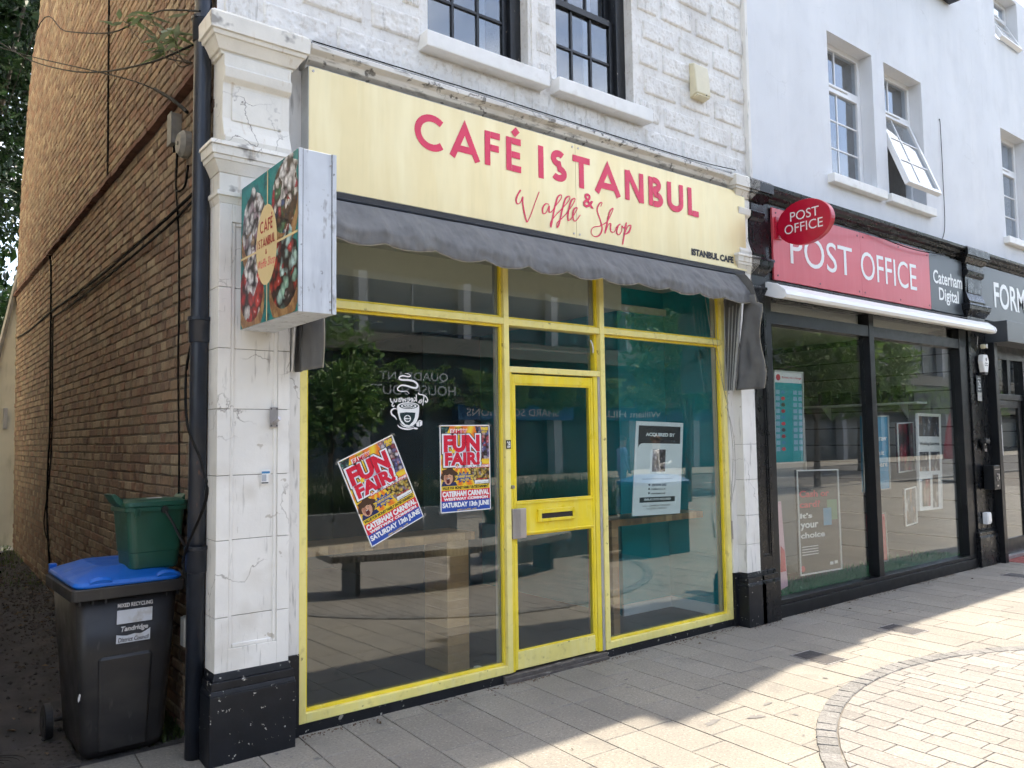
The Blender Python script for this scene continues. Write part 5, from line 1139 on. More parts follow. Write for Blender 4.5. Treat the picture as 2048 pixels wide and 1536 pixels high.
for p in ([(1130, 1240), (1180, 1225), (1180, 1310), (1135, 1300)], [(1188, 1225), (1232, 1210), (1232, 1280), (1188, 1310)], [(1140, 1228), (1190, 1195), (1230, 1203), (1182, 1218)]): dpoly('sugar_cube', p)
dpoly('bean', ell(1125, 1340, 32, 16))
TL = [[(1165, 730), (1180, 755), (1230, 765), (1290, 790), (1325, 850), (1310, 890), (1285, 880), (1300, 865)], [(1265, 775), (1255, 850), (1240, 945)], [(1225, 850), (1195, 855), (1180, 890), (1205, 905), (1225, 870), (1218, 845), (1180, 900), (1165, 880)], [(1130, 760), (1135, 880)], [(1095, 810), (1128, 835), (1100, 870), (1085, 880)], [(1075, 850), (1035, 850), (1045, 825), (1070, 830), (1075, 865), (1040, 880)], [(1015, 825), (985, 825), (980, 870), (1005, 875), (1015, 840), (1010, 820), (968, 872)], [(955, 820), (945, 875), (920, 835), (905, 880), (885, 815)], [(870, 825), (835, 830), (840, 875), (865, 870), (870, 830), (865, 820), (820, 880)], [(800, 830), (795, 875), (765, 880), (760, 840)], [(690, 825), (700, 880), (730, 890), (745, 850), (735, 900), (715, 940), (735, 965), (760, 945)]]
for l in TL: dline('lettering', l, .0072, k=4)

# ---- ACQUIRED BY board leaning inside the right window
ad = thing('acquired_board', 'white leaning board headed ACQUIRED BY inside the right window', 'board', (2.86, .085, 1.006))
cTL, cTR, cBR, cBL = fp(1271, 842, .13), fp(1369, 844, .13), fp(1355, 1026, .13), fp(1259, 1032, .13)
bo = Vector((cBL[0], cBL[1])); bu_ = Vector((cBR[0], cBR[1]))-bo; bv_ = Vector((cTL[0], cTL[1]))-bo
ad.location = (bo.x, .10, bo.y)
AP = Plane((0, 0, 0), (bu_.x, 0, bu_.y), (bv_.x, .02, bv_.y))
mt['board_white'] = pm('board_white_print', (.78, .82, .82), .35, var=.02)
mb = MB(); q = [AP.at(0, 0), AP.at(1, 0), AP.at(1, 1), AP.at(0, 1)]; mb.add([tuple(p) for p in q]+[tuple(p+Vector((0, .006, 0))) for p in q], [(0, 1, 2, 3), (7, 6, 5, 4), (0, 4, 5, 1), (1, 5, 6, 2), (2, 6, 7, 3), (3, 7, 4, 0)]); mb.build('panel', mt['board_white'], ad)
mt['board_black'] = pm('board_black_print', (.018, .016, .018), .3, var=0)
flat('header', [(.055, .955), (.055, .715), (.075, .745), (.11, .76), (.16, .765), (.94, .765), (.94, .955)], AP, mt['board_black'], ad, .001)
def AT(s, b, m=mt['board_black'], bold=.02): return txt('lettering', s, b, AP, m, ad, bold=bold, lift=.002)
AT('ACQUIRED BY', (.20, .835, .82, .880), mt['board_white'], .04)
rect('photograph', .36, .46, .635, .70, AP, photo('board_photo', [(.05, .035, .045), (.05, .04, .05), (.35, .3, .36), (.10, .07, .09)], 26), ad, .001)
AT('Specialists in Strategic Site Acquisitions', (.17, .375, .80, .390), bold=.0); AT('020 8764 5353', (.37, .305, .67, .330)); AT('info@harson.co.uk', (.36, .262, .66, .284)); AT('www.harson.co.uk', (.36, .218, .66, .240))
for k in (.312, .268, .224): rect('icon', .30, k, .335, k+.018, AP, mt['board_black'], ad, .001)
rect('strip', .13, .135, .87, .19, AP, mt['board_black'], ad, .001); AT('SIMILAR SITES REQUIRED', (.22, .15, .78, .177), mt['board_white'], .03)
AT('LAND - COMMERCIAL - RESIDENTIAL', (.2, .09, .78, .107), bold=.0); AT('INDUSTRIAL & FREEHOLD', (.28, .06, .70, .077), bold=.0)
# ================================================================ POST OFFICE BUILDING (white render, two shops)
po = thing('post_office_building', 'white rendered terrace building over the black post office shopfront', 'building')
PYW = -.004
pwins = [(6.055, 7.02, 4.50, 6.13), (7.30, 8.25, 4.50, 6.13), (10.70, 11.65, 4.50, 6.13), (10.72, 11.6, 7.40, 8.3)]
wall_with_holes('upper_wall', mt['white_render'], po, 4.56, 15.5, 3.9, 7.5, PYW, .25, [w for w in pwins if w[3] < 7.5])
wall_with_holes('upper_wall', mt['white_render'], po, 9.2, 15.5, 7.5, 8.35, PYW, .25, [(10.72, 11.6, 7.502, 8.3)])
bx('party_edge', mt['white_old'], po, 4.535, 4.575, PYW-.02, .05, 4.12, 7.5, .006)
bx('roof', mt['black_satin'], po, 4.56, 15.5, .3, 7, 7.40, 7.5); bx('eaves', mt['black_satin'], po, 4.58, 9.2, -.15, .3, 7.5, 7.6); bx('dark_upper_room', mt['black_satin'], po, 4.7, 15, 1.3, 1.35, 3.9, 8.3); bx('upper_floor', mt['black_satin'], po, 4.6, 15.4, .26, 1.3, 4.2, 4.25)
bx('chimney', mt['brick'], po, 7.95, 8.35, -.12, .3, 7.6, 9.7)
bx('bay_soffit', mt['black_satin'], po, 8.3, 9.19, -.16, -.01, 7.47, 7.50)
mt['blind'] = pm('slatted_blind', (.55, .57, .60), .6, var=.05, vs_=20)
def upvc(x0, x1, z0, z1, opened=0, sill=True):
    w = bpy.data.objects.new('window', None); COL.objects.link(w); w.parent = po; Y = .15; t = .055; zt = z0+(z1-z0)*.70
    if sill: bx('sill', mt['white_trim'], w, x0-.10, x1+.09, -.085, .16, z0-.10, z0-.002, .008)
    MB().box(x0, x0+t, Y, Y+.07, z0, z1).box(x1-t, x1, Y, Y+.07, z0, z1).box(x0+t, x1-t, Y, Y+.07, z0, z0+t).box(x0+t, x1-t, Y, Y+.07, z1-t, z1).box(x0+t, x1-t, Y, Y+.07, zt-.03, zt+.03).build('frame', mt['upvc'], w, .004)
    bx('trickle_vent', mt['upvc'], w, x0+.09, x1-.30, Y-.02, Y-.001, zt-.012, zt+.014, .004)
    xm = (x0+x1)/2-.04
    bx('glazing_bar', mt['upvc'], w, xm-.009, xm+.009, Y+.02, Y+.04, zt+.03, z1-t)
    MB().box(x0+t, x1-t, Y+.03, Y+.034, zt+.03, z1-t).build('pane', mt['glass_up'], w)
    c = bpy.data.objects.new('casement', None); COL.objects.link(c); c.parent = w; c.location = (0, Y, zt-.03); c.rotation_euler = (-opened, 0, 0)
    a, b, h = x0+t+.002, x1-t-.002, (zt-.03)-(z0+t)-.004; s = .045
    mb = MB().box(a, a+s, -.012, .05, -h, 0).box(b-s, b, -.012, .05, -h, 0).box(a+s, b-s, -.012, .05, -h, -h+s).box(a+s, b-s, -.012, .05, -s, 0)
    for k in (1, 2): mb.box(a+s, xm-.01, .008, .028, -s-(h-2*s)*k/3-.009, -s-(h-2*s)*k/3+.009).box(xm+.01, b-s, .008, .028, -s-(h-2*s)*k/3-.009, -s-(h-2*s)*k/3+.009)
    mb.box(xm-.01, xm+.01, .008, .028, -h+s, -s)
    mb.build('sash', mt['upvc'], c, .003); MB().box(a+s, b-s, .016, .020, -h+s, -s).build('pane', mt['glass_up'], c)
    bx('room_side', mt['blind'], w, x0+.02, x0+(x1-x0)*.62, Y+.22, Y+.23, z0, z1)
for i, (a, b, c, d) in enumerate(pwins): upvc(a, b, c, d, (0, R(20), 0, R(24))[i], i < 3)
mt['brown'] = pm('brown_stained_sill', (.16, .11, .08), .6, var=.2, vs_=9)
# shop surround
pilaster('pilaster', 4.366, 4.585, (mt['black_gloss'], mt['black_gloss'], mt['black_gloss']), po)
pilaster('pilaster', 8.995, 9.515, (mt['black_gloss'], mt['black_gloss'], mt['black_gloss']), po)
bx('fascia_board', mt['black_gloss'], po, 4.59, 8.99, -.05, .1, 3.02, 3.96); bx('fascia_board', mt['black_gloss'], po, 9.52, 14, -.05, .1, 2.9, 3.96)
corn2 = [(.05, 3.955), (-.07, 3.955), (-.08, 3.985), (-.12, 4.0), (-.13, 4.03), (-.17, 4.05), (-.175, 4.085), (.05, 4.12)]
sweepx('cornice', corn2, 4.59, 8.98, mt['black_gloss'], po, .003); sweepx('cornice', corn2, 9.53, 14, mt['black_gloss'], po, .003)
bm_ = mt['black_satin']
XL, XR, XM0, XM1 = 4.60, 8.985, 6.53, 6.63
bx('base_rail', bm_, po, XL, XR, -.10, .06, -.03, .115, .004); bx('sill_rail', bm_, po, XL, XR, -.085, .04, .116, .16, .004)
bx('stile', bm_, po, XL, 4.70, -.085, .04, .161, 3.02, .003); bx('stile', bm_, po, 8.765, XR, -.085, .04, .161, 3.02, .003); bx('mullion', bm_, po, XM0, XM1, -.085, .04, .161, 3.02, .003)
TZ0, TZ1 = 2.765, 2.885
for a, b in ((4.701, XM0-.001), (XM1+.001, 8.764)):
    bx('transom', bm_, po, a, b, -.08, .04, TZ0, TZ1, .003)
    MB().box(a, b, -.012, -.006, .162, TZ0-.001).build('pane', mt['glass_po'], po); MB().box(a, b, -.012, -.006, TZ1+.001, 3.02).build('pane', mt['glass_po'], po)
# interior
pr = bpy.data.objects.new('shop_interior', None); COL.objects.link(pr); pr.parent = po
mt['po_floor'] = pm('grey_carpet', (.10, .10, .10), .9, var=.1, vs_=6); mt['po_wall'] = pm('pale_grey_wall', (.34, .34, .33), .7, var=.05, vs_=2); mt['slat'] = pm('grey_slatwall', (.27, .27, .28), .5, var=.06, vs_=3); mt['po_ceil'] = pm('pale_ceiling', (.55, .53, .48), .8, var=.03)
bx('floor', mt['po_floor'], pr, 4.6, 8.9, .06, 4.6, .0, .12); bx('ceiling', mt['po_ceil'], pr, 4.6, 8.9, .1, 4.6, 3.02, 3.1); bx('back_wall', mt['po_wall'], pr, 4.6, 8.9, 4.6, 4.65, 0, 3.1); bx('side_wall', mt['po_wall'], pr, 4.58, 4.6, .1, 4.6, 0, 3.1)
bx('side_wall', mt['dark_ink'], pr, 8.80, 8.83, .041, 4.6, .12, 3.02)
for k in range(12): bx('slatwall_board', mt['slat'], pr, 8.782, 8.799, .045, 4.6, .14+k*.235, .14+k*.235+.218)
for k in range(7): bx('back_slat', mt['slat'], pr, 6.6, 8.77, 4.57, 4.59, .4+k*.3, .4+k*.3+.27)
lamp = emit('lit_lamp', (1, .95, .85), 14)
for px, py in ((1583, 613), (1616, 620), (1656, 628)):
    X_, Z_ = fp(px, py, .6); t = thing('spotlight', 'lit ceiling spotlight inside the post office window, number along the row by position', 'spotlight', (X_, .6, Z_), (R(25), 0, 0), 'lit spotlights in the post office')
    MB().tube([(0, 0, 0), (0, 0, .09)], [.035, .035], 16).build('lamp_body', mt['white_clean'], t); MB().tube([(0, 0, -.001), (0, 0, -.004)], .030, 16).build('lens', lamp, t); MB().tube([(0, 0, .09), (0, 0, .16)], .008, 8).build('stem', mt['white_clean'], t)
    ld = bpy.data.lights.new('lamp', 'SPOT'); ld.energy = 150; ld.spot_size = R(130); ld.spot_blend = .8; ld.shadow_soft_size = .05; ld.color = (1, .94, .84); lo = bpy.data.objects.new('lamp', ld); COL.objects.link(lo); lo.parent = t; lo.location = (0, 0, -.02)
for i, o in enumerate([o for o in bpy.data.objects if o.name.startswith('spotlight')]): o['label'] = ('leftmost', 'middle', 'rightmost')[i]+' of three lit ceiling spotlights inside the post office window'
# artificial grass strip inside the glass
mt['turf'] = leafm('artificial_turf', [(.02, .16, .06), (.04, .24, .09), (.07, .32, .13)], .2)
tf = MB()
for _ in range(9000):
    x = rnd.uniform(4.72, 8.75); y = .015+abs(rnd.gauss(0, .20)); blade(tf, (x, y, .12), rnd.uniform(.04, .09), rnd.uniform(.0, .04), .004, rnd.random()*6.3)
tag(tf.build('artificial_grass', mt['turf'], fix=False), 'strip of green artificial grass on the post office window floor', 'grass', kind='stuff')
# display boards, each a thing built on its own plane
def board(name, label, cat, px, Y, face, frame=None, back=.02, lean=.0):
    """px: image corners BL, BR, TR, TL of the panel, standing at depth Y"""
    c = [fp(*p, Y) for p in px]; o = Vector(c[0]); u = Vector(c[1])-o; v = Vector(c[3])-o
    t = thing(name, label, cat, (o.x, Y, o.y)); P = Plane((0, 0, 0), (u.x, 0, u.y), (v.x, lean, v.y))
    mb = MB(); q = [P.at(0, 0), P.at(1, 0), P.at(1, 1), P.at(0, 1)]
    mb.add([tuple(p) for p in q]+[tuple(p+Vector((0, back, 0))) for p in q], [(0, 1, 2, 3), (7, 6, 5, 4), (0, 4, 5, 1), (1, 5, 6, 2), (2, 6, 7, 3), (3, 7, 4, 0)]); mb.build('panel', face, t)
    if frame:
        w = .014; W_, H_ = u.length, v.length
        mb = MB()
        for a0, a1, b0, b1 in ((0, w/W_, 0, 1), (1-w/W_, 1, 0, 1), (w/W_, 1-w/W_, 0, w/H_), (w/W_, 1-w/W_, 1-w/H_, 1)):
            q = [P.at(a, b, h) for h in (0.001, .012) for a, b in ((a0, b0), (a1, b0), (a1, b1), (a0, b1))]
            mb.add([tuple(p) for p in q], [(0, 1, 2, 3), (7, 6, 5, 4), (0, 4, 5, 1), (1, 5, 6, 2), (2, 6, 7, 3), (3, 7, 4, 0)])
        mb.build('frame', frame, t)
    return t, P
def BT(t, P, s, b, m, bold=.02): return txt('lettering', s, b, P, m, t, bold=bold, lift=.003)
K = {n: pm('board_'+n, c, .45, var=.02) for n, c in dict(red=(.55, .03, .06), white=(.78, .78, .77), teal=(.01, .30, .32), navy=(.03, .03, .035), blue=(.03, .25, .42), pink=(.66, .40, .46), grey=(.35, .36, .37), lblue=(.25, .42, .55), dkred=(.40, .03, .05), green=(.05, .2, .1)).items()}
t, P = board('exchange_rate_board', 'tall teal exchange rate board with flags inside the post office window', 'board', ((1549, 928), (1608, 925), (1606, 745), (1546, 740)), .25, K['teal'], mt['sign_edge'])
rect('header', .02, .87, .98, .985, P, K['white'], t, .002); flat('logo', oval(.16, .925, .075, .035, 16), P, K['red'], t, .003); BT(t, P, 'Bureau de Change', (.28, .91, .95, .94), K['red'])
for k in range(10):
    v = .745-.068*k
    for u0, m_ in ((.07, 'white'), (.66, 'white'), (.84, 'white')): rect('rate_cell', u0, v, u0+.13, v+.045, P, K['lblue'], t, .002)
    flat('flag', oval(.31, v+.022, .07, .02, 14), P, (K['blue'], K['red'], K['navy'], K['dkred'])[k % 4], t, .003)
t, P = board('poster_stand', 'dark poster stand reading Cash or card, it is your choice', 'poster stand', ((1600, 1152), (1683, 1138), (1686, 935), (1592, 940)), .30, K['navy'], mt['white_clean'])
rc_ = K['red']
for s, b, m_ in (('Cash or', (.05, .735, .76, .80), rc_), ('card?', (.05, .635, .53, .70), rc_), ("It's", (.05, .535, .33, .585), K['white']), ('your', (.05, .42, .47, .49), K['white']), ('choice', (.05, .345, .62, .40), K['white'])): BT(t, P, s, b, m_, .03)
rect('card_print', .60, .45, .80, .62, P, K['blue'], t, .002); rect('note_print', .70, .50, .95, .70, P, K['green'], t, .0015)
for k in range(4): rect('small_print', .07, .26-.025*k, .45, .268-.025*k, P, K['white'], t, .002)
flat('logo', oval(.07, .06, .05, .03, 16), P, K['red'], t, .003); rect('icon', .72, .06, .80, .09, P, K['white'], t, .002); rect('icon', .83, .065, .91, .095, P, K['white'], t, .002)
t, P = board('leaning_board', 'pale pink board with red and blue print leaning at the window left edge', 'board', ((1548, 1188), (1576, 1172), (1557, 1012), (1543, 1016)), .10, K['pink'], None, lean=.05)
flat('print', [(.1, .30), (.6, .32), (.5, .48), (.15, .42)], P, K['blue'], t, .002); flat('print', [(.55, .20), (.95, .18), (.95, .42), (.7, .50)], P, K['red'], t, .003)
t, P = board('blue_poster_stand', 'light blue framed poster stand reading withdraw and deposit cash here', 'poster stand', ((1727, 985), (1780, 978), (1778, 835), (1723, 832)), .30, K['blue'], mt['sign_edge'])
for s, b in (('Withdraw', (.08, .66, .92, .735)), ('deposit', (.14, .45, .80, .53)), ('cash here', (.10, .31, .92, .385))): BT(t, P, s, b, K['white'])
MB().tube([P.at(.5, 0, -.02), (P.at(.5, 0, -.02).x, .03, -(fp(1727, 985, .30)[1])+.12)], .015, 8).build('stand_post', mt['sign_edge'], t)
t, P = board('red_poster_stand', 'small red framed poster stand on the window floor behind the mullion', 'poster stand', ((1741, 1128), (1776, 1122), (1775, 1026), (1735, 1028)), .35, K['red'], mt['sign_edge'])
for k, s in enumerate(('Pay', 'cash or', 'cheques', 'bills', 'easily')): BT(t, P, s, (.12, .74-.14*k, .62, .80-.14*k), K['white'])
suits = photo('print_men_in_suits', [(.04, .045, .06), (.06, .07, .10), (.35, .22, .17), (.10, .12, .16), (.5, .48, .46)], 16, (1, 1, .5))
gown = photo('print_red_gown', [(.35, .02, .05), (.42, .03, .07), (.06, .07, .12), (.30, .02, .04), (.4, .25, .2)], 12, (1, 1, .4))
board('framed_photo', 'white framed photograph of a red gown between dark suits', 'framed photo', ((1797, 946), (1830, 941), (1828, 845), (1793, 846)), .30, gown, mt['white_clean'])
t, P = board('photo_display', 'tall display stand of suit photographs in the right post office window', 'display stand', ((1838, 1022), (1884, 1017), (1880, 828), (1834, 826)), .17, K['white'], mt['white_clean'])
rect('photo_print', .06, .76, .94, .97, P, suits, t, .002); rect('photo_print', .06, .40, .46, .60, P, suits, t, .002); rect('photo_print', .54, .40, .94, .60, P, suits, t, .002); rect('photo_print', .15, .04, .5, .32, P, gown, t, .002); rect('photo_print', .6, .02, .85, .36, P, suits, t, .002); BT(t, P, 'Wedding Suit Hire', (.08, .66, .92, .70), K['navy'])
board('small_framed_photo', 'small white framed portrait leaning low in the right post office window', 'framed photo', ((1811, 1053), (1834, 1046), (1832, 975), (1808, 978)), .16, suits, mt['white_clean'])
# pegboard shelving
sh = thing('pegboard_unit', 'grey pegboard shop shelving unit standing inside the post office', 'shelving', (5.95, 1.0, .12))
bx('pegboard', mt['po_wall'], sh, 0, .95, 0, .03, .15, 1.75)
for x in (0, .93): bx('upright', mt['sign_edge'], sh, x, x+.03, -.03, .05, 0, 1.78)
for z in (.55, .95, 1.35):
    for k in range(6): MB().tube([(.1+.15*k, 0, z), (.1+.15*k, -.12, z+.01)], .004, 5).build('hook', mt['steel'], sh)
bx('base_shelf', mt['sign_edge'], sh, 0, .96, -.35, .02, .05, .14)
ws_ = thing('wall_shelf', 'pale shelf holding black devices high on the slatted wall', 'shelf', (8.77, 1.2, 2.08))
bx('board', mt['white_clean'], ws_, -.28, 0, -.85, .85, 0, .025)
for y in (-.6, .5): MB().prism([(0, 0), (-.22, 0), (0, -.18)], lambda u, v, t: (u, t, v), y, y+.02).build('bracket', mt['white_clean'], ws_)
for k, (y, h) in enumerate(((-.6, .22), (-.25, .28), (.15, .17), (.45, .2))):
    d = thing('black_device', ('squat', 'tall', 'low', 'middling')[k]+' black device on the high shelf of the post office, '+('nearest the glass', 'second from the glass', 'third from the glass', 'farthest back')[k], 'device', (8.63, 1.2+y, 2.106), group='black devices on the post office shelf')
    bx('case', mt['rubber'], d, -.09, .09, -.11, .11, 0, h*.6, .01); bx('screen', mt['dark_ink'], d, -.11, -.091, -.10, .10, h*.3, h, .004)

# ---- signs of the post office
pos = thing('post_office_sign', 'long red fascia sign reading POST OFFICE in white capitals', 'sign', (0, 0, 0))
mt['po_red'] = pm('faded_red_sign', (.60, .075, .095), .32, var=.05, vs_=1.5, layers=[((.66, .12, .15), 2, .5, .7, .4, STK)])
PSY = -.075
SPO = FY(PSY)
bx('panel', mt['po_red'], pos, 4.79, 6.44, PSY, PSY+.02, 3.205, 3.915); bx('panel', mt['po_red'], pos, 6.443, 8.07, PSY, PSY+.02, 3.205, 3.915)
txt('lettering', 'POST', (5.075, 3.395, 6.25, 3.712), SPO, mt['white_clean'], pos, bold=.0, lift=.003); txt('lettering', 'OFFICE', (6.43, 3.395, 7.715, 3.712), SPO, mt['white_clean'], pos, bold=.0, lift=.003)
for x in (4.85, 5.6, 6.38, 6.5, 7.3, 8.02):
    for z in (3.25, 3.87): MB().tube([(x, PSY, z), (x, PSY-.004, z)], .009, 8).build('screw', mt['dark_ink'], pos)
mt['po_dark'] = pm('slate_grey_sign', (.045, .052, .06), .35, var=.04, vs_=2)
cds = thing('caterham_digital_sign', 'dark grey sign panel reading Caterham Digital beside the red sign', 'sign')
bx('panel', mt['po_dark'], cds, 8.075, 8.985, PSY, PSY+.02, 3.205, 3.915)
txt('lettering', 'Caterham', (8.155, 3.545, 8.96, 3.715), SPO, mt['white_clean'], cds, bold=.02, lift=.003); txt('lettering', 'Digital', (8.29, 3.295, 8.84, 3.505), SPO, mt['white_clean'], cds, bold=.02, lift=.003)
fs = thing('formal_wear_sign', 'dark grey fascia sign beginning FORMA at the picture right edge', 'sign')
bx('panel', mt['po_dark'], fs, 9.56, 13.5, PSY, PSY+.02, 3.205, 3.94)
X_f, Z_f = fp(1986, 612, PSY); X_g = fp(2044, 630, PSY)[0]
txt('lettering', 'FORMAL', (9.955, 3.40, 11.55, 3.76), SPO, mt['white_clean'], fs, bold=.02, lift=.003)
# projecting oval
ov = thing('oval_sign', 'red oval projecting sign reading POST OFFICE on a bracket', 'sign', (4.84, -.375, 3.715))
mt['po_red2'] = pm('deep_red_sign', (.46, .006, .03), .28, var=.05, vs_=4)
OP = Plane((0, 0, 0), (0, -1, 0), (0, 0, 1))
MB().prism(oval(0, 0, .285, .213, 48), lambda u, v, t: (t, -u, v), 0, .07).build('body', mt['po_red2'], ov, .006)
txt('lettering', 'POST', (-.135, .025, .165, .115), OP, mt['white_clean'], ov, bold=.0, lift=.003); txt('lettering', 'OFFICE', (-.20, -.09, .20, .0), OP, mt['white_clean'], ov, bold=.0, lift=.003)
bx('bracket_plate', mt['po_red2'], ov, -.02, .09, .285, .30, -.11, .11, .004); MB().tube([(.035, .26, 0), (.035, .30, 0)], .02, 8).build('bracket_arm', mt['black_iron'], ov)
# cassette awning
ca = thing('cassette_awning', 'white closed cassette awning across the post office under its sign', 'awning')
cs = [(-.05, 3.14), (-.12, 3.145), (-.22, 3.115), (-.30, 3.05), (-.315, 3.01), (-.30, 2.98), (-.26, 2.972), (-.20, 2.985), (-.05, 3.04)]
sweepx('cassette', cs, 4.62, 9.30, mt['white_clean'], ca, .004)
MB().prism([(y*1.0-.0, z) for y, z in cs], lambda u, v, t: (t, u*1.04, 3.05+(v-3.05)*1.06), 4.595, 4.619).build('end_cap', mt['upvc'], ca, .006); MB().prism(cs, lambda u, v, t: (t, u*1.04, 3.05+(v-3.05)*1.06), 9.301, 9.325).build('end_cap', mt['upvc'], ca, .006)
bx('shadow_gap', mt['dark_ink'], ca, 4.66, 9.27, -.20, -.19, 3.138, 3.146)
MB().tube([(9.25, -.12, 2.95), (9.23, -.11, 2.80)], .003, 5).build('crank_eye_cord', mt['upvc'], ca)
# black box awning of the next shop
ba = thing('box_awning', 'black boxed awning over the next shop door at the right edge', 'awning')
xq = fp(2012, 645, -.33)[0]
bx('box', mt['po_dark'], ba, 9.56, 13, -.36, -.051, 2.88, 3.16, .006)
# ---- small fixtures on the black pier between the shops
def pier(px, py): return fp(px, py, -.118)
x, z = pier(1963, 728); al_ = thing('alarm_bell_box', 'white hexagonal alarm bell box on the black pier beside the post office', 'alarm box', (x, -.106, z))
hexp = [(-.06, .12), (.06, .12), (.095, .03), (.05, -.115), (-.05, -.115), (-.095, .03)][::-1]
MB().prism(hexp, lambda u, v, t: (u, t, v), 0, -.07).build('cover', mt['cream_plastic'] if 0 else mt['white_clean'], al_, .012); MB().prism([(-.05, -.10), (-.045, -.145), (.045, -.145), (.05, -.10)], lambda u, v, t: (u, t, v), -.005, -.065).build('strobe', K['navy'], al_, .006)
AB = Plane((0, -.07, 0)); flat('lock_mark', oval(0, .055, .018, .024, 14), AB, K['navy'], al_, .0015); txt('lettering', 'Alarm', (-.04, -.005, .04, .018), AB, K['navy'], al_, bold=.03, lift=.0015); txt('lettering', 'Security', (-.05, -.035, .05, -.012), AB, K['navy'], al_, bold=.03, lift=.0015)
x, z = pier(1966, 693); t = thing('sensor', 'small cream round sensor under the white awning end', 'sensor', (x, -.106, z)); MB().tube([(0, .01, 0), (0, -.03, 0), (.01, -.05, 0)], [.03, .03, .02], 14).build('body', mt['cream_plastic'], t); MB().tube([(.012, -.05, 0), (.016, -.062, 0)], [.032, .03], 14).build('lens', mt['white_clean'], t)
x, z = pier(1959, 768); t = thing('number_sign', 'slate plaque with number 26 and scroll ornaments on the black pier', 'number plate', (x, -.106, z)); NP = Plane((0, -.008, 0)); bx('plaque', mt['po_dark'], t, -.075, .075, -.008, 0, -.11, .11, .003)
txt('lettering', '26', (-.038, -.045, .038, .045), NP, mt['white_clean'], t, bold=.01, lift=.002)
for s in (1, -1): strokes('scroll', [[(-.05, s*.065), (-.03, s*.075), (-.01, s*.07), (0, s*.085), (.01, s*.07), (.03, s*.075), (.05, s*.065)]], .006, NP, mt['white_clean'], t)
x, z = pier(1961, 793); t = thing('notice_plaque', 'small grey notice plaque under the number 26', 'plaque', (x, -.106, z)); bx('plate', mt['sign_edge'], t, -.058, .058, -.006, 0, -.058, .058, .002)
for k in range(5): rect('print_line', -.045, .035-.018*k, .045, .040-.018*k, Plane((0, -.006, 0)), K['grey'], t, .001)
x, z = pier(1967, 888); t = thing('door_entry_unit', 'black hooded key unit on the pier beside the shop door', 'entry unit', (x, -.106, z)); bx('hood', mt['rubber'], t, -.06, .06, -.07, 0, .01, .07, .006); bx('panel', mt['black_satin'], t, -.05, .045, -.03, 0, -.06, .009, .004); bx('keyhole_plate', mt['steel'], t, .05, .10, -.012, 0, -.10, -.03, .003); MB().tube([(.005, -.03, -.005), (.005, -.034, -.005)], .012, 10).build('button', mt['white_clean'], t)
x, z = pier(1975, 955); t = thing('post_box', 'black wall-mounted letter box on the pier beside the shop door', 'letter box', (x, -.106, z)); bx('box', mt['black_satin'], t, -.095, .095, -.13, 0, -.15, .16, .006); bx('flap', mt['steel'], t, -.07, .075, -.136, -.131, .105, .115); bx('latch', mt['steel'], t, .03, .06, -.137, -.131, -.02, .05, .002); bx('badge', mt['steel'], t, -.02, .02, -.136, -.131, -.11, -.09)
for a, b in ((0, .045), (-.015, .0), (.0, -.03)): MB().tube([(a, -.131, b), (a, -.137, b)], .012, 8).build('emblem', mt['steel'], t)
x, z = pier(1971, 1036); t = thing('socket_box', 'small white outdoor socket box low on the black pier', 'socket', (x, -.106, z)); bx('box', mt['upvc'], t, -.06, .06, -.06, 0, -.075, .075, .008); bx('cover', mt['upvc'], t, -.05, .05, -.068, -.061, -.05, .06, .004); MB().tube(crs([(0, -.03, -.075), (-.02, -.03, -.13), (-.12, -.02, -.15), (-.2, .0, -.12)], 5), .005, 6).build('lead', mt['cable'], t)
# ---- next shop: door and glass
nx_ = thing('next_shopfront', 'black framed glass shop door beside the post office pier', 'shopfront', (0, 0, 0))
bx('stile', bm_, nx_, 9.53, 9.63, -.20, .04, .0, 2.88, .004); bx('threshold', mt['alu'], nx_, 9.631, 10.9, -.10, .1, -.02, .045); bx('transom', bm_, nx_, 9.631, 13.5, -.06, .02, 2.14, 2.22, .003); bx('head', bm_, nx_, 9.631, 13.5, -.06, .02, 2.70, 2.88)
bx('mullion', bm_, nx_, 10.8, 10.98, -.08, .04, .0, 2.699, .003); bx('mullion', bm_, nx_, 10.33, 10.43, -.05, .03, 2.221, 2.699)
MB().box(9.632, 10.329, -.02, -.014, 2.221, 2.699).build('pane', mt['glass_po'], nx_); MB().box(10.431, 10.799, -.02, -.014, 2.221, 2.699).build('pane', mt['glass_po'], nx_); MB().box(10.99, 13.5, -.02, -.014, .1, 2.139).build('pane', mt['glass_po'], nx_); MB().box(10.99, 13.5, -.02, -.014, 2.221, 2.699).build('pane', mt['glass_po'], nx_)
bx('stall_riser', bm_, nx_, 10.99, 13.5, -.05, .05, -.02, .1)
MB().box(9.65, 9.75, -.04, .0, .05, 2.135).box(10.67, 10.79, -.04, .0, .05, 2.135).box(9.75, 10.67, -.04, .0, .05, .25).box(9.75, 10.67, -.04, .0, 2.03, 2.135).build('door_frame', bm_, nx_, .003)
MB().box(9.75, 10.67, -.022, -.016, .25, 2.03).build('door_pane', mt['glass_po'], nx_); bx('closer', mt['rubber'], nx_, 9.76, 10.05, -.11, -.041, 2.05, 2.12, .006)
bx('floor', mt['po_floor'], nx_, 9.53, 14, .1, 5, .0, .05); bx('back_wall', mt['slat'], nx_, 9.53, 14, 2.6, 2.65, 0, 3); bx('ceiling', mt['po_ceil'], nx_, 9.53, 14, .1, 5, 2.88, 2.95)
bx('side_wall', mt['dark_ink'], nx_, 11.42, 11.45, .03, 5, .05, 2.9)
for k in range(12): bx('slatwall_board', mt['slat'], nx_, 11.40, 11.419, .03, 2.6, .07+k*.235, .07+k*.235+.218)
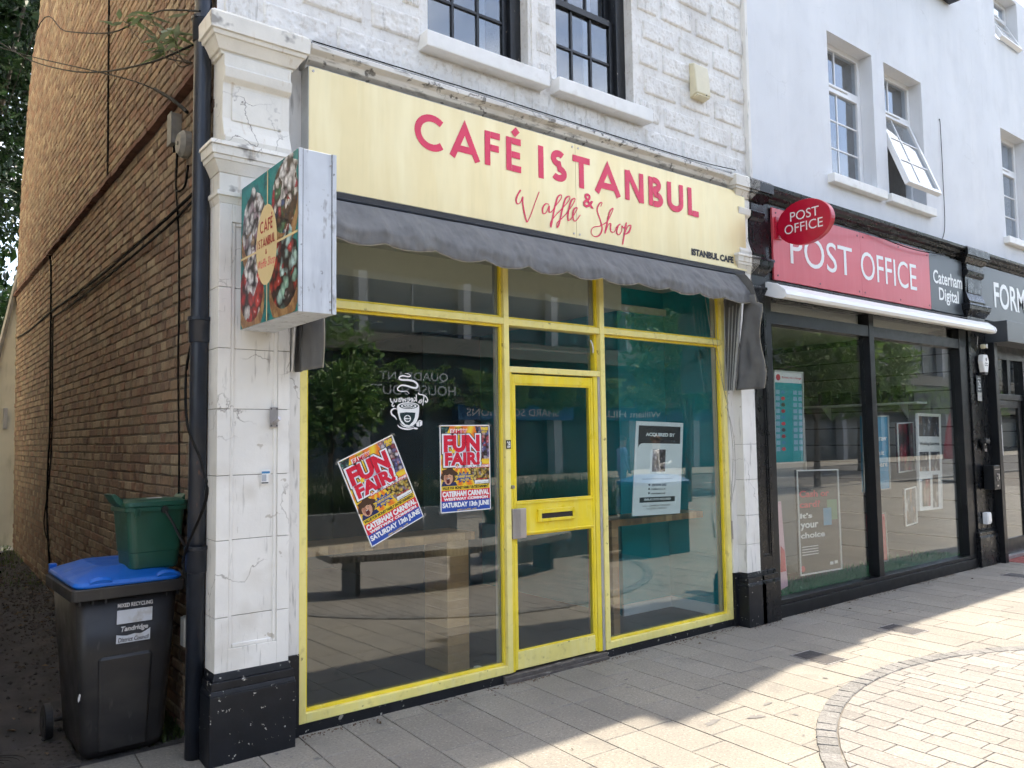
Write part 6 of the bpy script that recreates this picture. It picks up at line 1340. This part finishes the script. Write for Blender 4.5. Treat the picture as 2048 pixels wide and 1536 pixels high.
nt_ = thing('door_notice', 'white paper notice hanging inside the glass shop door', 'notice', (9.90, -.028, 1.38)); flat('sheet', [(0, 0), (.2, .0), (.2, .42), (0, .42)], Plane(), K['white'], nt_, .001)
for k in range(7): rect('print_line', .02, .06+.035*k, .17, .068+.035*k, Plane(), K['grey'], nt_, .002)
flat('logo', oval(.14, .36, .025, .035, 14), Plane(), K['navy'], nt_, .002)
# red tactile strip by that door
mt['tactile'] = pm('red_tactile_paving', (.30, .09, .075), .85, var=.15, vs_=6, bump=.3, bs=120)
tq = thing('tactile_mat', 'red studded tactile paving before the glass shop door', 'tactile paving', (10.05, -.25, 0))
bx('slab', mt['tactile'], tq, -.35, .9, -.16, .14, -.02, .006); mb = MB()
for i in range(20):
    for j in range(5): mb.tube([(-.32+.06*i, -.13+.06*j, .005), (-.32+.06*i, -.13+.06*j, .011)], [.02, .014], 8)
tag(mb.build('studs', mt['tactile'], tq), kind='stuff')
# wires in front of the render
tag(MB().tube(crs([Vector((6.35, -.10, 3.98)), Vector((6.9, -.12, 3.90)), Vector((7.6, -.13, 3.87)), Vector((8.4, -.12, 3.93)), Vector((9.3, -.1, 4.12))], 6), .006, 6).build('wire', mt['cable']), 'slack black wire drooping across the top of the post office sign', 'cable')
tag(MB().tube(crs([Vector((5.05, -.45, 3.92)), Vector((5.6, -.3, 3.86)), Vector((6.3, -.2, 3.88)), Vector((7.2, -.16, 3.98)), Vector((8.2, -.1, 4.10))], 6), .005, 6).build('wire', mt['cable']), 'black wire looping from the oval sign to the cornice', 'cable')
tag(MB().tube(crs([Vector((8.69, -.012, 5.75)), Vector((8.72, -.014, 5.70)), Vector((8.72, -.014, 5.0)), Vector((8.70, -.014, 4.35)), Vector((8.55, -.02, 4.12))], 5), .004, 5).build('wire', mt['cable']), 'thin wire running straight down the white render to the cornice', 'cable')
# ================================================================ BEHIND AND BESIDE THE CAFE
nb_ = thing('unseen_neighbour', 'assumed cream building across the alley, outside the view, placed to bounce sunlight', 'building')  # unseen; shaped to bounce sun onto the upper brick and screen the lower
mt['cream_render'] = pm('cream_render', (.84, .77, .60), .85, var=.06, vs_=2)
bx('wall', mt['cream_render'], nb_, -10, -2.25, -.6, 14, -.05, 9.8); bx('roof', mt['black_satin'], nb_, -10, -2.15, -.7, 14.1, 9.8, 9.95)
# pale gabled outbuilding wall closing the alley
gw = thing('outbuilding', 'pale rendered outbuilding with a sloping tiled verge at the end of the alley', 'outbuilding')
mt['pale_render'] = pm('stained_pale_render', (.82, .77, .60), .85, var=.10, vs_=2, layers=[((.35, .36, .2), 3, .58, .75, .4, (3, 3, .6))])
GY = 9.25
zA = xp(30, 618, WX)[1]
t0 = fp(26, 612, GY); t1 = fp(0, 715, GY); sl = (t1[1]-t0[1])/(t1[0]-t0[0])
xr = -.42; zr = t0[1]+(xr-t0[0])*sl; xl = -2.6; zl = max(.6, zr+(xl-xr)*sl)
MB().prism([(xl, .1), (xr, .1), (xr, zr), (xr+(zl-zr)/sl, zl), (xl, zl)], lambda u, v, t: (u, t, v), GY, GY+.2).build('wall', mt['pale_render'], gw)
d = Vector((1, sl)).normalized(); nn = Vector((-d.y, d.x))
MB().prism([(xr, zr), (xr+nn.x*.045, zr+nn.y*.045), (xr+(zl-zr)/sl+nn.x*.045, zl+nn.y*.045), (xr+(zl-zr)/sl, zl)], lambda u, v, t: (u, t, v), GY-.06, GY+.3).build('verge_tiles', mt['box_grey'], gw)
MB().tube([(xr-.01, GY-.03, .3), (xr-.01, GY-.03, 3.3)], .02, 8).build('waste_pipe', mt['cream_render'], gw)
bx('wall_box', mt['sign_edge'], gw, -.62, -.57, GY-.05, GY, 1.95, 2.25)

# ---------------------------------------------------------------- foliage builders
def leaf_quad(mb, p, s, n=None):
    n = n or Vector((rnd.gauss(0, 1), rnd.gauss(0, 1), rnd.gauss(.3, 1))).normalized()
    a = n.orthogonal().normalized(); b = n.cross(a); q = rnd.random()*6.28
    u = (a*math.cos(q)+b*math.sin(q)); v = n.cross(u)
    mb.add([p-u*s, p-v*s*.45+n*s*.12, p+u*s, p+v*s*.45+n*s*.12], [(0, 1, 2, 3)])
def crown(blobs, n, s, hollow=.55):
    mb = MB(); tot = sum(b[3] for b in blobs)
    for (c, r, fz_, w) in blobs:
        for _ in range(int(n*w/tot)):
            d = Vector((rnd.gauss(0, 1), rnd.gauss(0, 1), rnd.gauss(0, 1))).normalized(); k = rnd.uniform(hollow, 1.05)
            p = Vector(c)+Vector((d.x*r, d.y*r, d.z*r*fz_))*k
            if mnoise.noise(p*1.1) < -.12: continue
            leaf_quad(mb, p, s*rnd.uniform(.6, 1.35))
    return mb
LG = [(.006, .02, .006), (.012, .034, .009), (.02, .05, .013), (.035, .07, .018)]
mt['leaf'] = leafm('tree_leaf', LG, .3); mt['leaf_bright'] = leafm('bright_leaf', [(.05, .12, .025), (.10, .20, .04), (.17, .26, .06)], .4)
mt['leaf_hedge'] = leafm('hedge_leaf', [(.08, .16, .04), (.13, .23, .05), (.20, .31, .08)], .4)
mt['leaf_grass'] = leafm('planter_grass', [(.02, .05, .015), (.04, .08, .022), (.07, .09, .035)], .3)
mt['bark'] = pm('grey_brown_bark', (.10, .08, .06), .9, var=.3, vs_=9, bump=.6, bs=30)
def tree(label, base, h, blobs, n, s, lm, trunk_r=.16, group=None, name='tree'):
    t = thing(name, label, 'tree', base, group=group)
    top = Vector(blobs[0][0]); tr = MB().tube(crs([Vector((0, 0, -.2)), Vector((.05, .03, h*.3)), top*.5+Vector((.1, 0, h*.1)), top], 5), [trunk_r*(1-.8*i/15) for i in range(16)], 10)
    for (c, r, f_, w) in blobs[1:]:
        st_ = Vector((.05, .03, h*.35)); tr.tube(crs([st_, (st_+Vector(c))/2+Vector((0, 0, .2)), Vector(c)], 4), [trunk_r*.5*(1-.75*i/8) for i in range(9)], 6)
    tr.build('trunk', mt['bark'], t, smooth=True); crown(blobs, n, s).build('crown', lm, t, fix=False); return t
tree('big dark leafy tree rising behind the alley at the left edge', (-1.2, 14.5, .3), 8, [((0, 0, 8), 2.6, 1.3, 3), ((-1.2, .3, 5.5), 2.0, 1.2, 2), ((1.2, -.5, 10.5), 2.2, 1.2, 2), ((-.3, -.8, 3.6), 1.6, 1.0, 1.4), ((.6, .4, 12.5), 2.2, 1.1, 2)], 46000, .10, mt['leaf'], .25, 'trees behind the alley')
tree('second dark tree behind the alley, farther back', (-2.6, 18.5, .3), 9, [((0, 0, 7), 3.2, 1.4, 3), ((.8, -1, 11), 2.8, 1.3, 3), ((1.5, .5, 4), 2.4, 1.0, 2)], 30000, .15, mt['leaf'], .3, 'trees behind the alley')
# buddleia sprouting from the brickwork by the soil pipe
bud = thing('buddleia', 'small grey-green buddleia sprouting from the brickwork beside the soil pipe', 'plant', bpt(384, 110, .02))
mt['bud_leaf'] = leafm('buddleia_leaf', [(.18, .23, .14), (.25, .30, .20), (.16, .25, .09)], .35)
o0 = Vector(bud.location)
for (x, y, r) in ((250, 48, .55), (300, 30, .45), (345, 65, .35), (335, 92, .25)):
    e = bpt(x, y, r*.5)-o0; MB().tube(crs([Vector((0, 0, -.05)), e*.5+Vector((0, 0, -.10)), e], 5), [.006*(1-.7*i/10) for i in range(11)], 5).build('stem', mt['bark'], bud)
    lf = MB()
    for k in range(13):
        a = rnd.random()*6.28; el = rnd.uniform(-.5, .5); d = Vector((math.cos(a)*math.cos(el), math.sin(a)*math.cos(el), math.sin(el)-.15)); b_ = e+Vector((rnd.gauss(0, .03), rnd.gauss(0, .03), rnd.gauss(0, .025)))
        sd_ = d.cross(Vector((0, 0, 1))).normalized()*.019; L_ = rnd.uniform(.09, .17)
        lf.add([b_, b_+d*L_*.45+sd_, b_+d*L_, b_+d*L_*.45-sd_], [(0, 1, 2, 3)])
    lf.build('leaves', mt['bud_leaf'], bud, fix=False)

# ================================================================ ACROSS THE STREET (seen mirrored in the glass)
def rv(px, py, Yv): X_, Z_ = fp(px, py, Yv); return Vector((X_, .116-Yv, Z_))
road = tag(MB().quad((-60, -19, -.04), (80, -19, -.04), (80, -9.8, -.04), (-60, -9.8, -.04)).build('road', mt['asphalt'], fix=False), kind='structure')
for y0, y1 in ((-9.9, -9.6), (-19.2, -18.9)): tag(MB().box(-60, 80, y0, y1, -.05, .01).build('kerb', mt['sett']), kind='structure')
tag(MB().quad((-60, -24, -.004), (80, -24, -.004), (80, -19.2, -.004), (-60, -19.2, -.004)).build('far_pavement', mt['slab'], fix=False), kind='structure')
mt['roadpaint'] = pm('white_road_paint', (.6, .6, .58), .7, var=.1)
for k in range(14): tag(MB().box(-10+4*k, -8+4*k, -14.5, -14.4, -.039, -.035).build('road_marking', mt['roadpaint']), kind='structure')
OBY = .116-24.0
ob = thing('quadrant_house', 'dark glazed office block across the street with a planted ledge', 'building', (0, 0, 0))
mt['ob_wall'] = pm('dark_brown_cladding', (.035, .035, .035), .7, var=.1, vs_=1); mt['ob_band'] = pm('buff_concrete_band', (.15, .135, .11), .8, var=.1, vs_=1); mt['ob_col'] = pm('pale_stone_column', (.30, .31, .33), .7, var=.05, vs_=2); mt['ob_glass'] = pm('dark_office_glass', (.02, .035, .05), .3, var=.2, vs_=.6)
bx('wall', mt['ob_wall'], ob, -20, 190, OBY-8, OBY-.6, 0, 9.5); bx('band', mt['ob_band'], ob, -20, 190, OBY-.6, OBY-.05, 5.35, 6.1); bx('canopy', mt['ob_band'], ob, -20, 190, OBY-.6, OBY, 3.25, 3.5); bx('parapet', mt['ob_band'], ob, -20, 190, OBY-.7, OBY-.3, 8.9, 9.6)
for k in range(38):
    x = -18+5.1*k+.32; bx('column', mt['ob_col'], ob, x-.25, x+.25, OBY-.55, OBY-.02, 0, 3.249); bx('column', mt['ob_col'], ob, x-.2, x+.2, OBY-.58, OBY-.10, 6.101, 8.9)
    if 2 < k:
        bx('shop_glass', mt['ob_glass'], ob, x+.4, x+4.7, OBY-.58, OBY-.55, .3, 2.5); bx('upper_glass', mt['ob_glass'], ob, x+.4, x+4.7, OBY-.59, OBY-.56, 6.3, 8.6); bx('window_bar', mt['ob_col'], ob, x+2.5, x+2.58, OBY-.55, OBY-.50, 6.3, 8.6)
OP_ = Plane((0, OBY+.02, 0), (-1, 0, 0), (0, 0, 1))    # faces the cafe (+Y)
def osign(s, xa, xb, z0, z1, m, par, bold=.0, fit='both'): return txt('lettering', s, (-xb, z0, -xa, z1), OP_, m, par, bold=bold, lift=.01, fit=fit)
mt['ob_letter'] = pm('silver_letters', (.55, .57, .60), .4, var=0); mt['sh_blue'] = pm('blue_shop_fascia', (.015, .09, .25), .5, var=.05); mt['hill_blue'] = pm('navy_shop_fascia', (.012, .03, .11), .5, var=.05); mt['lab_green'] = pm('green_fascia', (.01, .16, .06), .5)
qn = thing('quadrant_house_letters', 'silver letters reading QUADRANT HOUSE SOUTH on the block across the street', 'lettering')
a, b = rv(742, 750, 23.4), rv(905, 762, 23.4)
OP_.o.y = OBY+.55
osign('QUADRANT', a.x+.4, b.x-.2, 4.05, 4.45, mt['ob_letter'], qn, fit='both'); osign('HOUSE SOUTH', a.x-.3, b.x+.2, 3.52, 3.92, mt['ob_letter'], qn)
bx('letter_rail', mt['ob_wall'], qn, a.x-.4, b.x+.4, OBY+.53, OBY+.55, 3.97, 4.02)
OP_.o.y = OBY+.02
def fascia(nm, lb, xa, xb, m, s, sx0, sx1):
    t = thing(nm, lb, 'sign'); bx('board', m, t, xa, xb, OBY-.5, OBY, 2.55, 3.2); osign(s, sx0, sx1, 2.72, 3.05, K['white'], t, .01); return t
a, b = rv(925, 815, 24), rv(1135, 830, 24)
fascia('blue_fascia', 'blue shop fascia reading SHARD SOLUTIONS across the street', a.x-.2, b.x+.4, mt['sh_blue'], 'SHARD SOLUTIONS', a.x+.2, b.x-.6)
a, b = rv(1200, 830, 24), rv(1330, 830, 24)
fascia('navy_fascia', 'navy betting shop fascia across the street', a.x-.3, b.x+4, mt['hill_blue'], 'William HILL', a.x+.3, b.x-.3)
a, b = rv(660, 820, 24), rv(706, 820, 24); fascia('green_fascia', 'green shop fascia at the left across the street', a.x-3, b.x, mt['lab_green'], 'SUBS', a.x-1.2, b.x-.4)
# trailing hedge along the ledge, in runs
for k, (xa, xb, zt) in enumerate(((10.5, 17.2, 5.15), (17.6, 24, 5.0), (24.4, 31, 4.95), (31.4, 40, 5.1), (40.3, 54, 5.3), (54.5, 75, 5.5))):
    hd = thing('ledge_hedge', ('first', 'second', 'third', 'fourth', 'fifth', 'sixth')[k]+' run of trailing green hedge on the ledge across the street, counted from the left', 'hedge', ((xa+xb)/2, OBY+.1, 3.4), group='ledge hedges across the street'); mb = MB(); st = MB()
    for _ in range(5200):
        x = rnd.uniform(xa, xb)-(xa+xb)/2; z = rnd.uniform(.0, zt-3.4)-.35+.4*mnoise.noise((x*.8, k, 0)); y = .15+.35*mnoise.noise((x*1.5, z*2, k))+rnd.uniform(-.15, .2)
        if mnoise.noise((x*1.1, z*1.4, k*3+5)) < -.25: continue
        leaf_quad(mb, Vector((x, y, z)), rnd.uniform(.05, .11))
    for x in [xa+.6*i-(xa+xb)/2 for i in range(int((xb-xa)/.6))]: st.tube([(x, -.1, .1), (x+.1, .1, .9)], .015, 4)
    st.build('stems', mt['bark'], hd); mb.build('foliage', mt['leaf_hedge'], hd, fix=False)
# bench of timber slats on the paved circle
mt['slatwood'] = pm('silvered_timber_slat', (.30, .28, .25), .7, var=.12, vs_=6, rn=.15)
bn = thing('slatted_bench', 'long curved bench of silvered timber slats on the paved circle', 'bench', (0, 0, 0))
nsl = 74; mt['plantbox0'] = pm('grey_steel_leg', (.16, .17, .18), .5, var=.1, vs_=3)
for i in range(nsl):
    u = i/(nsl-1); x = 1.9+3.3*u; y = -3.42+.55*u-.25*math.sin(u*math.pi)*-1-.5*u*u; a = R(8)*math.cos(u*3)
    o = MB().box(-.015, .015, -.28, .28, -.075, 0).build('slat', mt['slatwood'], bn); o.location = (x, y-.25, .46); o.rotation_euler = (0, 0, a)
    if i in (6, 34, 66): q = bx('leg', mt['plantbox0'], bn, x-.03, x+.03, y-.42, y-.08, 0, .384)
for (px, py, lb) in ((1.0, -6.4, 'grey box planter of lavender and grasses left of the bench'), (5.9, -4.4, 'grey steel box planter with tall grass right of the bench'), (4.2, -8.1, 'long grey planter of grasses behind the bench, nearest the road')):
    t = thing('planter', lb, 'planter', (px, py, 0), group='box planters on the square'); w = 1.1 if px < 4 or px > 5 else 2.2
    mt.setdefault('plantbox', pm('grey_steel_planter', (.16, .17, .18), .5, var=.1, vs_=3))
    MB().box(-w, w, -.4, .4, 0, .5).build('box', mt['plantbox'], t, .01); g = MB()
    for _ in range(2300): blade(g, (rnd.uniform(-w+.05, w-.05), rnd.uniform(-.33, .33), .48), rnd.uniform(.25, .8), rnd.uniform(.05, .4), .008, rnd.random()*6.3)
    g.build('grasses', mt['leaf_grass'], t, fix=False)
mt['teal_steel'] = pm('teal_litter_bin', (.02, .10, .12), .45, var=.05)
tb = thing('litter_bin', 'dark teal round-topped litter bin on the square', 'litter bin', (7.0, -3.4, 0)); MB().box(-.45, .4, -.3, .3, 0, 1.0).build('body', mt['teal_steel'], tb, .02); MB().loft([rrect(-.5, .45, -.35, .35, .1, 1.001), rrect(-.5, .45, -.35, .35, .1, 1.05), rrect(-.3, .3, -.2, .2, .1, 1.14)]).build('lid', mt['sh_blue'], tb)
tree('young street tree on the square, mirrored in the left window', rv(655, 1000, 9.5)*1.0+Vector((0, 0, -rv(655, 1000, 9.5).z)), 4, [((0, 0, 3.0), 1.05, 1.2, 3), ((-.4, .2, 2.2), .8, 1.0, 2), ((.4, -.1, 2.4), .8, 1.0, 2)], 5200, .08, mt['leaf_bright'], .07, 'street trees on the square')
tree('street tree farther right on the square, mirrored in the post office glass', (14.5, -9.0, 0), 5, [((0, 0, 4.6), 1.7, 1.1, 3), ((-.9, .2, 3.8), 1.2, 1.0, 2), ((1.0, -.1, 4.0), 1.2, 1.0, 2)], 6500, .11, mt['leaf_bright'], .1, 'street trees on the square')
tree('tall street tree at the far right of the square', (22, -10, 0), 6, [((0, 0, 5.2), 2.1, 1.1, 3), ((-1.2, .2, 4.2), 1.5, 1.0, 2), ((1.3, -.1, 4.6), 1.5, 1.0, 2)], 7000, .13, mt['leaf_bright'], .12, 'street trees on the square')
pa = thing('parasol', 'closed red parasol on the square, mirrored in the post office window', 'parasol', (rv(1897, 900, 8.0).x, .116-8.0, 0))
MB().tube([(0, 0, 0), (0, 0, 2.4)], .025, 10).build('pole', mt['alu'], pa); MB().tube([(0, 0, .8), (0, 0, 1.0), (0, 0, 1.8), (0, 0, 2.35), (0, 0, 2.4)], [.30, .28, .18, .05, .01], 14).build('canopy', K['dkred'], pa, smooth=True); bx('base', mt['sett'], pa, -.3, .3, -.3, .3, 0, .08)

tree('broad tree before the office block, far right of the square', (34, -15, 0), 7, [((0, 0, 5.5), 2.8, 1.0, 3), ((-1.9, .2, 4.4), 2.0, 1.0, 2), ((1.9, -.1, 4.8), 2.0, 1.0, 2)], 7000, .17, mt['leaf_bright'], .14, 'street trees on the square')
# ---- two passers-by on the square, mirrored in the right window
def person(label, loc, rz, top, legs, hair, stride=.16):
    t = thing('person', label, 'person', loc, (0, 0, rz))
    J = {'pel': (0, 0, .95), 'waist': (0, .01, 1.10), 'chest': (0, .02, 1.32), 'neck': (0, .02, 1.48), 'head': (0, .05, 1.60), 'crown': (0, .04, 1.70)}
    for s, n in ((-1, 'l'), (1, 'r')):
        J.update({'hip'+n: (s*.09, 0, .90), 'knee'+n: (s*.10, s*stride*.5+.03, .50), 'ank'+n: (s*.10, s*stride-.02, .09), 'toe'+n: (s*.11, s*stride+.16, .035), 'sho'+n: (s*.19, .01, 1.40), 'elb'+n: (s*.25, -.02 if s < 0 else .05, 1.13), 'wri'+n: (s*.22, .08 if s < 0 else .26, .90 if s < 0 else 1.18), 'hand'+n: (s*.21, .11 if s < 0 else .33, .82 if s < 0 else 1.22)})
    rad = {'pel': .135, 'waist': .125, 'chest': .145, 'neck': .055, 'head': .095, 'crown': .075, 'hip': .095, 'knee': .06, 'ank': .042, 'toe': .04, 'sho': .06, 'elb': .044, 'wri': .03, 'hand': .035}
    E_ = [('pel', 'waist'), ('waist', 'chest'), ('chest', 'neck'), ('neck', 'head'), ('head', 'crown')]
    for n in 'lr': E_ += [('pel', 'hip'+n), ('hip'+n, 'knee'+n), ('knee'+n, 'ank'+n), ('ank'+n, 'toe'+n), ('chest', 'sho'+n), ('sho'+n, 'elb'+n), ('elb'+n, 'wri'+n), ('wri'+n, 'hand'+n)]
    ks = list(J); me = bpy.data.meshes.new('body'); me.from_pydata([J[k] for k in ks], [(ks.index(a), ks.index(b)) for a, b in E_], [])
    m, nt, out = newmat('person_clothing'); tcn = nd(nt, 'ShaderNodeTexCoord'); z = nd(nt, 'ShaderNodeSeparateXYZ', {0: tcn.outputs['Object']}).outputs[2]
    c = mixc(nt, ramp(nt, z, .96, .97), legs, top); c = mixc(nt, ramp(nt, z, 1.455, 1.46), c, (.45, .27, .19)); c = mixc(nt, ramp(nt, z, .08, .07), c, (.05, .05, .05))
    nt.links.new(nd(nt, 'ShaderNodeBsdfPrincipled', {'Base Color': c, 'Roughness': .8}).outputs[0], out.inputs[0])
    o = link('body', me, m, t); sk_ = o.modifiers.new('skin', 'SKIN'); o.modifiers.new('sub', 'SUBSURF').levels = 1; o.modifiers['sub'].render_levels = 1
    for i, k in enumerate(ks):
        r = rad.get(k, rad.get(k[:-1], .05)); me.skin_vertices[0].data[i].radius = (r, r*.85 if k in ('chest', 'waist', 'pel') else r); me.skin_vertices[0].data[i].use_root = (k == 'pel')
    hm = pm('person_hair', hair, .7, var=.1); mb = MB()
    for i in range(7):
        a = R(-10+i*16); mb.v += [(.105*math.cos(a)*math.cos(b), .045+.11*math.cos(a)*math.sin(b)-.015, 1.645+.105*math.sin(a)) for b in [2*math.pi*k/14 for k in range(14)]]
    for i in range(6):
        for k in range(14): mb.f.append((i*14+k, i*14+(k+1) % 14, (i+1)*14+(k+1) % 14, (i+1)*14+k))
    mb.build('hair', hm, t, smooth=True); return t
q = rv(1245, 1010, 9.0); person('person in a pale blue top walking past, mirrored in the right window', (q.x, q.y, 0), R(-70), (.25, .33, .55), (.20, .26, .42), (.10, .05, .03))
q = rv(1312, 1010, 6.0); person('person in a white shirt raising one hand, mirrored behind the acquired by board', (q.x, q.y, 0), R(-40), (.75, .75, .75), (.06, .07, .10), (.14, .07, .03), .05)
